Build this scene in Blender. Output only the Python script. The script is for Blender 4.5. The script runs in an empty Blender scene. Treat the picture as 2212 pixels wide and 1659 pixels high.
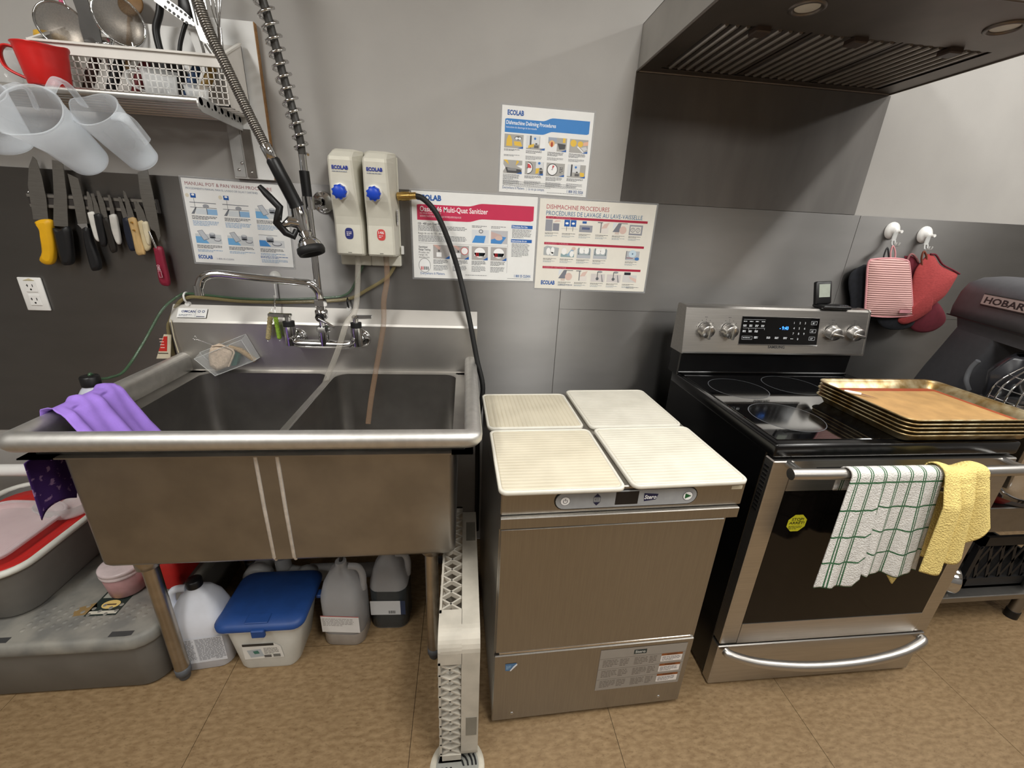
import bpy, bmesh, math, random
from mathutils import Vector, Matrix, noise as mnoise
random.seed(7)
SC = bpy.context.scene
COL = SC.collection
# ------------------------------------------------------------------ camera
cam_d = bpy.data.cameras.new('camera'); cam = bpy.data.objects.new('camera', cam_d); COL.objects.link(cam)
cam_d.sensor_width = 36.0; cam_d.lens = 909.85 / 2212 * 36.0; cam_d.clip_start = 0.02
cam.matrix_world = Matrix(((0.99352, -0.00624, -0.11346, -0.8203),
                           (-0.10400, 0.35226, -0.93010, -1.6483),
                           (0.04577, 0.93588, 0.34933, 1.4181),
                           (0, 0, 0, 1)))
SC.camera = cam
# ------------------------------------------------------------------ world, exposure, lamps
w = bpy.data.worlds.new('world'); SC.world = w; w.use_nodes = True
w.node_tree.nodes['Background'].inputs[0].default_value = (0.8, 0.82, 0.85, 1)
w.node_tree.nodes['Background'].inputs[1].default_value = 0.05
SC.view_settings.view_transform = 'Standard'; SC.view_settings.look = 'None'
SC.view_settings.exposure = 0.44; SC.view_settings.gamma = 1.0; SC.view_settings.use_curve_mapping = False
SC.cycles.max_bounces = 7; SC.cycles.diffuse_bounces = 4; SC.cycles.glossy_bounces = 4; SC.cycles.transmission_bounces = 6; SC.cycles.transparent_max_bounces = 12
CEIL = 2.62
LIGHTS = [  # x, y, size x, size y, watts, colour
    (1.10, -1.02, 0.14, 1.20, 15, (1.0, 0.995, 0.965)),
    (-2.15, -1.50, 0.30, 1.20, 19, (1.0, 0.995, 0.965)),
    (-0.20, -1.75, 0.30, 1.20, 30, (1.0, 0.995, 0.965)),
    (2.35, -1.10, 0.30, 1.20, 18, (1.0, 0.995, 0.965)),
    (-2.30, -3.20, 0.60, 1.20, 13, (1.0, 0.995, 0.965)),  # unseen panel, added for reflections in the steel and overhead fill
    (1.60, -3.20, 0.60, 1.20, 13, (1.0, 0.995, 0.965)),  # its unseen twin, added to brighten rim and handles from above
]
def sRGB(c):
    return tuple(((x / 255) / 12.92 if x / 255 <= 0.04045 else ((x / 255 + 0.055) / 1.055) ** 2.4) for x in c)
for i, (x, y, sx, sy, p, c) in enumerate(LIGHTS):
    l = bpy.data.lights.new('ceiling_lamp', 'AREA'); l.shape = 'RECTANGLE'; l.size = sx; l.size_y = sy
    l.energy = p; l.color = c
    o = bpy.data.objects.new('ceiling_lamp', l); COL.objects.link(o); o.location = (x, y, CEIL - 0.062)
# ------------------------------------------------------------------ materials
MATS = {}
def mat(name, rgb, rough=0.5, metal=0.0, var=0.08, scale=25.0, stretch=(1, 1, 1), bump=0.0, bscale=None,
        trans=0.0, alpha=1.0, emit=0.0, spec=0.5, coat=0.0, ior=1.45, rgb2=None, aniso=0.0, sss=0.0, world=False, detail=3.0, ramp=(0.35, 0.65), tangent=None):
    if name in MATS: return MATS[name]
    m = bpy.data.materials.new(name); m.use_nodes = True; nt = m.node_tree; b = nt.nodes['Principled BSDF']
    c = sRGB(rgb)
    c2 = sRGB(rgb2) if rgb2 else tuple(min(1, x * (1 + var)) for x in c)
    c1 = c if rgb2 else tuple(x * (1 - var) for x in c)
    if world:
        tc = nt.nodes.new('ShaderNodeNewGeometry'); vec = tc.outputs['Position']
    else:
        tc = nt.nodes.new('ShaderNodeTexCoord'); vec = tc.outputs['Object']
    mp = nt.nodes.new('ShaderNodeMapping'); mp.inputs['Scale'].default_value = stretch; nt.links.new(vec, mp.inputs['Vector'])
    nz = nt.nodes.new('ShaderNodeTexNoise'); nz.inputs['Scale'].default_value = scale; nz.inputs['Detail'].default_value = detail
    nt.links.new(mp.outputs[0], nz.inputs['Vector'])
    rp = nt.nodes.new('ShaderNodeValToRGB'); rp.color_ramp.elements[0].position = ramp[0]; rp.color_ramp.elements[1].position = ramp[1]
    rp.color_ramp.elements[0].color = (*c1, 1); rp.color_ramp.elements[1].color = (*c2, 1)
    nt.links.new(nz.outputs['Fac'], rp.inputs['Fac']); nt.links.new(rp.outputs['Color'], b.inputs['Base Color'])
    b.inputs['Roughness'].default_value = rough; b.inputs['Metallic'].default_value = metal
    b.inputs['Specular IOR Level'].default_value = spec; b.inputs['IOR'].default_value = ior
    b.inputs['Transmission Weight'].default_value = trans; b.inputs['Alpha'].default_value = alpha
    b.inputs['Coat Weight'].default_value = coat; b.inputs['Anisotropic'].default_value = aniso
    if tangent:
        cx = nt.nodes.new('ShaderNodeCombineXYZ')
        for i in range(3): cx.inputs[i].default_value = tangent[i]
        nt.links.new(cx.outputs[0], b.inputs['Tangent'])
    if sss: b.inputs['Subsurface Weight'].default_value = sss; b.inputs['Subsurface Radius'].default_value = (0.01, 0.01, 0.01)
    if emit:
        b.inputs['Emission Color'].default_value = (*c, 1); b.inputs['Emission Strength'].default_value = emit
    if bump:
        bn = nt.nodes.new('ShaderNodeTexNoise'); bn.inputs['Scale'].default_value = bscale or scale; bn.inputs['Detail'].default_value = 4
        nt.links.new(mp.outputs[0], bn.inputs['Vector'])
        bp = nt.nodes.new('ShaderNodeBump'); bp.inputs['Strength'].default_value = bump; bp.inputs['Distance'].default_value = 0.002
        nt.links.new(bn.outputs['Fac'], bp.inputs['Height']); nt.links.new(bp.outputs['Normal'], b.inputs['Normal'])
    MATS[name] = m; return m
def clear_mat(name, rgb, op=0.3, rough=0.12, translucent=0.0):
    """thin see-through plastic: clear film mixed with a milky, glossy sheet"""
    m = mat(name, rgb, rough, var=0.03, spec=0.6); nt = m.node_tree; b = nt.nodes['Principled BSDF']; out = nt.nodes['Material Output']
    src = b.outputs[0]
    if translucent:
        tl = nt.nodes.new('ShaderNodeBsdfTranslucent'); tl.inputs['Color'].default_value = (*sRGB(rgb), 1)
        mx = nt.nodes.new('ShaderNodeMixShader'); mx.inputs['Fac'].default_value = translucent; nt.links.new(src, mx.inputs[1]); nt.links.new(tl.outputs[0], mx.inputs[2]); src = mx.outputs[0]
    tr = nt.nodes.new('ShaderNodeBsdfTransparent'); lw = nt.nodes.new('ShaderNodeLayerWeight'); lw.inputs['Blend'].default_value = 0.25
    ad = nt.nodes.new('ShaderNodeMath'); ad.operation = 'MULTIPLY_ADD'; ad.inputs[1].default_value = 0.55; ad.inputs[2].default_value = op; ad.use_clamp = True
    nt.links.new(lw.outputs['Facing'], ad.inputs[0])
    m2 = nt.nodes.new('ShaderNodeMixShader'); nt.links.new(ad.outputs[0], m2.inputs['Fac']); nt.links.new(tr.outputs[0], m2.inputs[1]); nt.links.new(src, m2.inputs[2]); nt.links.new(m2.outputs[0], out.inputs['Surface'])
    return m
# surfaces
WALL = mat('painted_wall', (160, 157, 153), 0.6, var=0.03, scale=6, bump=0.05, bscale=180)
CEILM = mat('ceiling_paint', (238, 237, 234), 0.8, var=0.03)
STEELW = mat('brushed_steel_wall', (142, 140, 138), 0.50, 1.0, var=0.05, scale=3, stretch=(1, 1, 3), aniso=0.9, tangent=(0, 0, 1))
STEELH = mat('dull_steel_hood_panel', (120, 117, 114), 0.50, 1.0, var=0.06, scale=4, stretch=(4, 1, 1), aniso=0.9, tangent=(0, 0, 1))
STEEL = mat('brushed_steel', (186, 183, 178), 0.42, 1.0, var=0.06, scale=8, stretch=(1, 6, 30), bump=0.02, bscale=20)
STEELDW = mat('brushed_steel_vertical', (164, 161, 156), 0.33, 1.0, var=0.04, scale=8, stretch=(30, 6, 1), bump=0.015, bscale=20)
SINK = mat('worn_sink_steel', (160, 157, 153), 0.36, 1.0, var=0.10, scale=9, bump=0.03, bscale=90)
RIM = mat('dull_rolled_steel', (214, 212, 208), 0.48, 1.0, var=0.06, scale=40, bump=0.03, bscale=120)
CHROME = mat('chrome', (205, 205, 205), 0.08, 1.0, var=0.03)
ALU = mat('grey_aluminium', (170, 169, 167), 0.42, 0.25, var=0.05)
BLACK = mat('black_plastic', (16, 16, 17), 0.4, var=0.1)
BLACKG = mat('black_glass', (6, 6, 7), 0.05, var=0.1, coat=0.3)
BLACKE = mat('black_enamel', (9, 9, 10), 0.22, var=0.1)
RUBBER = mat('black_rubber', (22, 22, 22), 0.6, var=0.15)
WHITEP = mat('white_plastic', (226, 225, 222), 0.4, var=0.02)
PAPER = mat('white_paper', (232, 232, 230), 0.45, var=0.015, coat=0.2)
CREAMP = mat('cream_paper', (228, 224, 214), 0.45, var=0.015, coat=0.2)
def ink(rgb): return mat('ink_%02x%02x%02x' % tuple(rgb), rgb, 0.5, var=0.02)
# ------------------------------------------------------------------ mesh builder
def frame(d):
    d = Vector(d).normalized(); up = Vector((0, 0, 1)) if abs(d.z) < 0.9 else Vector((0, 1, 0))
    x = up.cross(d).normalized(); y = d.cross(x); return x, y, d
class MB:
    def __init__(s): s.v = []; s.f = []; s.m = []; s.s = []; s.mats = []; s.uv = None
    def mi(s, m):
        if m not in s.mats: s.mats.append(m)
        return s.mats.index(m)
    def add(s, vs, fs, m=None, smooth=False, M=None):
        n = len(s.v); k = s.mi(m)
        s.v += [tuple(M @ Vector(p)) if M else tuple(p) for p in vs]
        for f in fs: s.f.append(tuple(i + n for i in f)); s.m.append(k); s.s.append(smooth)
        return s
    def frombm(s, bm, m=None, smooth=False, M=None):
        bm.verts.index_update()
        s.add([v.co.copy() for v in bm.verts], [[v.index for v in f.verts] for f in bm.faces], m, smooth, M); bm.free(); return s
    def box(s, lo, hi, m=None, bevel=0.0, seg=1, M=None, smooth=False):
        if not bevel:
            x0, y0, z0 = lo; x1, y1, z1 = hi
            vs = [(x0, y0, z0), (x1, y0, z0), (x1, y1, z0), (x0, y1, z0), (x0, y0, z1), (x1, y0, z1), (x1, y1, z1), (x0, y1, z1)]
            return s.add(vs, [(0, 3, 2, 1), (4, 5, 6, 7), (0, 1, 5, 4), (1, 2, 6, 5), (2, 3, 7, 6), (3, 0, 4, 7)], m, False, M)
        bm = bmesh.new()
        c = [(a + b) / 2 for a, b in zip(lo, hi)]; d = [abs(b - a) for a, b in zip(lo, hi)]
        bmesh.ops.create_cube(bm, size=1, matrix=Matrix.Translation(c) @ Matrix.Diagonal((*d, 1)))
        bmesh.ops.bevel(bm, geom=list(bm.edges), offset=min(bevel, min(d) * 0.49), segments=seg, profile=0.5, affect='EDGES')
        return s.frombm(bm, m, smooth or seg > 1, M)
    def tube(s, path, r, m=None, seg=10, caps=True, M=None, closed=False, flat=1.0):
        P = [Vector(p) for p in path]; n = len(P)
        R = r if isinstance(r, (list, tuple)) else [r] * n
        vs = []; fs = []
        T = []
        for i in range(n):
            if closed: d = P[(i + 1) % n] - P[i - 1]
            else: d = P[min(i + 1, n - 1)] - P[max(i - 1, 0)]
            T.append(d.normalized() if d.length > 1e-9 else Vector((0, 0, 1)))
        x, y, _ = frame(T[0])
        for i in range(n):
            if i:
                q = T[i - 1].rotation_difference(T[i]); x = q @ x; y = q @ y
            for k in range(seg):
                a = 2 * math.pi * k / seg
                vs.append(P[i] + x * (R[i] * math.cos(a)) + y * (R[i] * math.sin(a) * flat))
        for i in range(n if closed else n - 1):
            j = (i + 1) % n
            for k in range(seg):
                k2 = (k + 1) % seg
                fs.append((i * seg + k, i * seg + k2, j * seg + k2, j * seg + k))
        s.add(vs, fs, m, True, M)
        if caps and not closed:
            s.add([vs[k] for k in range(seg)], [tuple(range(seg))[::-1]], m, False, M)
            s.add([vs[(n - 1) * seg + k] for k in range(seg)], [tuple(range(seg))], m, False, M)
        return s
    def cyl(s, a, b, r, m=None, seg=16, r2=None, M=None):
        return s.tube([a, b], [r, r if r2 is None else r2], m, seg, True, M)
    def lathe(s, prof, m=None, seg=24, M=None, smooth=True):
        vs = []; fs = []; n = len(prof)
        for r, z in prof:
            for k in range(seg):
                a = 2 * math.pi * k / seg; vs.append((r * math.cos(a), r * math.sin(a), z))
        for i in range(n - 1):
            for k in range(seg):
                k2 = (k + 1) % seg; fs.append((i * seg + k, i * seg + k2, (i + 1) * seg + k2, (i + 1) * seg + k))
        return s.add(vs, fs, m, smooth, M)
    def prism(s, poly, d, m=None, M=None, smooth=False):
        n = len(poly); d = Vector(d); a = [Vector(p) for p in poly]
        nn = Vector((0, 0, 0))
        for i in range(n): nn += a[i].cross(a[(i + 1) % n])
        if nn.dot(d) > 0: a = a[::-1]
        vs = a + [p + d for p in a]
        fs = [tuple(range(n)), tuple(range(2 * n - 1, n - 1, -1))]
        s.add(vs, fs, m, False, M)
        s.add(vs, [(i, i + n, (i + 1) % n + n, (i + 1) % n) for i in range(n)], m, smooth, M); return s
    def loft(s, rings, m=None, cap0=True, cap1=True, M=None, smooth=True):
        n = len(rings[0]); vs = [p for r in rings for p in r]; fs = []
        for i in range(len(rings) - 1):
            for k in range(n):
                k2 = (k + 1) % n; fs.append((i * n + k, i * n + k2, (i + 1) * n + k2, (i + 1) * n + k))
        s.add(vs, fs, m, smooth, M)
        if cap0: s.add(rings[0], [tuple(range(n))[::-1]], m, False, M)
        if cap1: s.add(rings[-1], [tuple(range(n))], m, False, M)
        return s
    def grid(s, fn, nu, nv, m=None, smooth=True, M=None, uv=False):
        vs = [fn(i / nu, j / nv) for j in range(nv + 1) for i in range(nu + 1)]
        fs = [(j * (nu + 1) + i, j * (nu + 1) + i + 1, (j + 1) * (nu + 1) + i + 1, (j + 1) * (nu + 1) + i) for j in range(nv) for i in range(nu)]
        if uv:
            s.uv = (s.uv or []) + [(i / nu, j / nv) for j in range(nv + 1) for i in range(nu + 1)]
        return s.add(vs, fs, m, smooth, M)
def rrect(cx, cy, sx, sy, r, z, seg=5):
    r = min(r, sx / 2 - 1e-5, sy / 2 - 1e-5); out = []
    for qx, qy, a0 in ((1, 1, 0), (-1, 1, 90), (-1, -1, 180), (1, -1, 270)):
        for k in range(seg + 1):
            a = math.radians(a0 + 90 * k / seg)
            out.append((cx + qx * (sx / 2 - r) + r * math.cos(a), cy + qy * (sy / 2 - r) + r * math.sin(a), z))
    return out
def smoothpath(pts, n=6):
    P = [Vector(p) for p in pts]; out = []
    for i in range(len(P) - 1):
        p0 = P[max(i - 1, 0)]; p1 = P[i]; p2 = P[i + 1]; p3 = P[min(i + 2, len(P) - 1)]
        for k in range(n):
            t = k / n
            out.append(0.5 * ((2 * p1) + (p2 - p0) * t + (2 * p0 - 5 * p1 + 4 * p2 - p3) * t * t + (3 * p1 - p0 - 3 * p2 + p3) * t ** 3))
    out.append(P[-1]); return out
BASE = {}
def obj(name, mb, m=None, parent=None, local=False, solid=0.0, kind=None, label=None, cat=None, group=None, sub=0):
    """one mesh object; vertices are given in world space unless local"""
    me = bpy.data.meshes.new(name)
    if parent is not None: off = Vector((0, 0, 0)) if local else BASE.get(parent.name, Vector((0, 0, 0)))
    elif local: off = Vector((0, 0, 0))
    else:
        xs = [p[0] for p in mb.v]; ys = [p[1] for p in mb.v]; zs = [p[2] for p in mb.v]
        off = Vector(((min(xs) + max(xs)) / 2, (min(ys) + max(ys)) / 2, min(zs)))
    me.from_pydata([tuple(Vector(p) - off) for p in mb.v], [], mb.f)
    ml = [x or m for x in mb.mats]
    for x in ml: me.materials.append(x)
    me.polygons.foreach_set('material_index', mb.m); me.polygons.foreach_set('use_smooth', mb.s)
    if mb.uv:
        ul = me.uv_layers.new(name='UVMap')
        for lp in me.loops: ul.data[lp.index].uv = mb.uv[lp.vertex_index]
    me.update()
    o = bpy.data.objects.new(name, me); COL.objects.link(o)
    if parent is not None:
        o.parent = parent; BASE[o.name] = off if not local else Vector((0, 0, 0))
    else:
        o.location = off; BASE[o.name] = off
    if solid:
        md = o.modifiers.new('thickness', 'SOLIDIFY'); md.thickness = solid; md.offset = 0
    if sub:
        md = o.modifiers.new('smooth', 'SUBSURF'); md.levels = sub; md.render_levels = sub
    tag(o, label, cat, group, kind); return o
def tag(o, label=None, cat=None, group=None, kind=None):
    if label: o['label'] = label
    if cat: o['category'] = cat
    if group: o['group'] = group
    if kind: o['kind'] = kind
    return o
def thing(name, loc, label, cat, group=None, rot=(0, 0, 0)):
    o = bpy.data.objects.new(name, None); COL.objects.link(o); o.location = loc; o.rotation_euler = rot
    o.empty_display_size = 0.05; BASE[o.name] = Vector(loc)
    return tag(o, label, cat, group)
def copy_tree(o, parent=None):
    c = o.copy(); COL.objects.link(c); c.parent = parent
    for ch in o.children: copy_tree(ch, c)
    return c
# flat print: text, bars and shapes laid on a plane (origin top left, U right, V down), all joined in one mesh
_tc = {}
def glyphs(txt, bold=0.0):
    k = (txt, bold)
    if k in _tc: return _tc[k]
    cu = bpy.data.curves.new('t', 'FONT'); cu.body = txt; cu.size = 1.0; cu.resolution_u = 2; cu.offset = bold
    o = bpy.data.objects.new('t', cu)
    me = bpy.data.meshes.new_from_object(o)
    vs = [v.co.copy() for v in me.vertices]; fs = [tuple(p.vertices) for p in me.polygons]
    bpy.data.objects.remove(o); bpy.data.curves.remove(cu); bpy.data.meshes.remove(me)
    _tc[k] = (vs, fs); return _tc[k]
class Print:
    def __init__(s, O, U, V, lift=0.0004):
        s.O = Vector(O); s.U = Vector(U); s.V = Vector(V); s.N = s.U.cross(s.V).normalized() * -1; s.mb = MB(); s.k = 0; s.lift = lift
    def pt(s, x, y, l): return s.O + s.U * x + s.V * y + s.N * (s.lift * (1 + 0.35 * l))
    def poly(s, pts, rgb, l=0):
        s.mb.add([s.pt(x, y, l) for x, y in pts], [tuple(range(len(pts)))], ink(rgb) if not isinstance(rgb, bpy.types.Material) else rgb); return s
    def rect(s, x, y, w, h, rgb, l=0): return s.poly([(x, y), (x, y + h), (x + w, y + h), (x + w, y)], rgb, l)
    def disc(s, x, y, rx, ry, rgb, l=0, n=18, a0=0, a1=360):
        pts = [(x + rx * math.cos(math.radians(a0 - (a0 - a1) * -k / n * -1)), y + ry * math.sin(math.radians(a0 + (a1 - a0) * k / n))) for k in range(n)] if a1 - a0 >= 360 else None
        pts = [(x + rx * math.cos(math.radians(a0 + (a1 - a0) * k / n)), y - ry * math.sin(math.radians(a0 + (a1 - a0) * k / n))) for k in range(n + (0 if a1 - a0 >= 360 else 1))]
        if a1 - a0 < 360: pts = [(x, y)] + pts
        return s.poly(pts, rgb, l)
    def text(s, t, x, y, size, rgb, width=None, bold=0.0, l=1, slant=0.0, center=False):
        """baseline at (x, y); size is the cap height times 1.4; width squeezes the line to fit"""
        vs, fs = glyphs(t, bold)
        if not vs: return s
        x0 = min(v.x for v in vs); x1 = max(v.x for v in vs); kx = width / (x1 - x0) if width else size
        ox = -(x1 - x0) * kx / 2 if center else 0
        s.mb.add([s.pt(x + ox + (v.x - x0) * kx + v.y * size * slant, y - v.y * size, l) for v in vs], [f for f in fs], ink(rgb) if not isinstance(rgb, bpy.types.Material) else rgb); return s
    def greek(s, x, y, w, lines, lh, rgb, l=1, ink_h=0.45, last=0.6):
        """unreadable small print: rows of word-long dashes"""
        for i in range(lines):
            xx = x; end = x + w * (last if i == lines - 1 and lines > 1 else random.uniform(0.9, 1.0))
            while xx < end:
                ww = min(random.uniform(0.6, 2.2) * lh * 1.2, end - xx)
                if ww > lh * 0.2: s.rect(xx, y + i * lh, ww, lh * ink_h, rgb, l)
                xx += ww + lh * 0.35
        return s
# ------------------------------------------------------------------ the room
XL, XR, YF = -3.7, 3.3, -4.3
floor = obj('floor', MB().box((XL, YF, -0.06), (XR, 0, -0.003)), mat('floor_screed', (70, 58, 46), 0.8), kind='structure')
def floor_mat():
    m = mat('tan_linoleum', (116, 94, 67), 0.42, var=0, scale=48, stretch=(0.75, 1.9, 1), rgb2=(135, 113, 84), world=True, detail=9, ramp=(0.36, 0.66), spec=0.35, bump=0.03, bscale=70)
    nt = m.node_tree; b = nt.nodes['Principled BSDF']
    rp = [n for n in nt.nodes if n.type == 'VALTORGB'][0]; mp = [n for n in nt.nodes if n.type == 'MAPPING'][0]
    n2 = nt.nodes.new('ShaderNodeTexNoise'); n2.inputs['Scale'].default_value = 95; n2.inputs['Detail'].default_value = 6; n2.inputs['Distortion'].default_value = 1.2
    nt.links.new(mp.outputs[0], n2.inputs['Vector'])
    r2 = nt.nodes.new('ShaderNodeValToRGB'); r2.color_ramp.elements[0].position = 0.56; r2.color_ramp.elements[1].position = 0.66
    r2.color_ramp.elements[0].color = (1, 1, 1, 1); r2.color_ramp.elements[1].color = (0.74, 0.72, 0.69, 1)
    nt.links.new(n2.outputs['Fac'], r2.inputs['Fac'])
    mx = nt.nodes.new('ShaderNodeMixRGB'); mx.blend_type = 'MULTIPLY'; mx.inputs['Fac'].default_value = 0.85
    nt.links.new(rp.outputs[0], mx.inputs['Color1']); nt.links.new(r2.outputs[0], mx.inputs['Color2']); nt.links.new(mx.outputs[0], b.inputs['Base Color'])
    return m
FLOORM = floor_mat()
T = 0.6085; t0 = None
xs = [-0.967 + T * k for k in range(-5, 8)]; ys = [-0.518 - T * k for k in range(-1, 7)]
for x in xs:
    for y in ys:
        a, b = max(x, XL), min(x + T, XR); c, d = max(y - T, YF), min(y, 0)
        if b - a < 0.02 or d - c < 0.02: continue
        if abs(b - a - T) < 1e-6 and abs(d - c - T) < 1e-6 and t0 is not None:
            o = bpy.data.objects.new('tile', t0); COL.objects.link(o); o.parent = floor
            o.location = Vector((a, c, -0.003)) - BASE['floor']
            continue
        mb = MB().box((0, 0, 0), (b - a - 0.0016, d - c - 0.0016, 0.003))
        o = obj('tile', mb, FLOORM, floor, local=True); o.location = Vector((a, c, -0.003)) - BASE['floor']
        if abs(b - a - T) < 1e-6 and abs(d - c - T) < 1e-6: t0 = o.data
wb = obj('wall_back', MB().box((XL, 0, 0), (XR, 0.12, 2.7)), WALL, kind='structure')
WALL2 = mat('painted_wall_far', (140, 138, 136), 0.7, var=0.03)
obj('wall_left', MB().box((XL - 0.12, YF, 0), (XL, 0.12, 2.7)), WALL2, kind='structure')
obj('wall_right', MB().box((XR, YF, 0), (XR + 0.12, 0.12, 2.7)), WALL2, kind='structure')
obj('wall_front', MB().box((XL, YF - 0.12, 0), (XR, YF, 2.7)), WALL2, kind='structure')
obj('ceiling', MB().box((XL, YF, CEIL), (XR, 0, CEIL + 0.08)), CEILM, kind='structure')
# stainless sheets on the back wall
def panel(x0, x1, z0, z1, m, y=0.003):
    return obj('steel_panel', MB().box((x0, -y, z0), (x1, 0.0005, z1), bevel=0.0006), m, wb)
panel(-3.68, -0.4467, 0.60, 1.523, STEELW)
SEAM = [-0.446, 0.74, 1.96, 3.28]
for a, b in zip(SEAM, SEAM[1:]):
    panel(a + 0.0007, b - 0.0007, 0.60, 1.1195, STEELW); panel(a + 0.0007, b - 0.0007, 1.1205, 1.523, STEELW)
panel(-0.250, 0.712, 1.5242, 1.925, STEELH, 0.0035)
# ceiling fittings
for i, (x, y, sx, sy, p, c) in enumerate(LIGHTS):
    t = thing('ceiling_light', (x, y, CEIL - 0.06), ['slim ceiling light over the mixer side', 'slim ceiling light over the knife side', 'slim ceiling light behind the viewer', 'slim ceiling light at the far right end', 'added wide ceiling light at the far left rear', 'added wide ceiling light at the far right rear'][i], 'ceiling light')
    obj('housing', MB().box((x - sx / 2 - 0.03, y - sy / 2 - 0.03, CEIL - 0.055), (x + sx / 2 + 0.03, y + sy / 2 + 0.03, CEIL), bevel=0.004), WHITEP, t)
    obj('diffuser', MB().box((x - sx / 2, y - sy / 2, CEIL - 0.058), (x + sx / 2, y + sy / 2, CEIL - 0.05)), mat('lamp_diffuser', (255, 248, 235), 0.5, emit=3.0), t)
# ------------------------------------------------------------------ range hood
HZ = 1.928; HX0, HX1 = -0.246, 0.700; HY = -0.62
hood = thing('range_hood', (0.227, -0.3, HZ), 'stainless steel range hood with slotted grease filters over the stove', 'range hood')
DARKST = mat('dark_hood_steel', (120, 112, 105), 0.45, 1.0, var=0.10, scale=6)  # darker steel for underside, folds, filter frames and lamp bezels
CANOPY = mat('canopy_steel', (184, 182, 178), 0.45, 0.6, var=0.08, scale=7)
mb = MB()
pr = [(0, HZ), (0, 2.058), (-0.40, 2.058), (HY, 2.02), (HY, HZ)]
for xx, d in ((HX0, 0.0012), (HX1 - 0.0012, 0.0012)):
    mb.prism([(xx, y, z) for y, z in pr], (d, 0, 0), CANOPY)
mb.box((HX0, -0.40, 2.056), (HX1, 0, 2.058), CANOPY)
mb.prism([(HX0, -0.40, 2.058), (HX0, HY, 2.02), (HX0, HY, 2.018), (HX0, -0.40, 2.056)], (HX1 - HX0, 0, 0), CANOPY)
mb.box((HX0, HY, HZ), (HX1, HY + 0.0012, 2.019), CANOPY)
mb.box((HX0, -0.0015, HZ), (HX1, 0, 2.058), CANOPY)
obj('canopy', mb, None, hood)
mb = MB()
ux0, ux1, uy0, uy1 = HX0 + 0.062, HX1 - 0.08, -0.385, -0.04    # opening for the filters
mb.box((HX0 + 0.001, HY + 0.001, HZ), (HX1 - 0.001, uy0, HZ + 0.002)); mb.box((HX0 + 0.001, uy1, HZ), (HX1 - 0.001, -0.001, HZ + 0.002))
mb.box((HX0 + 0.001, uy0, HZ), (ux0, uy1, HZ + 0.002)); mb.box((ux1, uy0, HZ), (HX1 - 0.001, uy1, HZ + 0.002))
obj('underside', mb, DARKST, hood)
mb = MB()
for a, b in (((HX0, HY), (HX1, HY)), ((HX0, HY), (HX0, 0)), ((HX1, HY), (HX1, 0)), ((HX0, -0.006), (HX1, -0.006))):
    mb.tube([(a[0], a[1], HZ), (b[0], b[1], HZ)], 0.004, seg=6)
obj('edge_fold', mb, DARKST, hood)
fw = (ux1 - ux0) / 3
for i in range(3):
    a = ux0 + fw * i + 0.003; b = a + fw - 0.006
    mb = MB(); mb.box((a, uy0, HZ + 0.004), (b, uy0 + 0.014, HZ + 0.014)); mb.box((a, uy1 - 0.014, HZ + 0.004), (b, uy1, HZ + 0.014))
    mb.box((a, uy0 + 0.014, HZ + 0.004), (a + 0.012, uy1 - 0.014, HZ + 0.014)); mb.box((b - 0.012, uy0 + 0.014, HZ + 0.004), (b, uy1 - 0.014, HZ + 0.014))
    mb.box((a, uy0, HZ + 0.024), (b, uy1, HZ + 0.026), mat('filter_gap_shade', (34, 31, 29), 0.7))  # near-black sheet; shade in the gaps between slats is put into its colour
    f = obj('grease_filter', mb, DARKST, hood)
    n = 8; st = (b - a - 0.024) / n
    for k in range(n):
        xx = a + 0.012 + st * (k + 0.5)
        obj('slat', MB().prism([(xx - 0.006, uy0 + 0.012, HZ + 0.012), (xx - 0.0055, uy0 + 0.012, HZ + 0.002), (xx - 0.003, uy0 + 0.012, HZ - 0.0015), (xx + 0.003, uy0 + 0.012, HZ - 0.0015), (xx + 0.0055, uy0 + 0.012, HZ + 0.002), (xx + 0.006, uy0 + 0.012, HZ + 0.012)], (0, uy1 - uy0 - 0.024, 0)), mat('slat_steel', (178, 171, 164), 0.45, 0.9, var=0.06), f)
    cx = (a + b) / 2 + (-0.01, 0.0, 0.02)[i]
    obj('handle', MB().box((cx - 0.021, uy0 - 0.006, HZ - 0.012), (cx + 0.021, uy0 + 0.034, HZ + 0.004), bevel=0.003), mat('brown_plastic', (62, 50, 44), 0.45), f)
for x, y in ((-0.03, -0.497), (0.485, -0.512)):
    M = Matrix.Translation((x, y, HZ))
    b = obj('lamp_bezel', MB().lathe([(0.040, 0.002), (0.040, -0.003), (0.033, -0.005), (0.029, -0.002), (0.029, 0.004)], M=M), DARKST, hood)
    obj('lamp_lens', MB().lathe([(0.0001, -0.001), (0.02, -0.0015), (0.029, 0.0005)], M=M), mat('frosted_lens', (200, 196, 186), 0.35), b)
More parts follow.
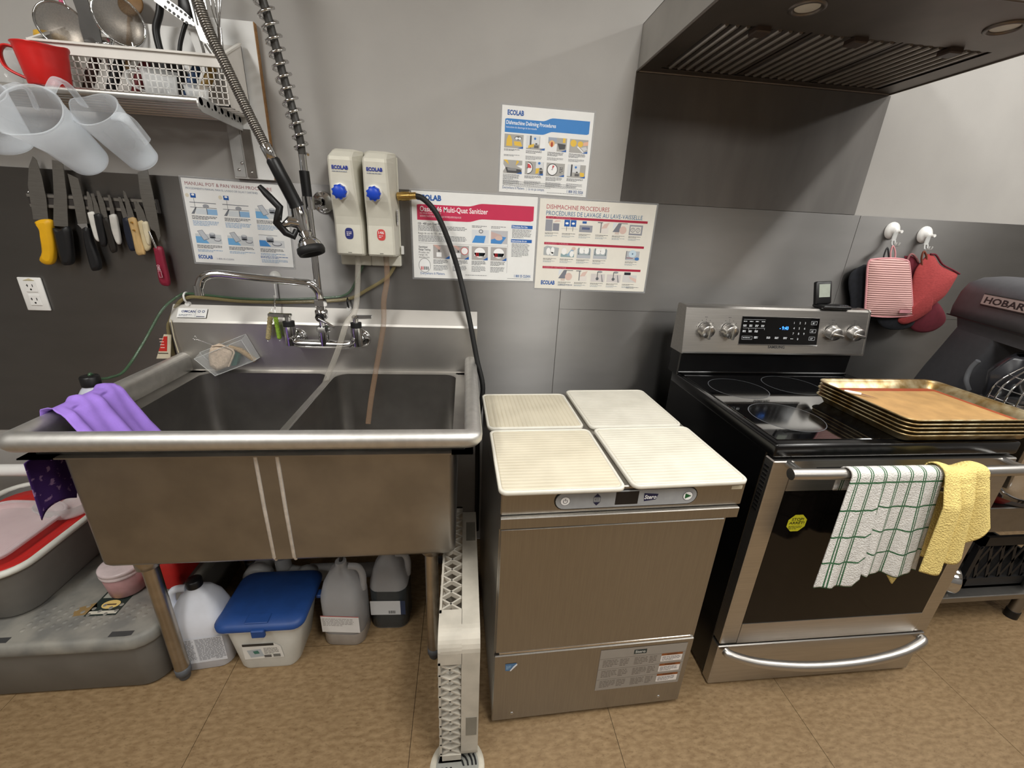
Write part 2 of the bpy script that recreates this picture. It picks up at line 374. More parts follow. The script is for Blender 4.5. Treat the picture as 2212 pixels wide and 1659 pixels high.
# ------------------------------------------------------------------ two-bowl sink
sink = thing('double_bowl_sink', (-1.31, -0.36, 0), 'large stainless double bowl sink with rolled rim on tubular legs', 'sink')
RX0, RX1, RYF, RZ = -1.842, -0.795, -0.690, 0.914     # axis of the rolled rim
DK = 0.866                                            # level of the bowl mouths
def bowl(x0, x1, y0, y1):
    mb = MB(); cx, cy, sx, sy = (x0 + x1) / 2, (y0 + y1) / 2, x1 - x0, y1 - y0
    R = []
    for z, ins, r in ((DK, 0, 0.05), (0.56, 0.002, 0.05), (0.538, 0.008, 0.05), (0.5225, 0.030, 0.05)):
        R.append(rrect(cx, cy, sx - 2 * ins, sy - 2 * ins, r, z))
    mb.loft(R[::-1], SINK, True, False)
    I = []
    for z, ins, r in ((DK, 0.004, 0.05), (0.56, 0.008, 0.05), (0.535, 0.014, 0.05), (0.524, 0.032, 0.05)):
        I.append(rrect(cx, cy, sx - 2 * ins, sy - 2 * ins, r, z))
    mb.loft([r[::-1] for r in I], SINK, False, True)
    n = len(R[0]); mb.add(R[0] + I[0], [(k, (k + 1) % n, n + (k + 1) % n, n + k) for k in range(n)], SINK)
    M = Matrix.Translation((cx, cy, 0.524)); mb.lathe([(0.0001, 0.0005), (0.03, 0.0005), (0.045, 0.002), (0.05, 0.0)], CHROME, M=M)
    return mb
BX = (-1.772, -1.319, -1.303, -0.845)
FY = -0.662
obj('bowl', bowl(BX[0], BX[1], FY, -0.075), SINK, sink); obj('bowl', bowl(BX[2], BX[3], FY, -0.075), SINK, sink)
ex = MB(); cx, sx = (BX[0] + BX[3]) / 2, BX[3] - BX[0] + 0.008; cy, sy = (FY - 0.079) / 2, -0.071 - FY + 0.004
ex.loft([rrect(cx, cy, sx - i, sy - i, 0.022, z) for z, i in ((0.5205, 0.030), (0.5215, 0.012), (0.530, 0.002), (0.545, 0), (DK - 0.002, 0))], SINK, True, False)
obj('outer_shell', ex, SINK, sink)
# deck between and around the bowls
mb = MB(); t = 0.003
mb.box((BX[1] - 0.003, FY, DK - 0.02), (BX[2] + 0.003, -0.05, DK + 0.001), bevel=0.004)
mb.box((RX0, -0.08, DK - t), (RX1, -0.05, DK + 0.0005)); mb.box((RX0, RYF, DK - t), (RX1, FY + 0.006, DK + 0.0005))
mb.box((RX0, RYF, DK - t), (BX[0] + 0.006, -0.05, DK + 0.0005)); mb.box((BX[3] - 0.006, RYF, DK - t), (RX1, -0.05, DK + 0.0005))
def cornerfill(x, y, qx, qy, r=0.05):
    pts = [(x, y, DK + 0.0006)] + [(x + qx * r * (1 - math.sin(a)), y + qy * r * (1 - math.cos(a)), DK + 0.0006) for a in [math.pi / 2 * k / 6 for k in range(7)]]
    mb.prism(pts, (0, 0, -0.003))
for x, qx in ((BX[0], 1), (BX[1], -1), (BX[2], 1), (BX[3], -1)):
    for y, qy in ((FY, 1), (-0.075, -1)): cornerfill(x, y, qx, qy)
obj('deck', mb, SINK, sink)
# rolled rim: a fat half-round roll with a skirt down to the deck
def sweep_U(pts_of):   # pts_of(inset, z): U-shaped path
    return pts_of
def upath(o, z, r=0.015):
    x0, x1, y = RX0 - o, RX1 + o, RYF - o; P = [(x0, -0.045, z)]
    for k in range(7):
        a = math.pi + math.pi / 2 * k / 6; P.append((x0 + r + r * math.cos(a), y + r + r * math.sin(a), z))
    for k in range(7):
        a = 1.5 * math.pi + math.pi / 2 * k / 6; P.append((x1 - r + r * math.cos(a), y + r + r * math.sin(a), z))
    P.append((x1, -0.045, z)); return P
prof = [(-0.022, DK)] + [(-0.022 * math.cos(a), RZ + 0.018 * math.sin(a)) for a in [math.pi * k / 10 for k in range(11)]] + [(0.021, RZ - 0.012), (0.014, RZ - 0.022), (0.010, RZ - 0.022)]
rows = [upath(o, z, max(0.004, 0.02 + o * 0.8)) for o, z in prof]
mb = MB(); n = len(rows[0])
mb.add([p for r in rows for p in r], [(i * n + k, (i + 1) * n + k, (i + 1) * n + k + 1, i * n + k + 1) for i in range(len(rows) - 1) for k in range(n - 1)], RIM, True)
obj('rolled_rim', mb, RIM, sink, solid=0.002)
# backsplash with sloped top
BL, BR = -1.862, -0.771
prb = [(-0.004, DK - 0.03), (-0.004, 1.098), (-0.010, 1.102), (-0.048, 1.053), (-0.052, 1.045), (-0.052, DK + 0.004), (-0.060, DK), (-0.052, DK - 0.03)]
obj('backsplash', MB().prism([(BL, y, z) for y, z in prb], (BR - BL, 0, 0)), mat('backsplash_steel', (196, 193, 188), 0.42, 1.0, var=0.07, scale=6), sink)
# seam strip between the bowls with two weld beads
obj('seam_strip', MB().box((-1.337, FY - 0.0065, 0.528), (-1.285, FY - 0.003, DK - 0.003)), SINK, sink)
for xx in (-1.337, -1.285):
    obj('weld_bead', MB().tube([(xx, FY - 0.005, DK - 0.012), (xx - 0.001, FY - 0.005, 0.70), (xx, FY - 0.004, 0.535), (xx, FY + 0.004, 0.520)], 0.0055, seg=8), mat('bright_weld', (225, 222, 218), 0.4, 0.7, var=0.1, scale=60), sink)
# legs
LEGM = mat('dull_leg_steel', (182, 174, 162), 0.32, 1.0, var=0.14, scale=14)
for x, y in ((-1.713, -0.60), (-0.918, -0.585), (-1.713, -0.14), (-0.918, -0.14)):
    l = obj('leg', MB().cyl((x, y, 0.045), (x, y, 0.522), 0.0205, seg=20), LEGM, sink)
    obj('foot', MB().lathe([(0.0001, 0.0), (0.013, 0.0), (0.016, 0.006), (0.017, 0.02), (0.0215, 0.024), (0.0215, 0.05), (0.0001, 0.05)], M=Matrix.Translation((x, y, 0))), mat('grey_foot', (78, 80, 84), 0.5), l)
    obj('gusset', MB().lathe([(0.021, 0.0), (0.031, 0.004), (0.034, 0.058), (0.0205, 0.06)], M=Matrix.Translation((x, y, 0.462))), LEGM, l)
PVC = mat('grey_pvc', (150, 150, 150), 0.45)
for x, pts in ((-1.487, [(-1.487, -0.33, 0.518), (-1.487, -0.33, 0.20), (-1.480, -0.33, 0.165), (-1.44, -0.33, 0.150), (-1.397, -0.33, 0.152)]), (-1.06, [(-1.06, -0.34, 0.518), (-1.06, -0.34, 0.20), (-1.075, -0.33, 0.160), (-1.13, -0.32, 0.145), (-1.30, -0.32, 0.142)])):
    p = obj('drain_pipe', MB().tube(smoothpath(pts, 5), 0.027, seg=14), PVC, sink)
    obj('pipe_union', MB().lathe([(0.027, -0.018), (0.036, -0.016), (0.036, 0.016), (0.027, 0.018)], seg=18, M=Matrix.Translation((x, -0.33 if x < -1.3 else -0.34, 0.26))), PVC, p)
w_ = obj('waste_pipe', MB().tube(smoothpath([(-1.57, -0.36, 0.165), (-1.57, -0.30, 0.165), (-1.55, -0.2, 0.165), (-1.50, -0.06, 0.165)], 4), 0.040, seg=16).tube([(-1.40, -0.33, 0.152), (-1.30, -0.32, 0.142)], 0.032, seg=14), PVC, sink)
for x, z, r in ((-1.57, 0.165, 0.05), (-1.397, 0.154, 0.042)): obj('cleanout_cap', MB().lathe([(0.0005, 0.012), (r * 0.45, 0.012), (r * 0.5, 0.004), (r * 0.8, 0.004), (r, 0.0), (r, -0.03), (r * 0.8, -0.034)], seg=22, M=Matrix.Translation((x, -0.365, z)) @ Matrix.Rotation(math.pi / 2, 4, 'X')), PVC, w_)
st = thing('maker_sticker', (-1.7917, -0.0350, 1.0898), 'small white maker sticker on the sloped sink backsplash', 'sticker')
a, b, c = Vector((-1.838, -0.0215, 1.0895)), Vector((-1.838, -0.0445, 1.0605)), Vector((-1.741, -0.0215, 1.0895))
Uv = (c - a).normalized(); Vv = (b - a).normalized(); N = Uv.cross(Vv).normalized() * -1
mb = MB(); q = [a + N * 0.0022, b + N * 0.0022, b + (c - a) + N * 0.0022, c + N * 0.0022]; mb.prism(q, N * 0.0006)
obj('label_sheet', mb, PAPER, st)
P = Print(a + N * 0.0028, Uv, Vv, 0.0003)
P.text('OMCAN', 0.012, 0.017, 0.0125, (30, 50, 110), bold=0.03); P.rect(0.0595, 0.003, 0.0008, 0.031, (120, 130, 150))
P.greek(0.006, 0.025, 0.045, 2, 0.0045, (90, 100, 120)); P.rect(0.064, 0.031, 0.028, 0.003, (40, 50, 80))
for x in (0.071, 0.085): P.disc(x, 0.012, 0.005, 0.005, (50, 60, 100)); P.disc(x, 0.012, 0.003, 0.003, (225, 228, 232), 2)
obj('printing', P.mb, None, st)
# ------------------------------------------------------------------ pre-rinse faucet
FX, FYY = -1.318, -0.118
fc = thing('pre_rinse_faucet', (FX, -0.05, 0.985), 'chrome wall faucet with swing spout and coiled spray hose above the sink', 'faucet')
mb = MB()
zb = 1.000
mb.tube(smoothpath([(-1.430, FYY, zb + 0.018), (-1.422, FYY, zb + 0.002), (-1.400, FYY, zb - 0.006), (-1.34, FYY, zb - 0.008), (-1.30, FYY, zb - 0.008), (-1.235, FYY, zb - 0.008), (-1.215, FYY, zb + 0.0), (-1.206, FYY, zb + 0.018)], 4), [0.019] * 3 + [0.0155] * 22 + [0.019] * 4, seg=14)
for x in (-1.432, -1.204):
    mb.cyl((x, FYY, zb - 0.012), (x, FYY, zb + 0.055), 0.0185, seg=18); mb.cyl((x, FYY, zb + 0.035), (x, FYY, zb + 0.05), 0.0215, seg=6)
    mb.tube([(x, FYY, zb), (x, -0.05, zb - 0.002)], 0.014, seg=14)
mb.cyl((FX, FYY, zb - 0.012), (FX, FYY, zb + 0.055), 0.017, seg=18); mb.lathe([(0.024, -0.006), (0.024, 0.012), (0.017, 0.014)], seg=6, M=Matrix.Translation((FX, FYY, zb + 0.045)), smooth=False)
obj('mixing_body', mb, CHROME, fc)
for x in (-1.432, -1.204):
    obj('wall_flange', MB().lathe([(0.034, 0.0), (0.033, 0.006), (0.026, 0.011), (0.015, 0.013)], M=Matrix.Translation((x, -0.052, zb - 0.002)) @ Matrix.Rotation(math.pi / 2, 4, 'X')), CHROME, fc)
    s = 1 if x > FX else -1
    h = obj('lever_handle', MB().cyl((x, FYY, zb + 0.072), (x, FYY, zb + 0.097), 0.0105, seg=14).box((x - 0.012, FYY - 0.011, zb + 0.088), (x + 0.012, FYY + 0.011, zb + 0.099), bevel=0.003)
            .loft([[(x + s * 0.010, FYY - 0.008, zb + 0.087), (x + s * 0.010, FYY + 0.008, zb + 0.087), (x + s * 0.010, FYY + 0.008, zb + 0.099), (x + s * 0.010, FYY - 0.008, zb + 0.099)][::s],
                   [(x + s * 0.058, FYY - 0.017, zb + 0.092), (x + s * 0.058, FYY + 0.003, zb + 0.092), (x + s * 0.058, FYY + 0.003, zb + 0.101), (x + s * 0.058, FYY - 0.017, zb + 0.101)][::s]], smooth=False), CHROME, fc)
    obj('gasket', MB().cyl((x, FYY, zb + 0.055), (x, FYY, zb + 0.073), 0.019, seg=18), RUBBER, fc)
# shut-off and swivel above the body
mb = MB()
mb.cyl((FX, FYY, zb + 0.05), (FX, FYY, 1.105), 0.0115, seg=16); mb.lathe([(0.014, 0), (0.021, 0.006), (0.021, 0.03), (0.014, 0.036)], seg=18, M=Matrix.Translation((FX, FYY, 1.083)))
mb.lathe([(0.016, 0), (0.0215, 0.003), (0.0215, 0.022), (0.016, 0.026)], seg=8, M=Matrix.Translation((FX, FYY, 1.128)), smooth=False); mb.cyl((FX, FYY, 1.11), (FX, FYY, 1.135), 0.0155, seg=16)
mb.cyl((FX, FYY - 0.035, 1.09), (FX, FYY, 1.098), 0.010, seg=14)
mb.tube([(FX, FYY - 0.034, 1.092), (FX + 0.028, FYY - 0.040, 1.078), (FX + 0.052, FYY - 0.042, 1.064)], [0.005, 0.005, 0.0035], seg=8)
obj('shut_off_valve', mb, CHROME, fc); obj('valve_ring', MB().cyl((FX, FYY - 0.026, 1.092), (FX, FYY - 0.012, 1.096), 0.0145, seg=16), BLACK, fc)
sp = [(FX, FYY, 1.150), (FX - 0.002, FYY - 0.004, 1.180), (FX - 0.022, FYY - 0.014, 1.206), (FX - 0.06, FYY - 0.024, 1.212), (FX - 0.20, FYY - 0.048, 1.226), (FX - 0.285, FYY - 0.060, 1.234), (FX - 0.326, FYY - 0.068, 1.222), (FX - 0.343, FYY - 0.072, 1.186)]
spo = obj('swing_spout', MB().tube(smoothpath(sp, 6), 0.0125, seg=14), CHROME, fc)
e = Vector(sp[-1]); obj('spout_tip', MB().cyl(e + Vector((0, 0, 0.012)), e + Vector((-0.001, 0, -0.018)), 0.0142, seg=16), CHROME, spo)
# riser with wall bracket
TOP = (FX - 0.004, FYY, 1.598)
mb = MB(); mb.cyl((FX - 0.001, FYY, 1.145), TOP, 0.0112, seg=14); mb.cyl((FX - 0.003, FYY, 1.445), (FX - 0.003, FYY, 1.535), 0.0135, seg=14)
obj('riser', mb, CHROME, fc); obj('riser_sleeve', MB().cyl((FX - 0.003, FYY, 1.475), (FX - 0.004, FYY, 1.552), 0.0150, seg=14), BLACK, fc)
mb = MB().cyl((FX - 0.002, FYY, 1.44), (FX - 0.002, FYY, 1.478), 0.0195, seg=16); mb.tube([(FX, FYY, 1.463), (FX + 0.012, -0.02, 1.466)], 0.0095, seg=12)
mb.lathe([(0.036, 0.0), (0.036, 0.004), (0.030, 0.008), (0.012, 0.014), (0.0115, 0.03)], M=Matrix.Translation((FX + 0.012, -0.0035, 1.467)) @ Matrix.Rotation(math.pi / 2, 4, 'X'))
mb.box((FX + 0.002, -0.05, 1.455), (FX + 0.018, -0.03, 1.478), bevel=0.003)
obj('wall_bracket', mb, CHROME, fc)
# spring-guarded hose arching over to the spray valve
SPH = (-1.3771, -0.2350, 1.5920)
hp = smoothpath([TOP, (FX - 0.006, FYY - 0.004, 1.66), (-1.345, FYY - 0.015, 1.80), (-1.3645, -0.1600, 1.9567), (-1.40, -0.19, 2.09), (-1.46, -0.22, 2.14), (-1.515, -0.235, 2.08), (-1.4888, -0.2350, 1.8899), (-1.4486, -0.2350, 1.7746), (-1.4099, -0.2350, 1.6711), SPH], 10)
obj('hose', MB().tube(hp, 0.0115, seg=10), mat('dark_hose', (60, 58, 55), 0.4), fc)
def coil(path, r, pitch, wire, seg=5, per=10):
    L = [0]
    for a, b in zip(path, path[1:]): L.append(L[-1] + (b - a).length)
    n = int(L[-1] / pitch * per); out = []; j = 0; x = y = None; pt = None
    for i in range(n + 1):
        d = L[-1] * i / n
        while j < len(path) - 2 and L[j + 1] < d: j += 1
        q = (d - L[j]) / max(1e-9, L[j + 1] - L[j]); p = path[j].lerp(path[j + 1], q); T_ = (path[j + 1] - path[j]).normalized()
        if x is None: x, y, _ = frame(T_)
        else:
            rq = pt.rotation_difference(T_); x = rq @ x; y = rq @ y
        pt = T_; a = 2 * math.pi * i / per; rr = r(d / L[-1]) if callable(r) else r
        out.append(p + x * (rr * math.cos(a)) + y * (rr * math.sin(a)))
    return MB().tube(out, wire, seg=seg)
obj('coil_spring', coil(hp[:44], lambda t: 0.0175 + 0.0045 * min(1, t * 5), 0.029, 0.0042), CHROME, fc)
obj('hose_armour', coil(hp[56:], 0.0118, 0.0052, 0.0026, seg=4, per=9), mat('dull_steel_wire', (150, 146, 140), 0.35, 1.0), fc)
# spray valve
A = Vector(SPH); B = Vector((-1.3254, -0.2050, 1.4446)); d = (B - A).normalized()
sv = obj('spray_grip', MB().tube([A + d * 0.024, A + d * 0.03, A + d * 0.09, B - d * 0.012, B], [0.0155, 0.0185, 0.0195, 0.0195, 0.0215], seg=14), BLACK, fc)
obj('ferrule', MB().tube([A - d * 0.012, A - d * 0.01, A + d * 0.026, A + d * 0.028], [0.014, 0.0160, 0.0160, 0.014], seg=8), CHROME, sv)
Cc = Vector((-1.3186, -0.2050, 1.3910)); D = Vector((-1.3081, -0.2100, 1.3620)); E_ = Vector((-1.2938, -0.2220, 1.3222))
obj('valve_body', MB().tube([B - d * 0.004, B + (Cc - B) * 0.5, Cc, D], [0.019, 0.0235, 0.021, 0.012], seg=12), CHROME, sv)
obj('push_stem', MB().tube([Cc + Vector((0.002, 0, 0.006)), Vector((-1.3461, -0.2250, 1.4029)), Vector((-1.3644, -0.2300, 1.3903))], [0.0175, 0.0165, 0.007], seg=12), CHROME, sv)
lv = [(-1.4131, -0.2350, 1.4949), (-1.3969, -0.2350, 1.4761), (-1.3648, -0.2350, 1.4403), (-1.3745, -0.2350, 1.4079), (-1.3797, -0.2350, 1.3987), (-1.3580, -0.2300, 1.3696), (-1.3397, -0.2250, 1.3597), (-1.3329, -0.2150, 1.3784)]
obj('squeeze_lever', MB().tube([Vector(p) for p in lv], [0.007, 0.0105, 0.0115, 0.0115, 0.0115, 0.0115, 0.0105, 0.008], seg=8), BLACK, sv)
hn = Vector((0.30, -0.20, -0.93)).normalized(); x_, y_, z_ = frame(hn); HM = Matrix.Translation(D) @ Matrix((x_, y_, z_)).transposed().to_4x4() @ Matrix.Scale(1.28, 4)
obj('spray_head', MB().lathe([(0.0001, -0.012), (0.011, -0.012), (0.016, -0.004), (0.013, 0.003), (0.021, 0.009), (0.0275, 0.019), (0.029, 0.031)], seg=20, M=HM), CHROME, sv)
obj('spray_bumper', MB().lathe([(0.0001, 0.037), (0.022, 0.037), (0.024, 0.044), (0.030, 0.044), (0.0325, 0.036), (0.031, 0.027), (0.026, 0.025)], seg=22, M=HM), RUBBER, sv)
# ------------------------------------------------------------------ undercounter dishwasher (stands at a slight angle)
dw = thing('undercounter_dishwasher', (-0.731, -0.816, 0), 'stainless undercounter dishwasher with grey control strip between sink and stove', 'dishwasher', rot=(0, 0, math.radians(1.7)))
W_, D_, H_ = 0.612, 0.60, 0.838
def L(mb): return mb
obj('cabinet', MB().box((0.0, 0.012, 0.035), (W_, D_, 0.765), bevel=0.003), STEELDW, dw, local=True)
obj('lid', MB().box((0.0, 0.0, 0.766), (0.632, D_ + 0.01, H_), bevel=0.003), STEELDW, dw, local=True)
obj('door_lip', MB().prism([(0.0, -0.0085, 0.765), (0.0, -0.010, 0.763), (0.0, -0.010, 0.735), (0.0, 0.006, 0.722), (0.0, 0.014, 0.722), (0.0, 0.014, 0.765)], (0.622, 0, 0)), STEELDW, dw, local=True)
door = obj('door', MB().box((0.003, 0.0, 0.302), (0.598, 0.014, 0.724), bevel=0.002), STEELDW, dw, local=True)
low = obj('lower_panel', MB().box((0.0, -0.002, 0.018), (0.602, 0.012, 0.292), bevel=0.0025), STEELDW, dw, local=True)
obj('joint_strip', MB().box((0.012, 0.001, 0.2925), (0.59, 0.010, 0.3015), bevel=0.002), mat('bright_strip', (220, 216, 210), 0.2, 1.0), dw, local=True)
for x in (0.06, 0.53):
    obj('screw', MB().lathe([(0.0001, 0.003), (0.004, 0.0025), (0.0055, 0.0)], seg=12, M=Matrix.Translation((x, -0.002, 0.045)) @ Matrix.Rotation(math.pi / 2, 4, 'X')), CHROME, low, local=True)
for x in (0.03, 0.57):
    for y in (0.05, 0.55): obj('foot', MB().cyl((x, y, 0.0), (x, y, 0.036), 0.016, seg=12), BLACK, dw, local=True)
# control strip
def pill(x0, x1, z0, z1, n=10):
    r = (z1 - z0) / 2; zc = (z0 + z1) / 2
    return [(x1 - r + r * math.cos(a), zc + r * math.sin(a)) for a in [-math.pi / 2 + math.pi * k / n for k in range(n + 1)]] + [(x0 + r + r * math.cos(a), zc + r * math.sin(a)) for a in [math.pi / 2 + math.pi * k / n for k in range(n + 1)]]
cs = obj('control_strip', MB().prism([(x, -0.0015, z) for x, z in pill(0.129, 0.501, 0.777, 0.829)], (0, 0.002, 0), BLACK).prism([(x, -0.003, z) for x, z in pill(0.132, 0.498, 0.780, 0.826)], (0, 0.002, 0), mat('grey_overlay', (150, 152, 154), 0.4)), None, dw, local=True)
def cprint(name, fn):
    P = Print((0, -0.003, 0), (1, 0, 0), (0, 0, -1), 0.0004); fn(P); obj(name, P.mb, None, cs, local=True)
def f1(P):
    P.disc(0.156, -0.803, 0.0125, 0.0125, (70, 70, 74)); P.disc(0.156, -0.803, 0.0115, 0.0115, (236, 236, 236), 1)
    P.disc(0.156, -0.802, 0.006, 0.006, (60, 60, 64), 2); P.disc(0.156, -0.802, 0.0044, 0.0044, (236, 236, 236), 3); P.rect(0.1535, -0.811, 0.005, 0.006, (236, 236, 236), 4); P.rect(0.1552, -0.8105, 0.0016, 0.007, (60, 60, 64), 5)
def f2(P):
    for s, z in ((1, 0.816), (-1, 0.792)): P.poly([(0.2265, -z + 0.0045 * s), (0.2445, -z + 0.0045 * s), (0.2355, -z - 0.0055 * s)][::s], (28, 30, 60), 1)
    P.rect(0.2262, -0.8105, 0.0186, 0.0125, (60, 62, 70), 1); P.rect(0.2272, -0.8095, 0.0166, 0.0105, (150, 152, 154), 2); P.rect(0.230, -0.807, 0.011, 0.0012, (60, 62, 70), 3); P.rect(0.230, -0.8035, 0.011, 0.0012, (60, 62, 70), 3); P.rect(0.230, -0.807, 0.0012, 0.0045, (60, 62, 70), 3)
def f3(P): P.rect(0.283, -0.8235, 0.059, 0.037, (22, 18, 17), 1)
def f4(P):
    P.poly([(0.356, -0.817), (0.394, -0.813), (0.389, -0.797), (0.358, -0.793)][::-1], (24, 26, 62), 1); P.text('Stero', 0.358, -0.7995, 0.0165, (240, 240, 240), width=0.031, bold=0.02, l=3, slant=0.12)
def f5(P): P.disc(0.474, -0.803, 0.0135, 0.0135, (60, 60, 64), 1); P.disc(0.474, -0.803, 0.0122, 0.0122, (238, 238, 238), 2); P.poly([(0.4665, -0.811), (0.4665, -0.795), (0.484, -0.803)], (30, 92, 50), 3)
for nm, fn in (('power_button', f1), ('menu_keys', f2), ('display_window', f3), ('logo_badge', f4), ('start_button', f5)): cprint(nm, fn)
obj('cream_tag', MB().box((0.592, -0.0015, 0.815), (0.622, 0.001, 0.825), bevel=0.0007), mat('cream_tag', (200, 190, 165), 0.5), dw, local=True)
P = Print((0.312, -0.0022, 0.277), (1, 0, 0), (0, 0, -1), 0.0004)
P.rect(0, 0, 0.272, 0.172, (128, 120, 112)); P.rect(0.001, 0.001, 0.270, 0.170, (140, 134, 126), 1)
P.rect(0.104, 0.010, 0.040, 0.018, (40, 50, 50), 2); P.text('Stero', 0.108, 0.024, 0.014, (190, 190, 185), width=0.032, bold=0.02, l=3)
for k in range(3):
    y = 0.040 + 0.044 * k; P.rect(0.001, y - 0.003, 0.270, 0.0012, (92, 84, 78), 2)
    for x, ww in ((0.012, 0.05), (0.065, 0.03), (0.11, 0.045), (0.158, 0.025)): P.greek(x, y + 0.004, ww, 5, 0.0062, (96, 88, 82), 2)
    P.rect(0.195, y - 0.002, 0.068, 0.034, (215, 210, 206), 2); P.rect(0.195, y - 0.002, 0.068, 0.009, (128, 72, 32), 3); P.text('WARNING', 0.212, y + 0.005, 0.007, (40, 20, 10), bold=0.02, l=4); P.greek(0.199, y + 0.011, 0.06, 4, 0.0048, (110, 104, 104), 4)
obj('rating_label', P.mb, None, low, local=True)
P = Print((0.032, -0.0022, 0.262), (1, 0, 0), (0, 0, -1), 0.0005)
P.poly([(0, 0.003), (0.001, 0.03), (0.012, 0.031), (0.032, 0.008), (0.032, 0.002)], (74, 112, 150)); P.poly([(0.014, 0.030), (0.016, 0.033), (0.035, 0.009), (0.033, 0.004), (0.024, 0.014)], (222, 226, 230), 2); P.greek(0.003, 0.011, 0.015, 3, 0.005, (150, 180, 205), 1)
obj('torn_sticker', P.mb, None, low, local=True)
# ------------------------------------------------------------------ four ribbed cutting boards on the dishwasher
def board_mat(name, rgb, axis):
    m = mat(name, rgb, 0.5, var=0.05, scale=12, spec=0.3); nt = m.node_tree; b = nt.nodes['Principled BSDF']
    tc = nt.nodes.new('ShaderNodeTexCoord'); wv = nt.nodes.new('ShaderNodeTexWave'); wv.bands_direction = axis; wv.inputs['Scale'].default_value = 23.0; wv.inputs['Distortion'].default_value = 0.6; wv.inputs['Detail Scale'].default_value = 2
    nt.links.new(tc.outputs['Object'], wv.inputs['Vector'])
    bp = nt.nodes.new('ShaderNodeBump'); bp.inputs['Strength'].default_value = 0.35; bp.inputs['Distance'].default_value = 0.0012
    nt.links.new(wv.outputs['Fac'], bp.inputs['Height']); nt.links.new(bp.outputs['Normal'], b.inputs['Normal'])
    rp = [n for n in nt.nodes if n.type == 'VALTORGB'][0]
    nz = nt.nodes.new('ShaderNodeTexNoise'); nz.inputs['Scale'].default_value = 7; nt.links.new(tc.outputs['Object'], nz.inputs['Vector'])
    r2 = nt.nodes.new('ShaderNodeValToRGB'); r2.color_ramp.elements[0].position = 0.15; r2.color_ramp.elements[0].color = (0.80, 0.77, 0.70, 1); r2.color_ramp.elements[1].position = 0.5; r2.color_ramp.elements[1].color = (1, 1, 1, 1)
    ml = nt.nodes.new('ShaderNodeMath'); ml.operation = 'ADD'; nt.links.new(wv.outputs['Fac'], ml.inputs[0]); nt.links.new(nz.outputs['Fac'], ml.inputs[1])
    m2 = nt.nodes.new('ShaderNodeMath'); m2.operation = 'MULTIPLY'; m2.inputs[1].default_value = 0.55; nt.links.new(ml.outputs[0], m2.inputs[0]); nt.links.new(m2.outputs[0], r2.inputs['Fac'])
    mx = nt.nodes.new('ShaderNodeMixRGB'); mx.blend_type = 'MULTIPLY'; mx.inputs['Fac'].default_value = 0.8
    nt.links.new(rp.outputs[0], mx.inputs['Color1']); nt.links.new(r2.outputs[0], mx.inputs['Color2']); nt.links.new(mx.outputs[0], b.inputs['Base Color'])
    return m
BZ = 0.8385
BRIM = mat('board_rim_plastic', (211, 207, 195), 0.45, var=0.03)
def board(x0, x1, y0, y1, rz, m, label):
    cx, cy = (x0 + x1) / 2, (y0 + y1) / 2; sx, sy = x1 - x0, y1 - y0
    t = thing('cutting_board', (cx, cy, BZ), label, 'cutting board', 'ribbed cutting boards on the dishwasher', rot=(0, 0, math.radians(rz)))
    h = 0.0125
    mb = MB().loft([rrect(0, 0, sx - 0.006, sy - 0.006, 0.018, 0), rrect(0, 0, sx, sy, 0.02, 0.003), rrect(0, 0, sx, sy, 0.02, h - 0.002), rrect(0, 0, sx - 0.003, sy - 0.003, 0.02, h), rrect(0, 0, sx - 0.013, sy - 0.013, 0.017, h), rrect(0, 0, sx - 0.016, sy - 0.016, 0.016, h - 0.0022)])
    obj('slab', mb, BRIM, t, local=True)
    obj('ribbed_face', MB().loft([rrect(0, 0, sx - 0.0162, sy - 0.0162, 0.016, h - 0.004), rrect(0, 0, sx - 0.0165, sy - 0.0165, 0.016, h - 0.0016), rrect(0, 0, sx - 0.022, sy - 0.022, 0.013, h - 0.0008)], cap0=False), m, t, local=True)
board(-0.753, -0.452, -0.512, -0.238, 1.5, board_mat('board_cream_ribs_back', (198, 190, 170), 'X'), 'cream cutting board with ribs running front to back, rear left of four')
board(-0.436, -0.130, -0.505, -0.195, 2.0, board_mat('board_white', (211, 207, 195), 'Y'), 'whitish cutting board at the rear right of four, beside the stove')
board(-0.742, -0.437, -0.838, -0.524, 1.2, board_mat('board_cream', (206, 198, 178), 'Y'), 'cream cutting board at the front left of four on the dishwasher')
board(-0.421, -0.112, -0.822, -0.512, 2.2, board_mat('board_ivory', (214, 210, 196), 'Y'), 'pale ivory cutting board at the front right, above the green start button')
# ------------------------------------------------------------------ electric range
RW = 0.757
rg = thing('electric_range', (RW / 2, -0.45, 0), 'freestanding electric range, black glass top, stainless oven door and control panel', 'stove')
obj('body', MB().box((0.004, -0.715, 0.012), (RW - 0.004, -0.135, 0.888), bevel=0.003), BLACKE, rg)
for x in (0.04, RW - 0.04):
    for y in (-0.67, -0.18): obj('foot', MB().cyl((x, y, 0.0), (x, y, 0.014), 0.015, seg=10), BLACK, rg)
ct = obj('cooktop_frame', MB().box((-0.001, -0.746, 0.872), (RW + 0.001, -0.140, 0.9125), bevel=0.008, seg=3), BLACKE, rg)
gl = obj('glass_top', MB().box((0.018, -0.722, 0.910), (RW - 0.018, -0.165, 0.9155), bevel=0.0015), BLACKG, rg)
RING = mat('burner_ring_print', (84, 86, 90), 0.3)
DOTS = mat('burner_zone', (10, 10, 11), 0.10, var=0.2, scale=300)
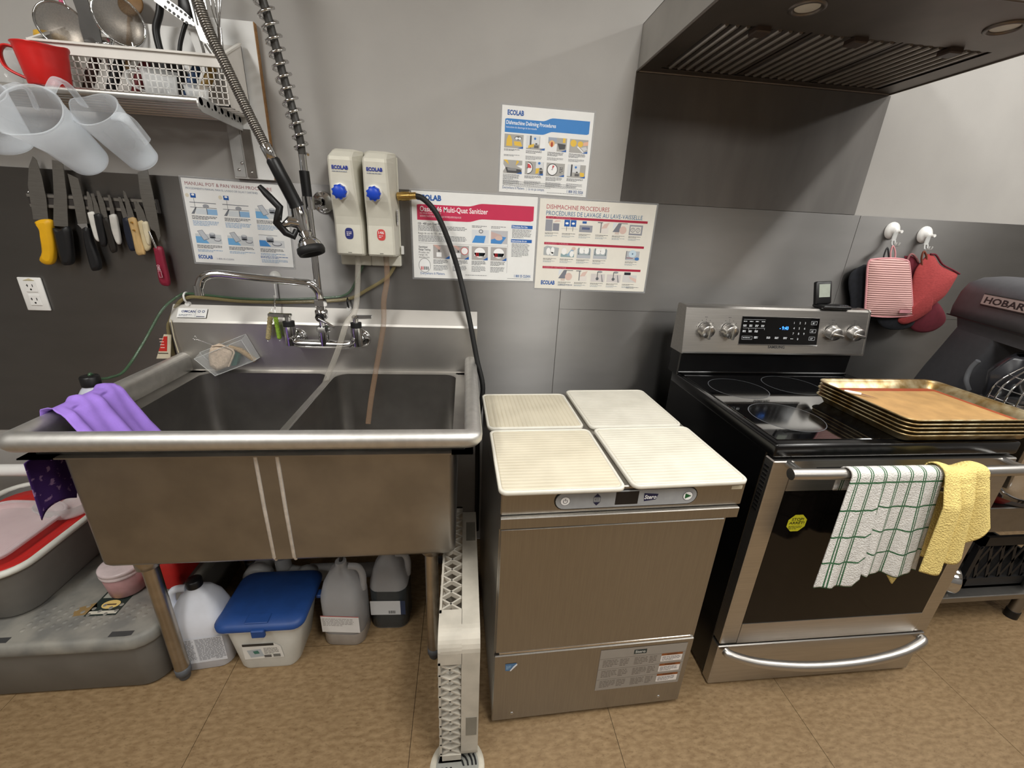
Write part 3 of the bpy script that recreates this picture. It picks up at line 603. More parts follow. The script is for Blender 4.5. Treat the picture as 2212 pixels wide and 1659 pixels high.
for x, y, r in ((0.153, -0.338, 0.100), (0.155, -0.577, 0.104), (0.386, -0.302, 0.098), (0.60, -0.32, 0.08), (0.60, -0.575, 0.10)):
    n = 48; mb = MB()
    for r0, r1 in ((r, r - 0.0022),):
        vs = [(x + q * math.cos(2 * math.pi * k / n), y + q * math.sin(2 * math.pi * k / n), 0.91575) for q in (r0, r1) for k in range(n)]
        mb.add(vs, [(k, (k + 1) % n, n + (k + 1) % n, n + k) for k in range(n)], RING)
    mb.lathe([(0.0001, 0.91562), (r - 0.003, 0.91562)], DOTS, seg=n, M=Matrix.Translation((x, y, 0)))
    obj('burner_ring', mb, RING, gl)
# backguard
mb = MB().box((0.0, -0.180, 0.905), (0.722, -0.105, 1.003), bevel=0.004)
obj('backguard_riser', mb, BLACKE, rg); obj('riser_lip', MB().tube([(0.002, -0.182, 0.921), (0.72, -0.182, 0.921)], 0.004, seg=8), BLACKG, rg)
RSTEEL = mat('range_steel', (192, 189, 185), 0.33, 1.0, var=0.05, scale=8, stretch=(1, 6, 30), bump=0.02, bscale=20)
pp = [(-0.189, 1.000), (-0.191, 1.006), (-0.163, 1.168), (-0.155, 1.175), (-0.105, 1.175), (-0.100, 1.168), (-0.100, 1.000)]
cp = obj('control_panel', MB().prism([(0.0, y, z) for y, z in pp], (RW, 0, 0)), RSTEEL, rg)
for x in (-0.003, RW - 0.003): obj('end_cap', MB().prism([(x, y + (0.001 if y > -0.12 else -0.0015), z + (0.002 if z > 1.1 else -0.001)) for y, z in pp], (0.006, 0, 0)), RSTEEL, cp)
fn_ = Vector((0, -0.162, -0.028)).normalized(); up_ = Vector((0, 0.028, 0.162)).normalized()
def fp(x, z, out=0.0): # point on the sloped control face
    t = (z - 1.006) / 0.162; return Vector((x, -0.191 + 0.028 * t, z)) + fn_ * out
mb = MB(); q = [fp(0.222, 1.040), fp(0.548, 1.040), fp(0.545, 1.142), fp(0.225, 1.142)]; mb.prism(q, fn_ * 0.002, BLACKG)
mb.prism([fp(0.219, 1.036), fp(0.551, 1.036), fp(0.551, 1.040), fp(0.219, 1.040)], fn_ * 0.003, CHROME)
dp = obj('display_glass', mb, None, cp)
P = Print(fp(0.225, 1.142, 0.002), (1, 0, 0), -up_, 0.0004); G = (205, 208, 212)
P.rect(0.006, 0.011, 0.089, 0.0006, G); P.rect(0.006, 0.043, 0.089, 0.0006, G); P.rect(0.03, 0.043, 0.0006, 0.007, G); P.rect(0.058, 0.043, 0.0006, 0.007, G); P.rect(0.0945, 0.043, 0.0006, 0.007, G)
for y, n in ((0.017, 4), (0.031, 4), (0.052, 3)):
    for k in range(n): P.greek(0.006 + 0.0245 * k, y, 0.014, 2 if y > 0.02 else 1, 0.0042, G, 1, 0.6, 0.9)
P.rect(0.006, 0.074, 0.042, 0.0006, G); P.rect(0.006, 0.086, 0.042, 0.0006, G); P.rect(0.006, 0.074, 0.0006, 0.012, G); P.rect(0.048, 0.074, 0.0006, 0.0126, G); P.greek(0.010, 0.079, 0.033, 1, 0.0045, G)
for x in (0.056, 0.108, 0.142, 0.178): P.greek(x, 0.075, 0.016, 2, 0.0046, G, 1, 0.55, 0.9)
P.greek(0.208, 0.080, 0.012, 1, 0.0045, G)
for i, ch in enumerate('123456789'): P.text(ch, 0.214 + 0.0225 * (i % 3), 0.024 + 0.0205 * (i // 3), 0.0115, G)
P.text('0', 0.236, 0.0855, 0.0115, G)
for y in (0.012, 0.043, 0.072):
    x0, ww, hh = 0.286, 0.024, 0.013
    for a in ((x0, y, ww, 0.0007), (x0, y + hh, ww, 0.0007), (x0, y, 0.0007, hh), (x0 + ww, y, 0.0007, hh + 0.0007)): P.rect(*a, G)
    P.greek(x0 + 0.006, y + 0.005, 0.011, 2, 0.0036, G)
BLUE = mat('blue_clock_segments', (60, 140, 255), 0.4, emit=1.3)
P.text('- 9:40', 0.157, 0.047, 0.0185, BLUE, width=0.037, bold=0.02)
obj('panel_print', P.mb, None, dp)
P = Print(fp(0.0, 1.028, 0.0), (1, 0, 0), -up_, 0.0005)
P.text('SAMSUNG', 0.345, 0.004, 0.0145, (44, 44, 46), width=0.070, bold=0.02); obj('brand_lettering', P.mb, None, cp)
for x in (0.081, 0.175, 0.604, 0.698):
    c = fp(x, 1.090); x_, y_, z_ = frame(fn_); M = Matrix.Translation(c) @ Matrix((x_, y_, z_)).transposed().to_4x4()
    k = obj('knob', MB().lathe([(0.029, 0.0), (0.030, 0.003), (0.026, 0.006), (0.0255, 0.026), (0.0225, 0.030), (0.0001, 0.031)], seg=26, M=M), RSTEEL, cp)
    ang = 0.1 if x < 0.3 else 1.35
    obj('knob_grip', MB().box((-0.0055, -0.025, 0.026), (0.0055, 0.025, 0.041), bevel=0.003, seg=2, M=M @ Matrix.Rotation(ang, 4, 'Z')), RSTEEL, k)
    P = Print(c, (1, 0, 0), -up_, 0.0005)
    for i in range(11):
        a = math.radians(215 - 25 * i); P.rect(0.037 * math.cos(a) - 0.0012, -0.037 * math.sin(a) - 0.0012, 0.0024, 0.0024, (60, 60, 62))
    P.greek(-0.006, -0.047, 0.012, 1, 0.004, (70, 70, 72)); P.rect(-0.001, -0.031, 0.002, 0.003, (60, 60, 62))
    obj('knob_scale', P.mb, None, k, kind='stuff')
# oven door with window, vents and handle
DY = -0.753
mb = MB(); z0, z1, x0, x1, w0, w1, v0, v1 = 0.192, 0.866, 0.001, RW - 0.001, 0.060, 0.704, 0.275, 0.772
mb.box((x0, DY, z0), (w0, -0.716, z1), bevel=0.003); mb.box((w1, DY, z0), (x1, -0.716, z1), bevel=0.003)
mb.box((w0, DY, z0), (w1, -0.716, v0)); mb.box((w0, DY, v1), (w1, -0.716, z1))
door = obj('oven_door', mb, RSTEEL, rg)
obj('window_glass', MB().box((w0, DY + 0.0015, v0), (w1, -0.72, v1)), mat('oven_window', (12, 9, 8), 0.10, spec=0.3), door)
mb = MB()
for k in range(6): mb.box((0.13 + 0.082 * k, DY - 0.0006, 0.842), (0.205 + 0.082 * k, DY + 0.002, 0.8465))
for k in range(6): obj('vent_slot', MB().box((0.13 + 0.082 * k, DY - 0.0006, 0.842), (0.205 + 0.082 * k, DY + 0.002, 0.8465)), BLACK, door)
for k in range(12): obj('side_vent', MB().box((-0.0005, DY + 0.012, 0.70 + 0.0125 * k), (0.002, DY + 0.030, 0.706 + 0.0125 * k)), BLACK, door)
hd = obj('door_handle', MB().tube([(0.012, -0.801, 0.858), (0.10, -0.805, 0.859), (0.24, -0.808, 0.860), (0.378, -0.809, 0.8605), (0.52, -0.808, 0.860), (0.66, -0.805, 0.859), (0.745, -0.801, 0.858)], 0.0152, seg=16), RSTEEL, door)
for x in (0.045, 0.712): obj('handle_post', MB().cyl((x, DY + 0.002, 0.857), (x, -0.802, 0.858), 0.011, seg=12), RSTEEL, hd)
P = Print((0.128, DY + 0.0012, 0.662), (1, 0, 0), (0, 0, -1), 0.0006)
oc = lambda r: [(r * math.cos(math.radians(22.5 + 45 * k)), -r * math.sin(math.radians(22.5 + 45 * k))) for k in range(8)]
P.poly(oc(0.031), (196, 190, 40)); P.text('STOP!', -0.0185, -0.0085, 0.0135, (40, 40, 20), width=0.037, bold=0.02); P.text('ARRÊT!', -0.0235, 0.0035, 0.0125, (40, 40, 20), width=0.047, bold=0.02); P.greek(-0.022, 0.010, 0.044, 3, 0.0045, (90, 88, 30))
obj('warning_sticker', P.mb, None, door)
# warming drawer
dr = obj('drawer', MB().box((0.001, DY, 0.008), (RW - 0.001, -0.716, 0.182), bevel=0.003), RSTEEL, rg)
obj('drawer_handle', MB().tube(smoothpath([(0.022, -0.760, 0.170), (0.035, -0.775, 0.168), (0.12, -0.792, 0.150), (0.25, -0.803, 0.137), (0.378, -0.806, 0.133), (0.51, -0.803, 0.137), (0.64, -0.792, 0.150), (0.722, -0.775, 0.168), (0.735, -0.760, 0.170)], 5), 0.0145, seg=14), RSTEEL, dr)
# ------------------------------------------------------------------ sheet pans on the stove
PAN = mat('baked_on_aluminium', (150, 122, 74), 0.38, 0.85, var=0.5, scale=26, rgb2=(206, 192, 158))
pcx, pcy, psx, psy = 0.578, -0.594, 0.446, 0.328
ORD = ['bottom sheet pan of the stack on the stove', 'second sheet pan up from the bottom of the stack', 'third sheet pan up, middle of the stack on the stove', 'fourth sheet pan up, next to the top of the stack', 'topmost browned sheet pan, holding the baking mat']
for i in range(5):
    z = 0.9165 + 0.0112 * i; dx, dy = ((0, 0), (0.002, -0.001), (-0.001, 0.001), (0.001, 0.0), (0, 0.001))[i]
    cx, cy = pcx + dx, pcy + dy
    R = [(psx - 0.046, psy - 0.046, 0.02, 0.0), (psx - 0.044, psy - 0.044, 0.022, 0.001), (psx - 0.016, psy - 0.016, 0.03, 0.024), (psx - 0.010, psy - 0.010, 0.03, 0.0255), (psx - 0.002, psy - 0.002, 0.032, 0.0265), (psx, psy, 0.033, 0.0245), (psx - 0.002, psy - 0.002, 0.032, 0.0225), (psx - 0.010, psy - 0.010, 0.03, 0.0232), (psx - 0.018, psy - 0.018, 0.029, 0.0225), (psx - 0.0465, psy - 0.0465, 0.02, 0.0022), (psx - 0.048, psy - 0.048, 0.02, 0.0015)]
    mb = MB().loft([rrect(cx, cy, a, b, r, z + h, 6) for a, b, r, h in R], PAN)
    obj('sheet_pan', mb, PAN, label=ORD[i], cat='baking tray', group='stack of sheet pans on the stove')
zt = 0.9165 + 0.0112 * 4 + 0.0017
mt = thing('baking_mat', (pcx, pcy, zt), 'tan silicone baking mat with red border in the top pan', 'baking mat')
MATB = mat('silicone_red', (150, 66, 36), 0.5); MATC = mat('silicone_tan', (178, 140, 90), 0.45, var=0.14, scale=18, detail=6)
obj('red_border', MB().loft([rrect(pcx, pcy, psx - 0.056, psy - 0.056, 0.014, zt), rrect(pcx, pcy, psx - 0.056, psy - 0.056, 0.014, zt + 0.0008)]), MATB, mt)
obj('tan_field', MB().loft([rrect(pcx + 0.004, pcy - 0.006, psx - 0.100, psy - 0.096, 0.006, zt + 0.0006), rrect(pcx + 0.004, pcy - 0.006, psx - 0.100, psy - 0.096, 0.006, zt + 0.0011)]), MATC, mt)
sp = thing('small_paring_knife', (0.45, -0.50, zt + 0.0012), 'small white-handled paring knife lying on the baking mat', 'knife')
a = Vector((0.402, -0.500, zt + 0.007)); b = Vector((0.440, -0.524, zt + 0.006)); c = Vector((0.470, -0.556, zt + 0.0035))
obj('handle', MB().tube([a, a.lerp(b, 0.2), b], [0.004, 0.0055, 0.0045], seg=8), WHITEP, sp)
n = Vector((0, 0, 1)).cross(c - b).normalized() * 0.0045
obj('blade', MB().prism([b + n, b - n, c], (0, 0, 0.001)), CHROME, sp)
# ------------------------------------------------------------------ thermometer on the backguard
th = thing('oven_thermometer', (0.60, -0.135, 1.1752), 'black digital thermometer with flip-up screen on the stove backguard', 'thermometer')
b0 = obj('keypad_base', MB().box((0.548, -0.170, 1.1755), (0.668, -0.108, 1.190), bevel=0.006, seg=2), BLACK, th)
M = Matrix.Translation((0.578, -0.122, 1.189)) @ Matrix.Rotation(math.radians(-14), 4, 'X') @ Matrix.Rotation(math.radians(-4), 4, 'Y')
s0 = obj('screen_housing', MB().box((-0.034, -0.010, 0.0), (0.034, 0.008, 0.088), bevel=0.006, seg=2, M=M), BLACK, th)
obj('lcd', MB().box((-0.023, -0.0112, 0.026), (0.023, -0.0095, 0.076), M=M), mat('grey_lcd', (150, 156, 146), 0.25), s0)
for i in range(4): obj('key', MB().box((0.622 + 0.010 * i, -0.160, 1.189), (0.629 + 0.010 * i, -0.148, 1.192)), mat('grey_key', (70, 70, 74), 0.5), b0)
# ------------------------------------------------------------------ towels on the oven handle
def towel(name, fn, m, label, nu=60, nv=60, th=0.003, parts=()):
    t = thing(name, fn(0.5, 0.5), label, 'towel')
    obj('front_fall', MB().grid(fn, nu, nv, uv=True), m, t, solid=th)
    for nm, f2 in parts: obj(nm, MB().grid(f2, nu, nv // 2, uv=True), m, t, solid=th)
    return t
def cloth_mat(name, base, line=None, nx=6, ny=7, lw=0.035, dbl=True, bump=0.5, bs=260, band=0):
    m = mat(name, base, 0.9, var=0.06, scale=60, spec=0.1); nt = m.node_tree; b = nt.nodes['Principled BSDF']
    uvn = nt.nodes.new('ShaderNodeTexCoord'); sx = nt.nodes.new('ShaderNodeSeparateXYZ'); nt.links.new(uvn.outputs['UV'], sx.inputs[0])
    def mth(op, a, bv):
        n = nt.nodes.new('ShaderNodeMath'); n.operation = op
        for i, q in enumerate((a, bv)):
            if q is None: continue
            if isinstance(q, (int, float)): n.inputs[i].default_value = q
            else: nt.links.new(q, n.inputs[i])
        return n.outputs[0]
    vr = nt.nodes.new('ShaderNodeTexVoronoi'); vr.inputs['Scale'].default_value = bs; nt.links.new(uvn.outputs['Object'], vr.inputs['Vector'])
    bp = nt.nodes.new('ShaderNodeBump'); bp.inputs['Strength'].default_value = bump; bp.inputs['Distance'].default_value = 0.003
    h = vr.outputs['Distance']
    if band:
        fr = mth('FRACT', mth('MULTIPLY', sx.outputs[1], band), None); h = mth('SUBTRACT', h, mth('MULTIPLY', mth('LESS_THAN', mth('ABSOLUTE', mth('SUBTRACT', fr, 0.5), None), 0.10), 1.5))
    nt.links.new(h, bp.inputs['Height']); nt.links.new(bp.outputs['Normal'], b.inputs['Normal'])
    if line:
        rp = [n for n in nt.nodes if n.type == 'VALTORGB'][0]
        fx = mth('ABSOLUTE', mth('SUBTRACT', mth('FRACT', mth('MULTIPLY', sx.outputs[0], nx), None), 0.5), None)
        fy = mth('ABSOLUTE', mth('SUBTRACT', mth('FRACT', mth('MULTIPLY', sx.outputs[1], ny), None), 0.5), None)
        lx = mth('MULTIPLY', mth('LESS_THAN', fx, lw * 2.0), mth('GREATER_THAN', fx, lw * 0.6)) if dbl else mth('LESS_THAN', fx, lw)
        ly = mth('LESS_THAN', fy, lw * 0.55)
        al = mth('MAXIMUM', lx, ly)
        mx = nt.nodes.new('ShaderNodeMixRGB'); mx.inputs['Color2'].default_value = (*sRGB(line), 1)
        nt.links.new(mth('MULTIPLY', al, 0.95), mx.inputs['Fac']); nt.links.new(rp.outputs[0], mx.inputs['Color1']); nt.links.new(mx.outputs[0], b.inputs['Base Color'])
    return m
def lerp(a, b, t): return a + (b - a) * t
def interp(xs, ys, t):
    for i in range(len(xs) - 1):
        if t <= xs[i + 1]: return lerp(ys[i], ys[i + 1], (t - xs[i]) / (xs[i + 1] - xs[i]))
    return ys[-1]
HYY, HZZ = -0.8085, 0.861
def over(v, zb, yoff=0.0):
    """profile of cloth over the bar: v=0 behind, then over the top, v=1 at the hem in front"""
    r = 0.0185 + yoff
    if v < 0.10: return HYY + r, lerp(0.80, HZZ, v / 0.10)
    if v < 0.24:
        a = math.pi * (v - 0.10) / 0.14; return HYY + r * math.cos(a), HZZ + r * math.sin(a)
    t = (v - 0.24) / 0.76; return HYY - r - 0.012 * t, lerp(HZZ, zb, t)
def white_fn(u, v):
    xt = lerp(0.158, 0.424, u)
    xb = interp([0, 0.34, 0.36, 1], [0.128, 0.272, 0.265, 0.470], u); zb = interp([0, 0.3, 0.36, 0.6, 1], [0.535, 0.520, 0.560, 0.545, 0.552], u)
    y, z = over(v, zb); t = max(0, (v - 0.24) / 0.76)
    x = lerp(xt, xb, t ** 0.9); fold = math.sin(u * 17 + 0.6) * 0.009 * t + (0.016 * t if u < 0.34 else 0.0) + math.sin(u * 41 + v * 3) * 0.003 * t
    return (x, y - fold - 0.002, z + 0.004 * math.sin(u * 23) * t)
def yellow_fn(u, v):
    xt = lerp(0.412, 0.560, u); xb = interp([0, 0.5, 1], [0.42, 0.525, 0.625], u)
    zb = interp([0, 0.30, 0.34, 0.66, 0.70, 1.0], [0.585, 0.575, 0.605, 0.600, 0.655, 0.70], u)
    y, z = over(v, zb, 0.003); t = max(0, (v - 0.24) / 0.76)
    x = lerp(xt, xb, t ** 1.1); k = min(1, max(0, (v - 0.14) / 0.3)); q = (u * 3) % 1; st = (0.030 if u < 0.333 else 0.016 if u < 0.667 else 0.002) + 0.010 * math.sin(q * math.pi)
    return (x, y - st * k, z + 0.006 * math.sin(u * 9 + 1) * (1 if v < 0.3 else 0.3))
TW = cloth_mat('white_green_check_terry', (206, 204, 200), (44, 92, 58), nx=7, ny=5.5, lw=0.06)
TY = cloth_mat('yellow_terry', (222, 200, 128), None, bump=0.7, bs=230, band=9)
towel('checked_towel', white_fn, TW, 'white dish towel with green check lines hanging on the oven handle')
def yel2(u, v):
    x = lerp(0.380, 0.520, u) ; zb = interp([0, 0.38, 0.5, 1], [0.545, 0.470, 0.580, 0.56], u); z = lerp(0.78, zb, v)
    return (x + 0.02 * v, HYY + 0.018 - 0.014 * v + 0.006 * math.sin(u * 9), z)
towel('yellow_towel', yellow_fn, TY, 'yellow terry towel folded over the right end of the oven handle', parts=(('back_fall', yel2),))
# ------------------------------------------------------------------ mitts and pot holders on suction hooks
MITY = -0.040
def hook(x, z, label, cup, grp=None):
    t = thing('suction_hook', (x, -0.02, z - 0.04), label, 'suction hook', grp)
    M = Matrix.Translation((x, -0.0035, z)) @ Matrix.Rotation(math.pi / 2, 4, 'X')
    obj('suction_cup', MB().lathe([(0.033, 0.0), (0.032, 0.004), (0.023, 0.011), (0.014, 0.016), (0.013, 0.022), (0.0001, 0.023)], M=M), cup, t)
    hk = obj('hook', MB().box((x - 0.010, -0.026, z - 0.040), (x + 0.010, -0.021, z + 0.004), bevel=0.002).tube(smoothpath([(x - 0.006, -0.024, z - 0.036), (x - 0.006, -0.030, z - 0.054), (x - 0.006, -0.043, z - 0.056), (x - 0.006, -0.047, z - 0.044)], 4), 0.0028, seg=6).tube(smoothpath([(x + 0.008, -0.024, z - 0.036), (x + 0.008, -0.030, z - 0.054), (x + 0.008, -0.043, z - 0.056), (x + 0.008, -0.047, z - 0.044)], 4), 0.0028, seg=6), mat('clear_plastic_hook', (225, 226, 224), 0.25, trans=0.4), t)
    obj('lever', MB().cyl((x + 0.016, -0.020, z - 0.003), (x + 0.016, -0.033, z - 0.003), 0.006, seg=10), cup, t)
    return t
hook(0.897, 1.474, 'white suction hook holding the striped pot holder', WHITEP, 'suction hooks beside the hood')
hook(1.050, 1.465, 'white suction hook holding the red oven mitt', WHITEP, 'suction hooks beside the hood')
def pad(name, pts, y0, th, m, bulge=0.010, n=10):
    """soft quilted outline: pts on a wall-parallel plane (x, z), th thick"""
    cx = sum(p[0] for p in pts) / len(pts); cz = sum(p[1] for p in pts) / len(pts)
    P_ = smoothpath([(p[0], 0, p[1]) for p in pts + pts[:1]], 4)[:-1]
    rings = []
    for k, y in ((0.0, y0), (0.93, y0), (1.0, y0 - th * 0.35), (0.99, y0 - th * 0.65), (0.93, y0 - th), (0.6, y0 - th - bulge * 0.7), (0.25, y0 - th - bulge), (0.001, y0 - th - bulge)):
        rings.append([(cx + (p.x - cx) * max(k, 0.001), y, cz + (p.z - cz) * max(k, 0.001)) for p in P_])
    if P_[0].cross(P_[1]).y: pass
    mb = MB().loft(rings, m, False, False); return mb
def xz(p): return (p[0], p[2])
def wave_mat(name, a, b, scale, axis='Z', rough=0.9, thr=0.5, bump=0.4):
    m = mat(name, a, rough, var=0.05, spec=0.1); nt = m.node_tree; bs = nt.nodes['Principled BSDF']
    tc = nt.nodes.new('ShaderNodeTexCoord'); wv = nt.nodes.new('ShaderNodeTexWave'); wv.bands_direction = axis; wv.inputs['Scale'].default_value = scale; wv.inputs['Distortion'].default_value = 0.3
    nt.links.new(tc.outputs['Object'], wv.inputs['Vector']); rp = nt.nodes.new('ShaderNodeValToRGB'); rp.color_ramp.elements[0].position = thr - 0.06; rp.color_ramp.elements[1].position = thr + 0.06
    rp.color_ramp.elements[0].color = (*sRGB(b), 1); rp.color_ramp.elements[1].color = (*sRGB(a), 1)
    nt.links.new(wv.outputs['Fac'], rp.inputs['Fac']); nt.links.new(rp.outputs[0], bs.inputs['Base Color'])
    bp = nt.nodes.new('ShaderNodeBump'); bp.inputs['Strength'].default_value = bump; bp.inputs['Distance'].default_value = 0.002; nt.links.new(wv.outputs['Fac'], bp.inputs['Height']); nt.links.new(bp.outputs['Normal'], bs.inputs['Normal'])
    return m
PINK = wave_mat('pink_stripes', (222, 178, 174), (112, 76, 72), 36, thr=0.30)
PINKE = mat('pink_edging', (206, 146, 150), 0.9)
REDM = mat('red_cotton', (154, 58, 58), 0.9, var=0.12, scale=30, bump=0.5, bscale=18, stretch=(3, 1, 9))
DRED = mat('dark_red_cotton', (98, 26, 40), 0.9, var=0.1, scale=50)
NAVY = mat('black_quilt', (24, 26, 32), 0.95, var=0.2, scale=60)
# black quilted holder behind
bk = thing('black_pot_holder', (0.8547, -0.0200, 1.1131), 'black quilted pot holder with frayed edge hanging behind the striped one', 'pot holder')
obj('quilted_pad', pad('p', [(0.8080, 1.3392), (0.7649, 1.3083), (0.7629, 1.2674), (0.7952, 1.2020), (0.8192, 1.1540), (0.8822, 1.1199), (0.9982, 1.1186), (0.9915, 1.2174), (0.9245, 1.3288)], -0.014, 0.008, NAVY, 0.004), NAVY, bk)
obj('hanging_loop', MB().tube(smoothpath([(0.9008, -0.0300, 1.3187), (0.8692, -0.0350, 1.3637), (0.8618, -0.0430, 1.4086), (0.8941, -0.0350, 1.3647), (0.9134, -0.0300, 1.3191)], 4), 0.003, seg=6), mat('dark_tape', (60, 60, 62), 0.8), bk)
# rounded black pad below the striped holder
obj('black_round_pad', pad('p', [(0.9091, 1.1760), (0.9430, 1.1173), (0.9904, 1.0819), (1.0505, 1.0729), (1.1140, 1.0846), (1.1277, 1.1217), (1.0761, 1.2003), (0.9728, 1.2361)], -0.023, 0.010, NAVY, 0.006), NAVY, label='rounded black pad showing below the striped pot holder', cat='oven mitt')
pk = thing('striped_pot_holder', (0.9662, -0.0550, 1.1331), 'pink and dark striped pot holder hanging from the left suction hook', 'pot holder')
pp_ = [(0.7989, 1.3605), (0.7948, 1.3388), (0.8209, 1.2535), (0.8517, 1.1551), (0.8668, 1.1379), (0.9695, 1.1325), (1.0680, 1.1409), (1.0745, 1.1570), (1.0301, 1.2506), (0.9834, 1.3403), (0.9561, 1.3647), (0.8747, 1.3688)]
obj('striped_pad', pad('p', pp_, -0.043, 0.012, PINK, 0.008), PINK, pk)
obj('piped_edge', MB().tube([(p.x, -0.049, p.z) for p in smoothpath([(a, 0, b) for a, b in pp_ + pp_[:1]], 4)[:-1]], 0.004, seg=6, closed=True), PINKE, pk)
obj('hanging_loop', MB().tube(smoothpath([(0.8911, -0.0470, 1.3618), (0.8790, -0.0470, 1.3918), (0.8804, -0.0460, 1.4166), (0.8995, -0.0470, 1.3926), (0.9097, -0.0470, 1.3626)], 4), 0.0028, seg=6), PINKE, pk)
obj('sewn_tag', MB().box((0, -0.0012, 0), (0.050, 0.0012, 0.014), M=Matrix.Translation((0.9966, -0.0640, 1.1534))), mat('pink_tag', (186, 128, 134), 0.8), pk)
dm = thing('dark_red_oven_mitt', (1.2107, -0.0250, 1.0605), 'dark red oven mitt hanging behind the lighter red one', 'oven mitt')
obj('mitt_body', pad('p', [(0.9780, 1.3803), (1.0330, 1.3769), (1.0669, 1.3339), (1.1449, 1.2219), (1.2182, 1.1944), (1.2791, 1.1417), (1.2892, 1.1050), (1.2476, 1.0688), (1.1806, 1.0632), (1.1218, 1.0930), (1.0651, 1.2000), (1.0141, 1.2946)], -0.014, 0.010, DRED, 0.006), DRED, dm)
obj('hanging_loop', MB().tube(smoothpath([(0.9851, -0.0280, 1.3585), (0.9906, -0.0280, 1.3861), (1.0111, -0.0280, 1.3833), (1.0410, -0.0280, 1.3588)], 4), 0.004, seg=6), mat('grey_red_tape', (140, 90, 90), 0.8), dm)
rm = thing('red_oven_mitt', (1.1192, -0.0500, 1.1258), 'coral red oven mitt slung diagonally from the right suction hook', 'oven mitt')
obj('mitt_body', pad('p', [(1.0569, 1.3919), (1.0845, 1.3876), (1.1284, 1.3528), (1.1878, 1.3328), (1.2272, 1.3192), (1.2261, 1.2890), (1.2084, 1.2270), (1.1632, 1.1787), (1.1654, 1.1589), (1.1209, 1.1218), (1.0694, 1.1004), (1.0301, 1.1196), (1.0499, 1.1835), (1.0312, 1.2788), (1.0287, 1.3344)], -0.034, 0.014, REDM, 0.010), REDM, rm)
obj('dark_cuff_edge', MB().tube(smoothpath([(1.0616, -0.0460, 1.3918), (1.0885, -0.0460, 1.3893), (1.1345, -0.0460, 1.3545), (1.1919, -0.0460, 1.3344), (1.2323, -0.0460, 1.3190)], 4), 0.0035, seg=6), DRED, rm)
obj('hanging_loop', MB().tube(smoothpath([(1.0454, -0.0450, 1.3438), (1.0284, -0.0450, 1.3778), (1.0288, -0.0450, 1.4013), (1.0515, -0.0450, 1.3787), (1.0600, -0.0450, 1.3498)], 4), 0.0035, seg=6), mat('brown_loop', (110, 56, 40), 0.8), rm)
# ------------------------------------------------------------------ stand mixer on its table
tb = thing('mixer_table', (1.25, -0.36, 0), 'grey steel equipment table with lower shelf to the right of the stove', 'table')
TBS = mat('table_steel', (150, 147, 143), 0.4, 1.0, var=0.06)
obj('table_top', MB().box((0.80, -0.60, 0.545), (1.72, -0.03, 0.568), bevel=0.003), TBS, tb)
obj('apron', MB().box((0.803, -0.598, 0.462), (1.717, -0.586, 0.546)), TBS, tb)
obj('lower_shelf', MB().box((0.82, -0.60, 0.122), (1.70, -0.08, 0.150), bevel=0.003), TBS, tb)
for x in (0.84, 1.44):
    for y in (-0.575, -0.11):
        l = obj('leg', MB().cyl((x, y, 0.03), (x, y, 0.546), 0.019, seg=16), TBS, tb); obj('foot', MB().cyl((x, y, 0.0), (x, y, 0.034), 0.022, seg=14), BLACK, l)
mx = thing('stand_mixer', (1.16, -0.12, 0.568), 'dark grey commercial stand mixer with wire bowl guard at the right edge', 'mixer', rot=(0, 0, math.atan2(-0.90796, -0.41906)))
GREY = mat('mixer_grey_enamel', (78, 78, 82), 0.5, var=0.06, scale=40)
ML = Matrix.Translation((0, 0, -0.568))      # local x runs from the column to the bowl, local y away from the badge side
def sec(z, x0, x1, y0, y1, r): return rrect((x0 + x1) / 2, (y0 + y1) / 2, x1 - x0, y1 - y0, r, z, 4)
def mo(name, mb, m, par=None, **k): return obj(name, mb, m, par or mx, local=True, **k)
mo('base_plate', MB().box((-0.04, -0.02, 0.568), (0.45, 0.26, 0.60), bevel=0.012, seg=2, M=ML), GREY)
mo('column', MB().loft([sec(0.595, -0.055, 0.21, 0.0, 0.22, 0.03), sec(0.70, -0.075, 0.20, 0.0, 0.22, 0.03), sec(0.83, -0.088, 0.205, 0.002, 0.22, 0.02), sec(0.93, -0.045, 0.222, 0.004, 0.22, 0.02), sec(1.035, 0.012, 0.262, 0.005, 0.22, 0.02), sec(1.125, 0.058, 0.300, 0.006, 0.22, 0.02)], M=ML), GREY)
hd_ = mo('gear_head', MB().loft([sec(1.118, 0.055, 0.48, 0.006, 0.22, 0.03), sec(1.160, 0.030, 0.52, 0.004, 0.22, 0.03), sec(1.166, -0.006, 0.56, -0.004, 0.225, 0.03), sec(1.20, -0.010, 0.58, -0.008, 0.23, 0.04), sec(1.26, -0.006, 0.58, -0.006, 0.23, 0.05), sec(1.295, 0.002, 0.57, 0.004, 0.22, 0.05), sec(1.318, 0.022, 0.55, 0.030, 0.20, 0.05), sec(1.328, 0.06, 0.51, 0.07, 0.16, 0.04)], M=ML), GREY)
mo('seam_line', MB().box((0.0, -0.0062, 1.163), (0.55, 0.10, 1.1665), M=ML), BLACK, hd_)
mo('badge_plate', MB().box((0.176, -0.0135, 1.226), (0.446, -0.004, 1.270), BLACK, bevel=0.002, M=ML), None, hd_)
P = Print((0.176, -0.0138, 1.270 - 0.568), (1, 0, 0), (0, 0, -1), 0.0006); P.rect(0.004, 0.004, 0.262, 0.034, (182, 166, 162)); P.text('HOBART', 0.018, 0.032, 0.030, (30, 28, 30), width=0.225, bold=0.03, l=2, slant=0.18)
mo('badge_lettering', P.mb, None, hd_)
gcx, gcy = 0.475, 0.11
MG = ML @ Matrix.Translation((gcx, gcy, 0))
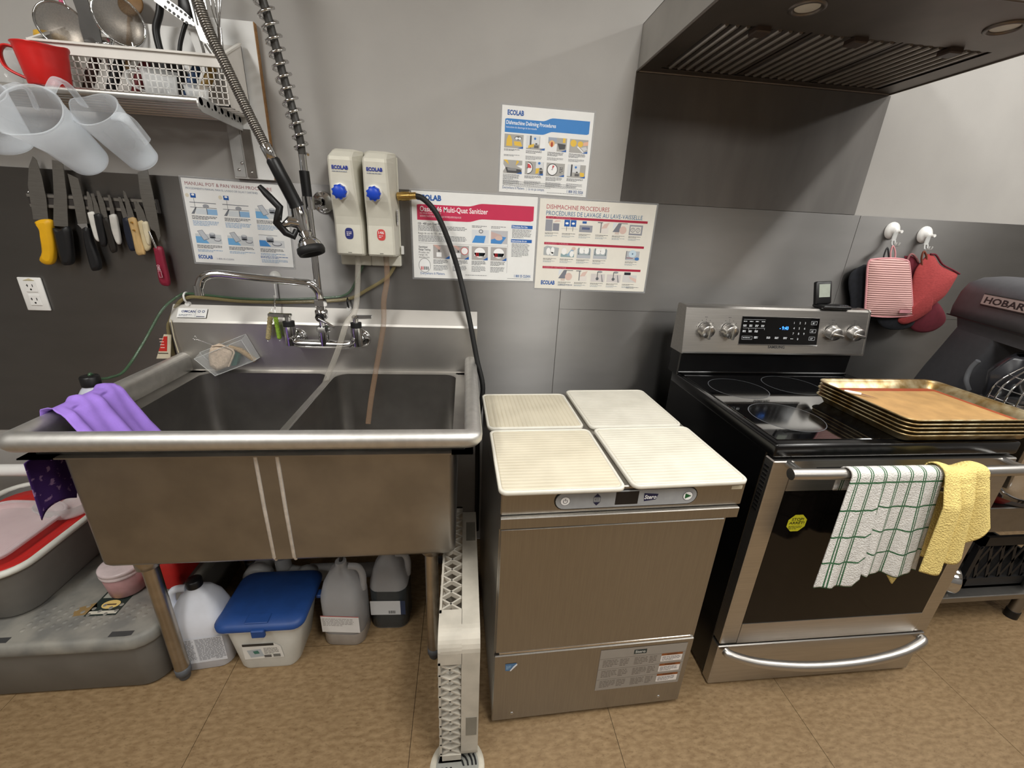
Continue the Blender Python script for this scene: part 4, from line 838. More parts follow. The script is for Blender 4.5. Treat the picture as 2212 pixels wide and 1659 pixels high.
mo('bowl', MB().lathe([(0.001, 0.63), (0.07, 0.632), (0.12, 0.69), (0.138, 0.80), (0.142, 0.905), (0.148, 0.912), (0.144, 0.915), (0.137, 0.905), (0.133, 0.80), (0.115, 0.695), (0.001, 0.638)], seg=36, M=MG), CHROME)
mo('bowl_support', MB().box((0.19, 0.03, 0.82), (0.345, 0.19, 0.87), bevel=0.01, M=ML), GREY)
ring = lambda r, z, a0, da, n: [(r * math.cos(a), r * math.sin(a), z) for a in [math.radians(a0 + da * k) for k in range(n)]]
mo('guard_ring', MB().tube(ring(0.160, 0.930, 0, 9, 40), 0.009, seg=8, closed=True, M=MG), mat('grey_guard', (110, 112, 116), 0.3))
mo('splash_hood', MB().loft([ring(r, z, 150, 5.2, 22) for r, z in ((0.158, 0.955), (0.168, 1.035), (0.140, 1.085), (0.125, 1.10))], cap0=False, cap1=False, M=MG), mat('black_guard', (44, 45, 50), 0.25), solid=0.006)
for k in range(9):
    a = math.radians(262 + 12 * k); c_, s_ = math.cos(a), math.sin(a)
    mo('guard_wire', MB().tube(smoothpath([(0.158 * c_, 0.158 * s_, 0.93), (0.150 * c_, 0.150 * s_, 1.01), (0.10 * c_, 0.10 * s_, 1.08)], 4), 0.0026, seg=6, M=MG), CHROME)
for z, r in ((0.965, 0.157), (1.0, 0.152), (1.04, 0.132)):
    mo('guard_hoop', MB().tube(ring(r, z, 258, 5.5, 20), 0.0022, seg=6, M=MG), CHROME)
mo('beater_shaft', MB().cyl((0, 0, 0.80), (0, 0, 1.125), 0.024, seg=16, M=MG), ALU)
mo('flat_beater', MB().tube(smoothpath([(0, 0, 0.83), (-0.07, 0, 0.82), (-0.085, 0, 0.76), (0, 0, 0.69), (0.085, 0, 0.76), (0.07, 0, 0.82), (0, 0, 0.83)], 4), 0.008, seg=8, M=MG), ALU)
mo('lift_lever', MB().tube(smoothpath([(0.285, 0.0, 0.93), (0.286, -0.02, 0.965), (0.290, -0.025, 1.01), (0.305, -0.022, 1.045)], 4), 0.008, seg=8, M=ML), mat('lever_grey', (120, 122, 126), 0.25))
# on the table and its shelf
obj('red_pot', MB().lathe([(0.001, 0), (0.03, 0.004), (0.046, 0.03), (0.046, 0.055), (0.03, 0.085), (0.001, 0.092)], seg=20, M=Matrix.Translation((1.09, -0.555, 0.569))), mat('dark_red_enamel', (126, 24, 30), 0.35), label='dark red rounded pot on the mixer table beside the stove', cat='pot')
dk = thing('steel_ladle', (1.20, -0.552, 0.569), 'shiny steel ladle lying behind the towels on the mixer table', 'ladle')
obj('cup', MB().lathe([(0.001, 0.002), (0.025, 0.006), (0.042, 0.03), (0.045, 0.042), (0.042, 0.042), (0.038, 0.03), (0.001, 0.006)], seg=20, M=Matrix.Translation((1.20, -0.552, 0.569))), CHROME, dk)
obj('stem', MB().tube([(1.165, -0.555, 0.605), (1.12, -0.575, 0.67), (1.075, -0.585, 0.70)], 0.005, seg=8), CHROME, dk)
# black plastic tray rack and a round tin on the lower shelf
cr = thing('black_plastic_crate', (1.38, -0.33, 0.150), 'black plastic lattice crate on the lower shelf of the mixer table', 'crate')
CRM = mat('crate_black', (20, 20, 22), 0.5)
def lattice(mb, O, U, V, w, h, n, t=0.004, m=None, d=0.004):
    O, U, V = Vector(O), Vector(U).normalized(), Vector(V).normalized(); N = U.cross(V)
    for i in range(n):
        a, b = w * i / n, w * (i + 1) / n
        for p, q in (((a, 0), (b, h)), ((a, h), (b, 0))):
            A_ = O + U * p[0] + V * p[1]; B_ = O + U * q[0] + V * q[1]; k = (B_ - A_).normalized().cross(N).normalized() * t / 2
            mb.prism([A_ + k, B_ + k, B_ - k, A_ - k], N * d, m)
    return mb
x0, x1, y0, y1, z0, z1 = 1.14, 1.62, -0.56, -0.12, 0.1505, 0.40
mb = MB(); mb.box((x0, y0, z0), (x1, y1, z0 + 0.012))
for a, b in (((x0, y0), (x1, y0 + 0.012)), ((x0, y1 - 0.012), (x1, y1)), ((x0, y0), (x0 + 0.012, y1)), ((x1 - 0.012, y0), (x1, y1))):
    mb.box((a[0], a[1], z1 - 0.04), (b[0], b[1], z1)); mb.box((a[0], a[1], z0), (b[0], b[1], z0 + 0.05))
for x in (x0, x1 - 0.02):
    for y in (y0, y1 - 0.02): mb.box((x, y, z0), (x + 0.02, y + 0.02, z1))
obj('crate_frame', mb, CRM, cr)
obj('front_lattice', lattice(MB(), (x0, y0 + 0.006, z0 + 0.05), (1, 0, 0), (0, 0, 1), x1 - x0, 0.16, 9, 0.012), CRM, cr, kind='stuff')
obj('side_lattice', lattice(MB(), (x0 + 0.006, y0, z0 + 0.05), (0, 1, 0), (0, 0, 1), y1 - y0, 0.16, 8, 0.012), CRM, cr, kind='stuff')
tn = thing('round_steel_ring', (1.075, -0.52, 0.150), 'bright round steel cake ring standing on the lower shelf by the stove', 'cake ring')
M = Matrix.Translation((1.07, -0.55, 0.209)) @ Matrix.Rotation(math.radians(62), 4, 'Z') @ Matrix.Rotation(math.pi / 2, 4, 'X')
obj('ring_band', MB().lathe([(0.058, -0.02), (0.0585, -0.018), (0.0585, 0.018), (0.058, 0.02), (0.0555, 0.02), (0.0555, -0.02), (0.058, -0.02)], seg=36, M=M), CHROME, tn)
# ------------------------------------------------------------------ posters taped to the wall
def poster(name, corners, paper, label, fn, w=1.0, h=1.0):
    """corners: top left, top right, bottom left on the wall; fn draws in metres"""
    A, B, Cc = (Vector(c) for c in corners); U = (B - A).normalized(); V = (Cc - A).normalized()
    V = (V - U * V.dot(U)).normalized()
    W_, H_ = (B - A).length, (Cc - A).length
    t = thing(name, (A + B) / 2 + V * H_, label, 'poster')
    N = Vector((0, -1, 0))
    mb = MB().prism([A - U * 0.006 - V * 0.006, A - U * 0.006 + V * (H_ + 0.006), A + U * (W_ + 0.006) + V * (H_ + 0.006), A + U * (W_ + 0.006) - V * 0.006], N * 0.0006)
    obj('laminate', mb, clear_mat('clear_laminate', (228, 230, 232), 0.12, 0.1), t)
    P = Print(A + N * 0.0008, U, V, 0.0005)
    P.rect(0, 0, W_, H_, paper, -1.2); fn(P, W_, H_)
    obj('printed_sheet', P.mb, None, t); return t
K = (90, 92, 96); KG = (120, 122, 126); BLU = (24, 84, 160); MAG = (196, 44, 82); BAR = (170, 34, 62)
def swoosh(P, W, y, h, rgb, x0=0.012):
    top = [(x0, y + 0.002)] + [(x0 + 0.003, y)] + [(W * (0.44 + 0.012 * k), y - 0.011 * (0.5 - 0.5 * math.cos(math.pi * k / 10))) for k in range(11)] + [(W - 0.012, y - 0.011)]
    bot = [(W - 0.012, y + h - 0.014), (W - 0.016, y + h - 0.011)] + [(W * (0.56 - 0.012 * k), y + h - 0.011 * (0.5 + 0.5 * math.cos(math.pi * k / 10))) for k in range(11)] + [(x0, y + h)]
    # strip of quads keeps the concave outline clean
    xs = [x0 + (W - 0.012 - x0) * k / 40 for k in range(41)]
    def f(pts, x):
        pts = sorted(pts)
        for (a, b), (c, d) in zip(pts, pts[1:]):
            if a <= x <= c: return b + (d - b) * ((x - a) / (c - a) if c > a else 0)
        return pts[-1][1]
    for a, b in zip(xs, xs[1:]): P.poly([(a, f(top, a)), (a, f(bot, a)), (b, f(bot, b)), (b, f(top, b))], rgb, 0)
def scene_cell(P, x, y, w, h, kind):
    g = (176, 176, 176)
    if kind == 'sinkline':
        P.rect(x, y + h * .15, w, h * .05, (120, 124, 132), 1); P.rect(x, y + h * .5, w, h * .04, (120, 124, 132), 1); P.poly([(x, y + h), (x + w * .2, y + h * .5), (x + w * .24, y + h * .5), (x + w * .12, y + h)], (110, 114, 122), 1)
        P.rect(x + w * .62, y + h * .6, w * .38, h * .4, (140, 178, 214), 1); P.rect(x + w * .18, y + h * .6, w * .42, h * .4, (206, 212, 216), 1); P.rect(x + w * .6, y + h * .55, w * .025, h * .45, (90, 94, 100), 2)
        P.disc(x + w * .6, y + h * .4, w * .12, h * .14, (150, 152, 158), 2); P.rect(x + w * .08, y - h * .45, w * .2, h * .3, BLU, 2); P.disc(x + w * .18, y - h * .36, w * .06, h * .07, (235, 235, 235), 3); P.rect(x + w * .18, y - h * .12, w * .012, h * .6, (90, 94, 100), 2); P.disc(x - w * .04, y - h * .3, w * .07, h * .14, (214, 206, 186), 1)
    elif kind == 'tubs':
        P.rect(x, y + h * .3, w, h * .7, (200, 204, 206), 0); P.poly([(x, y + h * .5), (x, y + h), (x + w * .5, y + h), (x + w * .3, y + h * .5)], (110, 168, 214), 1)
        P.poly([(x + w * .1, y + h * .1), (x + w * .3, y + h * .8), (x + w * .52, y + h * .65), (x + w * .3, y)], (110, 114, 122), 2); P.poly([(x + w * .12, y + h * .12), (x + w * .31, y + h * .76), (x + w * .5, y + h * .63), (x + w * .29, y + h * .03)], (186, 190, 196), 3)
        P.rect(x + w * .55, y + h * .25, w * .22, h * .3, (124, 128, 136), 2); P.disc(x + w * .66, y + h * .25, w * .11, h * .08, (190, 194, 198), 3); P.disc(x + w * .66, y + h * .55, w * .11, h * .08, (124, 128, 136), 2)
        P.disc(x + w * .84, y + h * .68, w * .14, h * .13, (110, 114, 122), 2); P.disc(x + w * .84, y + h * .66, w * .12, h * .1, (200, 202, 206), 3)
    elif kind == 'pots':
        P.rect(x, y + h * .45, w, h * .55, (206, 208, 210), 0); P.poly([(x, y + h * .5), (x, y + h * .95), (x + w * .45, y + h * .95), (x + w * .25, y + h * .5)], (70, 140, 206), 1); P.rect(x, y + h * .1, w * .3, h * .35, (226, 228, 230), 0); P.rect(x, y + h * .08, w * .75, h * .03, (110, 114, 122), 1)
        P.rect(x + w * .3, y + h * .25, w * .28, h * .32, (124, 128, 136), 2); P.disc(x + w * .44, y + h * .25, w * .14, h * .09, (192, 196, 200), 3); P.disc(x + w * .44, y + h * .57, w * .14, h * .09, (124, 128, 136), 2); P.disc(x + w * .7, y + h * .72, w * .2, h * .17, (110, 114, 122), 2); P.disc(x + w * .7, y + h * .69, w * .17, h * .13, (204, 206, 210), 3)
def poster_pot(P, W, H):
    P.text('MANUAL POT & PAN WASH PROCEDURE', 0.010, 0.021, 0.0150, (150, 90, 96), width=0.272); P.text('PROCEDIMIENTO MANUAL PARA EL LAVADO DE OLLAS Y SARTENES', 0.010, 0.0335, 0.0085, (108, 122, 144), width=0.225)
    cw = 0.092
    for j in range(2):
        for i in range(3):
            x = 0.014 + i * 0.103; y = 0.066 + j * 0.100 - (0 if j == 0 else 0.006)
            scene_cell(P, x, y, cw * 0.9, 0.044, 'sinkline' if (j == 0 and i < 2) else 'tubs' if i < 2 or j == 0 else 'pots')
            P.greek(x, y + 0.050, cw * 0.92, 3, 0.0042, (64, 66, 72), 1); P.greek(x, y + 0.0655, cw * 0.92, 4 if j == 0 else 2, 0.0044, (128, 160, 196), 1)
    P.text('ECOLAB', 0.012, H - 0.014, 0.0165, BLU, width=0.046, bold=0.04); P.text('1-800-35-CLEAN', 0.072, H - 0.013, 0.008, (110, 116, 140)); P.greek(W - 0.108, H - 0.034, 0.10, 2, 0.0045, (60, 100, 160)); P.greek(W - 0.106, H - 0.023, 0.095, 3, 0.0042, (130, 160, 196))
poster('pot_wash_poster', ((-1.7523, -0.0037, 1.5207), (-1.4264, -0.0037, 1.5134), (-1.7536, -0.0037, 1.2514)), PAPER, 'white pot washing instruction poster with pale blue drawings behind the sprayer', poster_pot)
def mini(P, x, y, w, h, k):
    P.rect(x, y, w, h, (168, 166, 162), 0); Y = (226, 186, 66); D = (70, 70, 72); LG = (214, 216, 218)
    if k == 0:
        P.poly([(x + w * .12, y + h * .4), (x + w * .1, y + h * .86), (x + w * .42, y + h * .86), (x + w * .4, y + h * .4), (x + w * .3, y + h * .08), (x + w * .2, y + h * .08)], Y, 1); P.disc(x + w * .72, y + h * .26, w * .19, h * .14, D, 1); P.disc(x + w * .64, y + h * .28, w * .08, h * .09, (235, 238, 240), 2); P.disc(x + w * .80, y + h * .28, w * .08, h * .09, (235, 238, 240), 2); P.poly([(x + w * .5, y + h * .5), (x + w * .54, y + h * .8), (x + w * .95, y + h * .84), (x + w * .85, y + h * .5)], Y, 1)
    elif k in (1, 7):
        P.rect(x, y, w * .18, h * .9, LG, 1); P.rect(x + w * .18, y, w * .08, h * .9, D, 1); P.rect(x + w * .27, y, w * .42, h * .6, LG, 1); P.disc(x + w * .45, y + h * .2, w * .06, h * .09, (60, 120, 190), 2); P.rect(x + w * .48, y + h * .52, w * .1, h * .1, D, 2); P.rect(x + w * .42, y + h * .68, w * .24, h * .2, (96, 94, 94), 2)
        P.poly([(x + w * .1, y + h * .92), (x + w * .12, y + h * .72), (x + w * .42, y + h * .56), (x + w * .4, y + h * .8)] if k == 1 else [(x + w * .95, y + h * .92), (x + w * .93, y + h * .6), (x + w * .7, y + h * .56), (x + w * .72, y + h * .86)], Y, 3)
        if k == 1: P.rect(x + w * .72, y, w * .28, h * .86, (236, 236, 236), 1)
    elif k == 2:
        P.rect(x, y + h * .45, w * .48, h * .55, (232, 232, 232), 1); P.disc(x + w * .2, y + h * .45, w * .15, h * .24, (230, 180, 120), 2); P.disc(x + w * .2, y + h * .52, w * .06, h * .2, (170, 60, 30), 3); P.poly([(x + w * .5, y + h * .4), (x + w * .62, y + h * .85), (x + w * .92, y + h * .8), (x + w * .95, y + h * .45)], D, 1); P.rect(x + w * .78, y, w * .14, h * .34, Y, 2); P.rect(x, y, w * .45, h * .3, (156, 164, 180), 1)
    elif k == 3:
        P.disc(x + w * .2, y + h * .3, w * .17, h * .26, Y, 1); P.disc(x + w * .58, y + h * .34, w * .15, h * .22, Y, 1); P.poly([(x + w * .74, y + h * .2), (x + w * .74, y + h * .45), (x + w, y + h * .4), (x + w, y + h * .1)], (226, 178, 150), 1); P.poly([(x + w * .4, y + h * .55), (x + w * .75, y + h * .98), (x + w * .8, y + h * .92), (x + w * .46, y + h * .5)], (236, 236, 236), 2); P.poly([(x + w * .62, y + h * .6), (x + w * .8, y + h * .85), (x + w * .98, y + h * .7), (x + w * .9, y + h * .5)], (205, 206, 208), 1)
    elif k == 4:
        P.poly([(x, y), (x + w * .3, y + h * .36), (x + w * .2, y)], Y, 1); P.poly([(x + w * .7, y), (x + w * .66, y + h * .4), (x + w * .84, y + h * .08)], Y, 1); P.poly([(x, y + h * .35), (x, y + h * .85), (x + w * .12, y + h * .6)], (236, 236, 236), 1); P.poly([(x + w * .7, y + h * .4), (x + w, y + h * .6), (x + w, y + h * .35)], (236, 236, 236), 1); P.poly([(x + w * .1, y + h * .55), (x + w * .2, y + h * .95), (x + w, y + h * .95), (x + w * .95, y + h * .68)], D, 2); P.poly([(x + w * .2, y + h * .6), (x + w * .26, y + h * .8), (x + w * .7, y + h * .8), (x + w * .7, y + h * .6)], (136, 136, 136), 3)
    elif k in (5, 6):
        cx = x + (w * .14 if k == 5 else w * .33); r = h * .46
        a0 = -90 if k == 5 else 0
        P.disc(cx, y + h * .5, r, r, (40, 40, 42), 1, 24, -90 if k == 5 else 0, 90 if k == 5 else 360); P.disc(cx, y + h * .5, r * .88, r * .88, (240, 240, 240), 2, 24, -90 if k == 5 else 0, 90 if k == 5 else 360); P.disc(cx, y + h * .5, r * .7, r * .7, (206, 70, 74), 3, 8, 0 if k == 5 else 60, 90); P.rect(cx - w * .008, y + h * .2, w * .016, h * .35, D, 4); P.rect(cx - w * .06, y + h * .49, w * .08, h * .03, D, 4)
        if k == 5: P.rect(x + w * .58, y, w * .4, h * .5, LG, 1); P.disc(x + w * .76, y + h * .1, w * .07, h * .1, (60, 120, 190), 2); P.rect(x + w * .8, y + h * .44, w * .12, h * .12, D, 2); P.poly([(x + w * .58, y + h * .92), (x + w * .6, y + h * .5), (x + w * .78, y + h * .45), (x + w * .74, y + h * .84)], Y, 2); P.rect(x + w * .8, y + h * .66, w * .18, h * .25, D, 1)
        else: P.greek(x + w * .72, y + h * .3, w * .2, 4, h * .12, D, 1)
    P.poly([(x + w * .7, y + h), (x + w, y + h), (x + w, y + h * .84), (x + w * .92, y + h * .88)], (40, 96, 170), 4)
def poster_delime(P, W, H):
    P.text('ECOLAB', 0.019, 0.027, 0.0200, BLU, width=0.056, bold=0.045); swoosh(P, W, 0.038, 0.041, (44, 124, 196))
    P.text('Dishmachine Deliming Procedures', 0.016, 0.055, 0.0165, (240, 244, 248), width=0.172, bold=0.015); P.text('Instructions de détartrage du lave-vaisselle', 0.016, 0.066, 0.0085, (228, 236, 246), width=0.106)
    for j in range(2):
        for i in range(4):
            x = 0.012 + i * 0.0765; y = 0.084 + 0.079 * j; mini(P, x, y, 0.066, 0.042, j * 4 + i)
            P.greek(x, y + 0.0455, 0.060, (2, 3, 4, 4, 5, 3, 4, 3)[j * 4 + i], 0.0034, (78, 78, 82), 1); P.greek(x, y + 0.0625, 0.060, (2, 4, 3, 3, 5, 4, 5, 4)[j * 4 + i], 0.0032, (124, 124, 128), 1)
    P.greek(0.012, H - 0.037, 0.25, 1, 0.0034, KG); P.greek(0.012, H - 0.032, 0.29, 4, 0.0032, (140, 140, 144))
    P.text('Everywhere It Matters.  |  Là où ça compte.', 0.012, H - 0.0115, 0.0125, (38, 78, 134), width=0.152); P.text('1 800 352 5326', W - 0.072, H - 0.011, 0.0130, (38, 78, 134), width=0.060, bold=0.02); P.greek(W - 0.145, H - 0.008, 0.135, 1, 0.003, KG)
poster('deliming_poster', ((-0.6983, -0.0006, 1.8001), (-0.3799, -0.0006, 1.7978), (-0.6998, -0.0006, 1.5335)), PAPER, 'white poster with a blue title band, highest of the wall posters', poster_delime)
def poster_quat(P, W, H):
    P.text('ECOLAB', 0.020, 0.029, 0.0240, BLU, width=0.084, bold=0.045); swoosh(P, W, 0.043, 0.052, MAG, 0.018)
    P.text('Oasis 146 Multi-Quat Sanitizer', 0.028, 0.066, 0.0250, (246, 240, 242), width=0.242, bold=0.012); P.text('NO RINSE FOOD CONTACT', 0.028, 0.0745, 0.0075, (240, 210, 218), width=0.075); P.text('DESINFECTANTE SIN ENJUAGUE QUE NO REQUIERE ENJUAGUE', 0.028, 0.0845, 0.0085, (240, 210, 218), width=0.146)
    P.text('150 - 400 ppm Quat Range', 0.020, 0.111, 0.0115, K, width=0.09, bold=0.02); P.greek(0.020, 0.114, 0.178, 4, 0.0048, KG); P.text('Rango de uso de 150 - 400 ppm', 0.020, 0.143, 0.0105, K, width=0.10); P.greek(0.020, 0.147, 0.178, 5, 0.0046, KG)
    P.greek(0.213, 0.106, 0.058, 2, 0.0045, KG); P.greek(0.283, 0.106, 0.054, 2, 0.0045, KG)
    P.rect(0.213, 0.120, 0.062, 0.046, (214, 216, 220)); P.poly([(0.226, 0.140), (0.214, 0.165), (0.258, 0.165), (0.264, 0.140)], (70, 140, 206), 1); P.disc(0.246, 0.125, 0.008, 0.007, (120, 122, 128), 1); P.disc(0.246, 0.125, 0.005, 0.004, (214, 216, 220), 2)
    P.rect(0.283, 0.120, 0.062, 0.046, (186, 186, 190)); P.poly([(0.283, 0.124), (0.283, 0.160), (0.315, 0.163), (0.335, 0.148), (0.320, 0.134)], (196, 170, 164), 1); P.poly([(0.283, 0.152), (0.283, 0.165), (0.322, 0.166), (0.340, 0.142), (0.325, 0.140)], (72, 136, 200), 2); P.disc(0.312, 0.146, 0.014, 0.008, (206, 180, 170), 3)
    for y, tx in ((0.098, 'Directions For Use'), (0.147, 'Instrucciones de uso')): P.rect(0.358, y, 0.078, 0.0115, (34, 96, 172)); P.text(tx, 0.361, y + 0.0088, 0.0095, (236, 240, 246), width=0.056, bold=0.02)
    P.greek(0.361, 0.113, 0.072, 7, 0.0045, KG); P.greek(0.361, 0.162, 0.068, 11, 0.0045, KG); P.rect(0.346, 0.165, 0.0008, 0.105, (150, 150, 152)); P.rect(0.020, 0.173, 0.326, 0.0008, (150, 150, 152))
    P.text('Sanitizer', 0.020, 0.190, 0.0095, K, bold=0.02); P.text('Range Testing', 0.020, 0.199, 0.0095, K, width=0.042, bold=0.02); P.text('Prueba del', 0.020, 0.209, 0.009, K); P.text('rango de', 0.020, 0.217, 0.009, K); P.text('desinfección', 0.020, 0.226, 0.009, K, width=0.038)
    for i in range(4):
        x = 0.072 + i * 0.0705; P.rect(x, 0.178, 0.060, 0.048, (170, 166, 164)); P.poly([(x + 0.042, 0.226), (x + 0.060, 0.226), (x + 0.060, 0.215)], (40, 96, 170), 3)
        if i < 2: P.rect(x + 0.012, 0.204, 0.018, 0.016, (240, 240, 240), 1); P.rect(x + 0.018, 0.182, 0.006, 0.020, (90, 88, 90), 1); P.poly([(x, 0.178), (x + 0.022, 0.196), (x + 0.028, 0.186), (x + 0.014, 0.178)], (206, 170, 160), 2)
        if i == 1: P.disc(x + 0.044, 0.196, 0.014, 0.014, (200, 60, 66), 1); P.disc(x + 0.044, 0.196, 0.012, 0.012, (240, 238, 238), 2)
        if i >= 2:
            P.disc(x + 0.030, 0.200, 0.020, 0.018, (240, 240, 240), 1); P.rect(x + 0.010, 0.200, 0.040, 0.012, (232, 232, 232), 1)
            for q, c in enumerate(((200, 50, 56), (200, 50, 56), (40, 70, 70), (30, 34, 40), (30, 34, 40))): P.rect(x + 0.016 + q * 0.006, 0.200, 0.003, 0.014, c, 2)
        P.greek(x, 0.230, 0.056, 4, 0.0042, K); P.greek(x, 0.250, 0.054, 5, 0.0042, KG)
    P.disc(0.040, 0.252, 0.022, 0.026, (150, 150, 150)); P.disc(0.040, 0.252, 0.020, 0.024, (236, 236, 236), 1)
    for q, c in enumerate(((200, 50, 56), (200, 50, 56), (40, 70, 70), (30, 34, 40), (30, 34, 40))): P.rect(0.026 + q * 0.006, 0.256, 0.003, 0.012, c, 2)
    P.text('Everywhere It Matters.', 0.024, H - 0.0125, 0.0135, (52, 100, 160), width=0.090); P.text('1 800 35 CLEAN', W - 0.074, H - 0.0125, 0.0140, (52, 100, 160), width=0.062, bold=0.02); P.greek(0.19, H - 0.016, 0.09, 1, 0.004, KG); P.greek(W - 0.10, H - 0.008, 0.09, 1, 0.003, KG)
poster('sanitizer_poster', ((-1.0080, -0.0037, 1.5214), (-0.5586, -0.0037, 1.5225), (-1.0122, -0.0037, 1.2243)), PAPER, 'white sanitizer poster with a crimson title band behind the black hose', poster_quat)
def draw_dm(P, x, y, k):
    w, h = 0.056, 0.040; F = (214, 186, 176); G = (146, 148, 156); B = (180, 184, 190)
    if k == 'mach': P.rect(x, y - .006, .026, .040, G, 1); P.rect(x + .028, y + .006, .024, .026, (130, 132, 142), 1); P.poly([(x + .03, y + .002), (x + .038, y - .005), (x + .055, y - .005), (x + .055, y - .001)], F, 2)
    elif k == 'boxes':
        for q in (0.006, 0.030): P.rect(x + q, y - .008, .021, .023, (30, 88, 164), 1); P.disc(x + q + .010, y + .004, .006, .004, (236, 238, 240), 2); P.rect(x + q + .009, y + .015, .0015, .016, (80, 82, 88), 1)
        P.rect(x - .004, y + .022, .062, .0008, (150, 150, 154), 1)
    elif k == 'panel': P.rect(x, y + .008, .050, .024, G, 1); P.rect(x + .010, y + .015, .030, .008, (86, 96, 130), 2); P.rect(x + .010, y - .006, .016, .008, (40, 90, 160), 1)
    elif k == 'tap': P.rect(x + .016, y - .004, .004, .036, (130, 130, 134), 1); P.poly([(x + .02, y + .016), (x + .03, y + .0), (x + .05, y - .006), (x + .04, y + .014)], F, 2); P.rect(x + .004, y - .006, .02, .003, (110, 110, 114), 1); P.rect(x + .022, y + .012, .026, .022, (222, 216, 210), 0)
    elif k == 'push': P.poly([(x, y + .026), (x + .020, y - .006), (x + .032, y - .006), (x + .026, y + .026)], (120, 122, 132), 1); P.disc(x + .040, y + .018, .014, .014, F, 2); P.rect(x + .026, y - .006, .03, .002, (90, 90, 94), 1); P.rect(x + .010, y + .026, .016, .008, (206, 190, 180), 1); P.poly([(x, y - .006), (x, y + .018), (x + .016, y - .006)], (214, 218, 224), 0)
    elif k == 'dials':
        P.rect(x, y - .002, .052, .036, G, 1); P.rect(x + .004, y + .003, .042, .025, (222, 218, 210), 2)
        for q in (.014, .034): P.disc(x + q, y + .016, .0085, .0085, (110, 112, 120), 3); P.disc(x + q, y + .016, .0065, .0065, (226, 222, 214), 4); P.rect(x + q - .001, y + .011, .002, .009, (90, 92, 100), 5)
    elif k == 'plates': P.poly([(x, y), (x + .012, y - .006), (x + .058, y), (x + .056, y + .030), (x, y + .028)], (170, 174, 176), 1); P.disc(x + .018, y + .014, .008, .013, (236, 236, 234), 2); P.disc(x + .034, y + .010, .007, .012, (236, 236, 234), 2); P.disc(x + .032, y + .022, .007, .006, (236, 236, 234), 2)
    elif k == 'rack': P.rect(x + .002, y + .020, .052, .012, (140, 164, 168), 1); P.disc(x + .014, y + .012, .010, .012, (236, 236, 234), 2); P.disc(x + .044, y + .020, .008, .011, (236, 236, 234), 3); P.poly([(x + .024, y + .026), (x + .046, y - .002), (x + .056, y + .002), (x + .034, y + .028)], (150, 178, 200), 2); P.disc(x + .050, y + .000, .008, .006, F, 3)
    elif k == 'cups': P.rect(x, y, .054, .034, B, 1); P.rect(x + .004, y - .004, .004, .024, (120, 136, 140), 2); P.rect(x + .046, y - .004, .004, .024, (120, 136, 140), 2); P.disc(x + .018, y + .006, .010, .011, (238, 238, 236), 2); P.disc(x + .036, y + .006, .010, .011, (238, 238, 236), 2); P.rect(x + .004, y + .018, .046, .004, (150, 164, 166), 2)
    elif k == 'open': P.rect(x, y, .054, .034, B, 1); P.disc(x + .026, y + .010, .015, .014, (196, 214, 226), 2); P.disc(x + .026, y + .010, .003, .003, (90, 120, 150), 3); P.rect(x, y + .0, .003, .03, (110, 112, 118), 2); P.disc(x + .046, y + .028, .009, .006, (70, 120, 180), 3); P.rect(x + .004, y + .024, .026, .003, (140, 90, 100), 3)
    elif k == 'wash': P.rect(x, y + .004, .056, .030, (206, 200, 198), 1); P.rect(x + .024, y - .004, .003, .022, (100, 100, 104), 2); P.disc(x + .034, y - .004, .010, .004, (150, 150, 154), 2); P.disc(x + .026, y + .022, .006, .006, (96, 98, 104), 3); P.poly([(x + .040, y + .006), (x + .046, y + .034), (x + .050, y + .034), (x + .043, y + .006)], (120, 122, 128), 2)
    elif k == 'wipe': P.rect(x, y + .004, .056, .028, (206, 204, 202), 1); P.rect(x + .004, y - .006, .026, .010, (36, 38, 46), 2); P.poly([(x + .024, y + .008), (x + .030, y + .018), (x + .056, y + .032), (x + .056, y + .018)], F, 3)
def poster_dm(P, W, H):
    P.text('DISHMACHINE PROCEDURES', 0.026, 0.0335, 0.0215, (176, 70, 82), width=0.236); P.text('PROCÉDURES DE LAVAGE AU LAVE-VAISSELLE', 0.026, 0.055, 0.0215, (54, 106, 148), width=0.368)
    for y, tx in ((0.0585, 'SET-UP • PRÉPARATION'), (0.149, 'WASHING • LAVAGE'), (0.236, 'CLEAN-UP • NETTOYAGE')): P.rect(0.026, y, W - 0.052, 0.0085, BAR); P.text(tx, 0.030, y + 0.0070, 0.0085, (214, 130, 146), width=0.088)
    rows = ((0.076, 0.026, ('mach', 'boxes', 'panel', 'tap', 'push', 'dials')), (0.168, 0.026, ('plates', 'rack', 'cups', 'cups', None, 'open')), (0.254, 0.026, (None, 'push', 'tap', 'wash', 'wash', 'wipe')))
    for y, x0, ks in rows:
        for i, k in enumerate(ks):
            if not k: continue
            x = x0 + i * 0.0645; draw_dm(P, x, y, k); P.greek(x, y + 0.039, 0.052, 2, 0.0036, (96, 96, 98)); P.greek(x, y + 0.048, 0.050, 2, 0.0036, (150, 160, 168))
    P.text('ECOLAB', 0.024, H - 0.016, 0.0200, BLU, width=0.054, bold=0.045); P.text('1-800-35-CLEAN', 0.094, H - 0.013, 0.0095, (90, 104, 136), width=0.054); P.greek(W - 0.075, H - 0.016, 0.052, 2, 0.0036, KG)
poster('dishmachine_poster', ((-0.5500, -0.0037, 1.5198), (-0.1074, -0.0037, 1.5189), (-0.5494, -0.0037, 1.1997)), CREAMP, 'cream poster with thin crimson bars above the cutting boards', poster_dm)
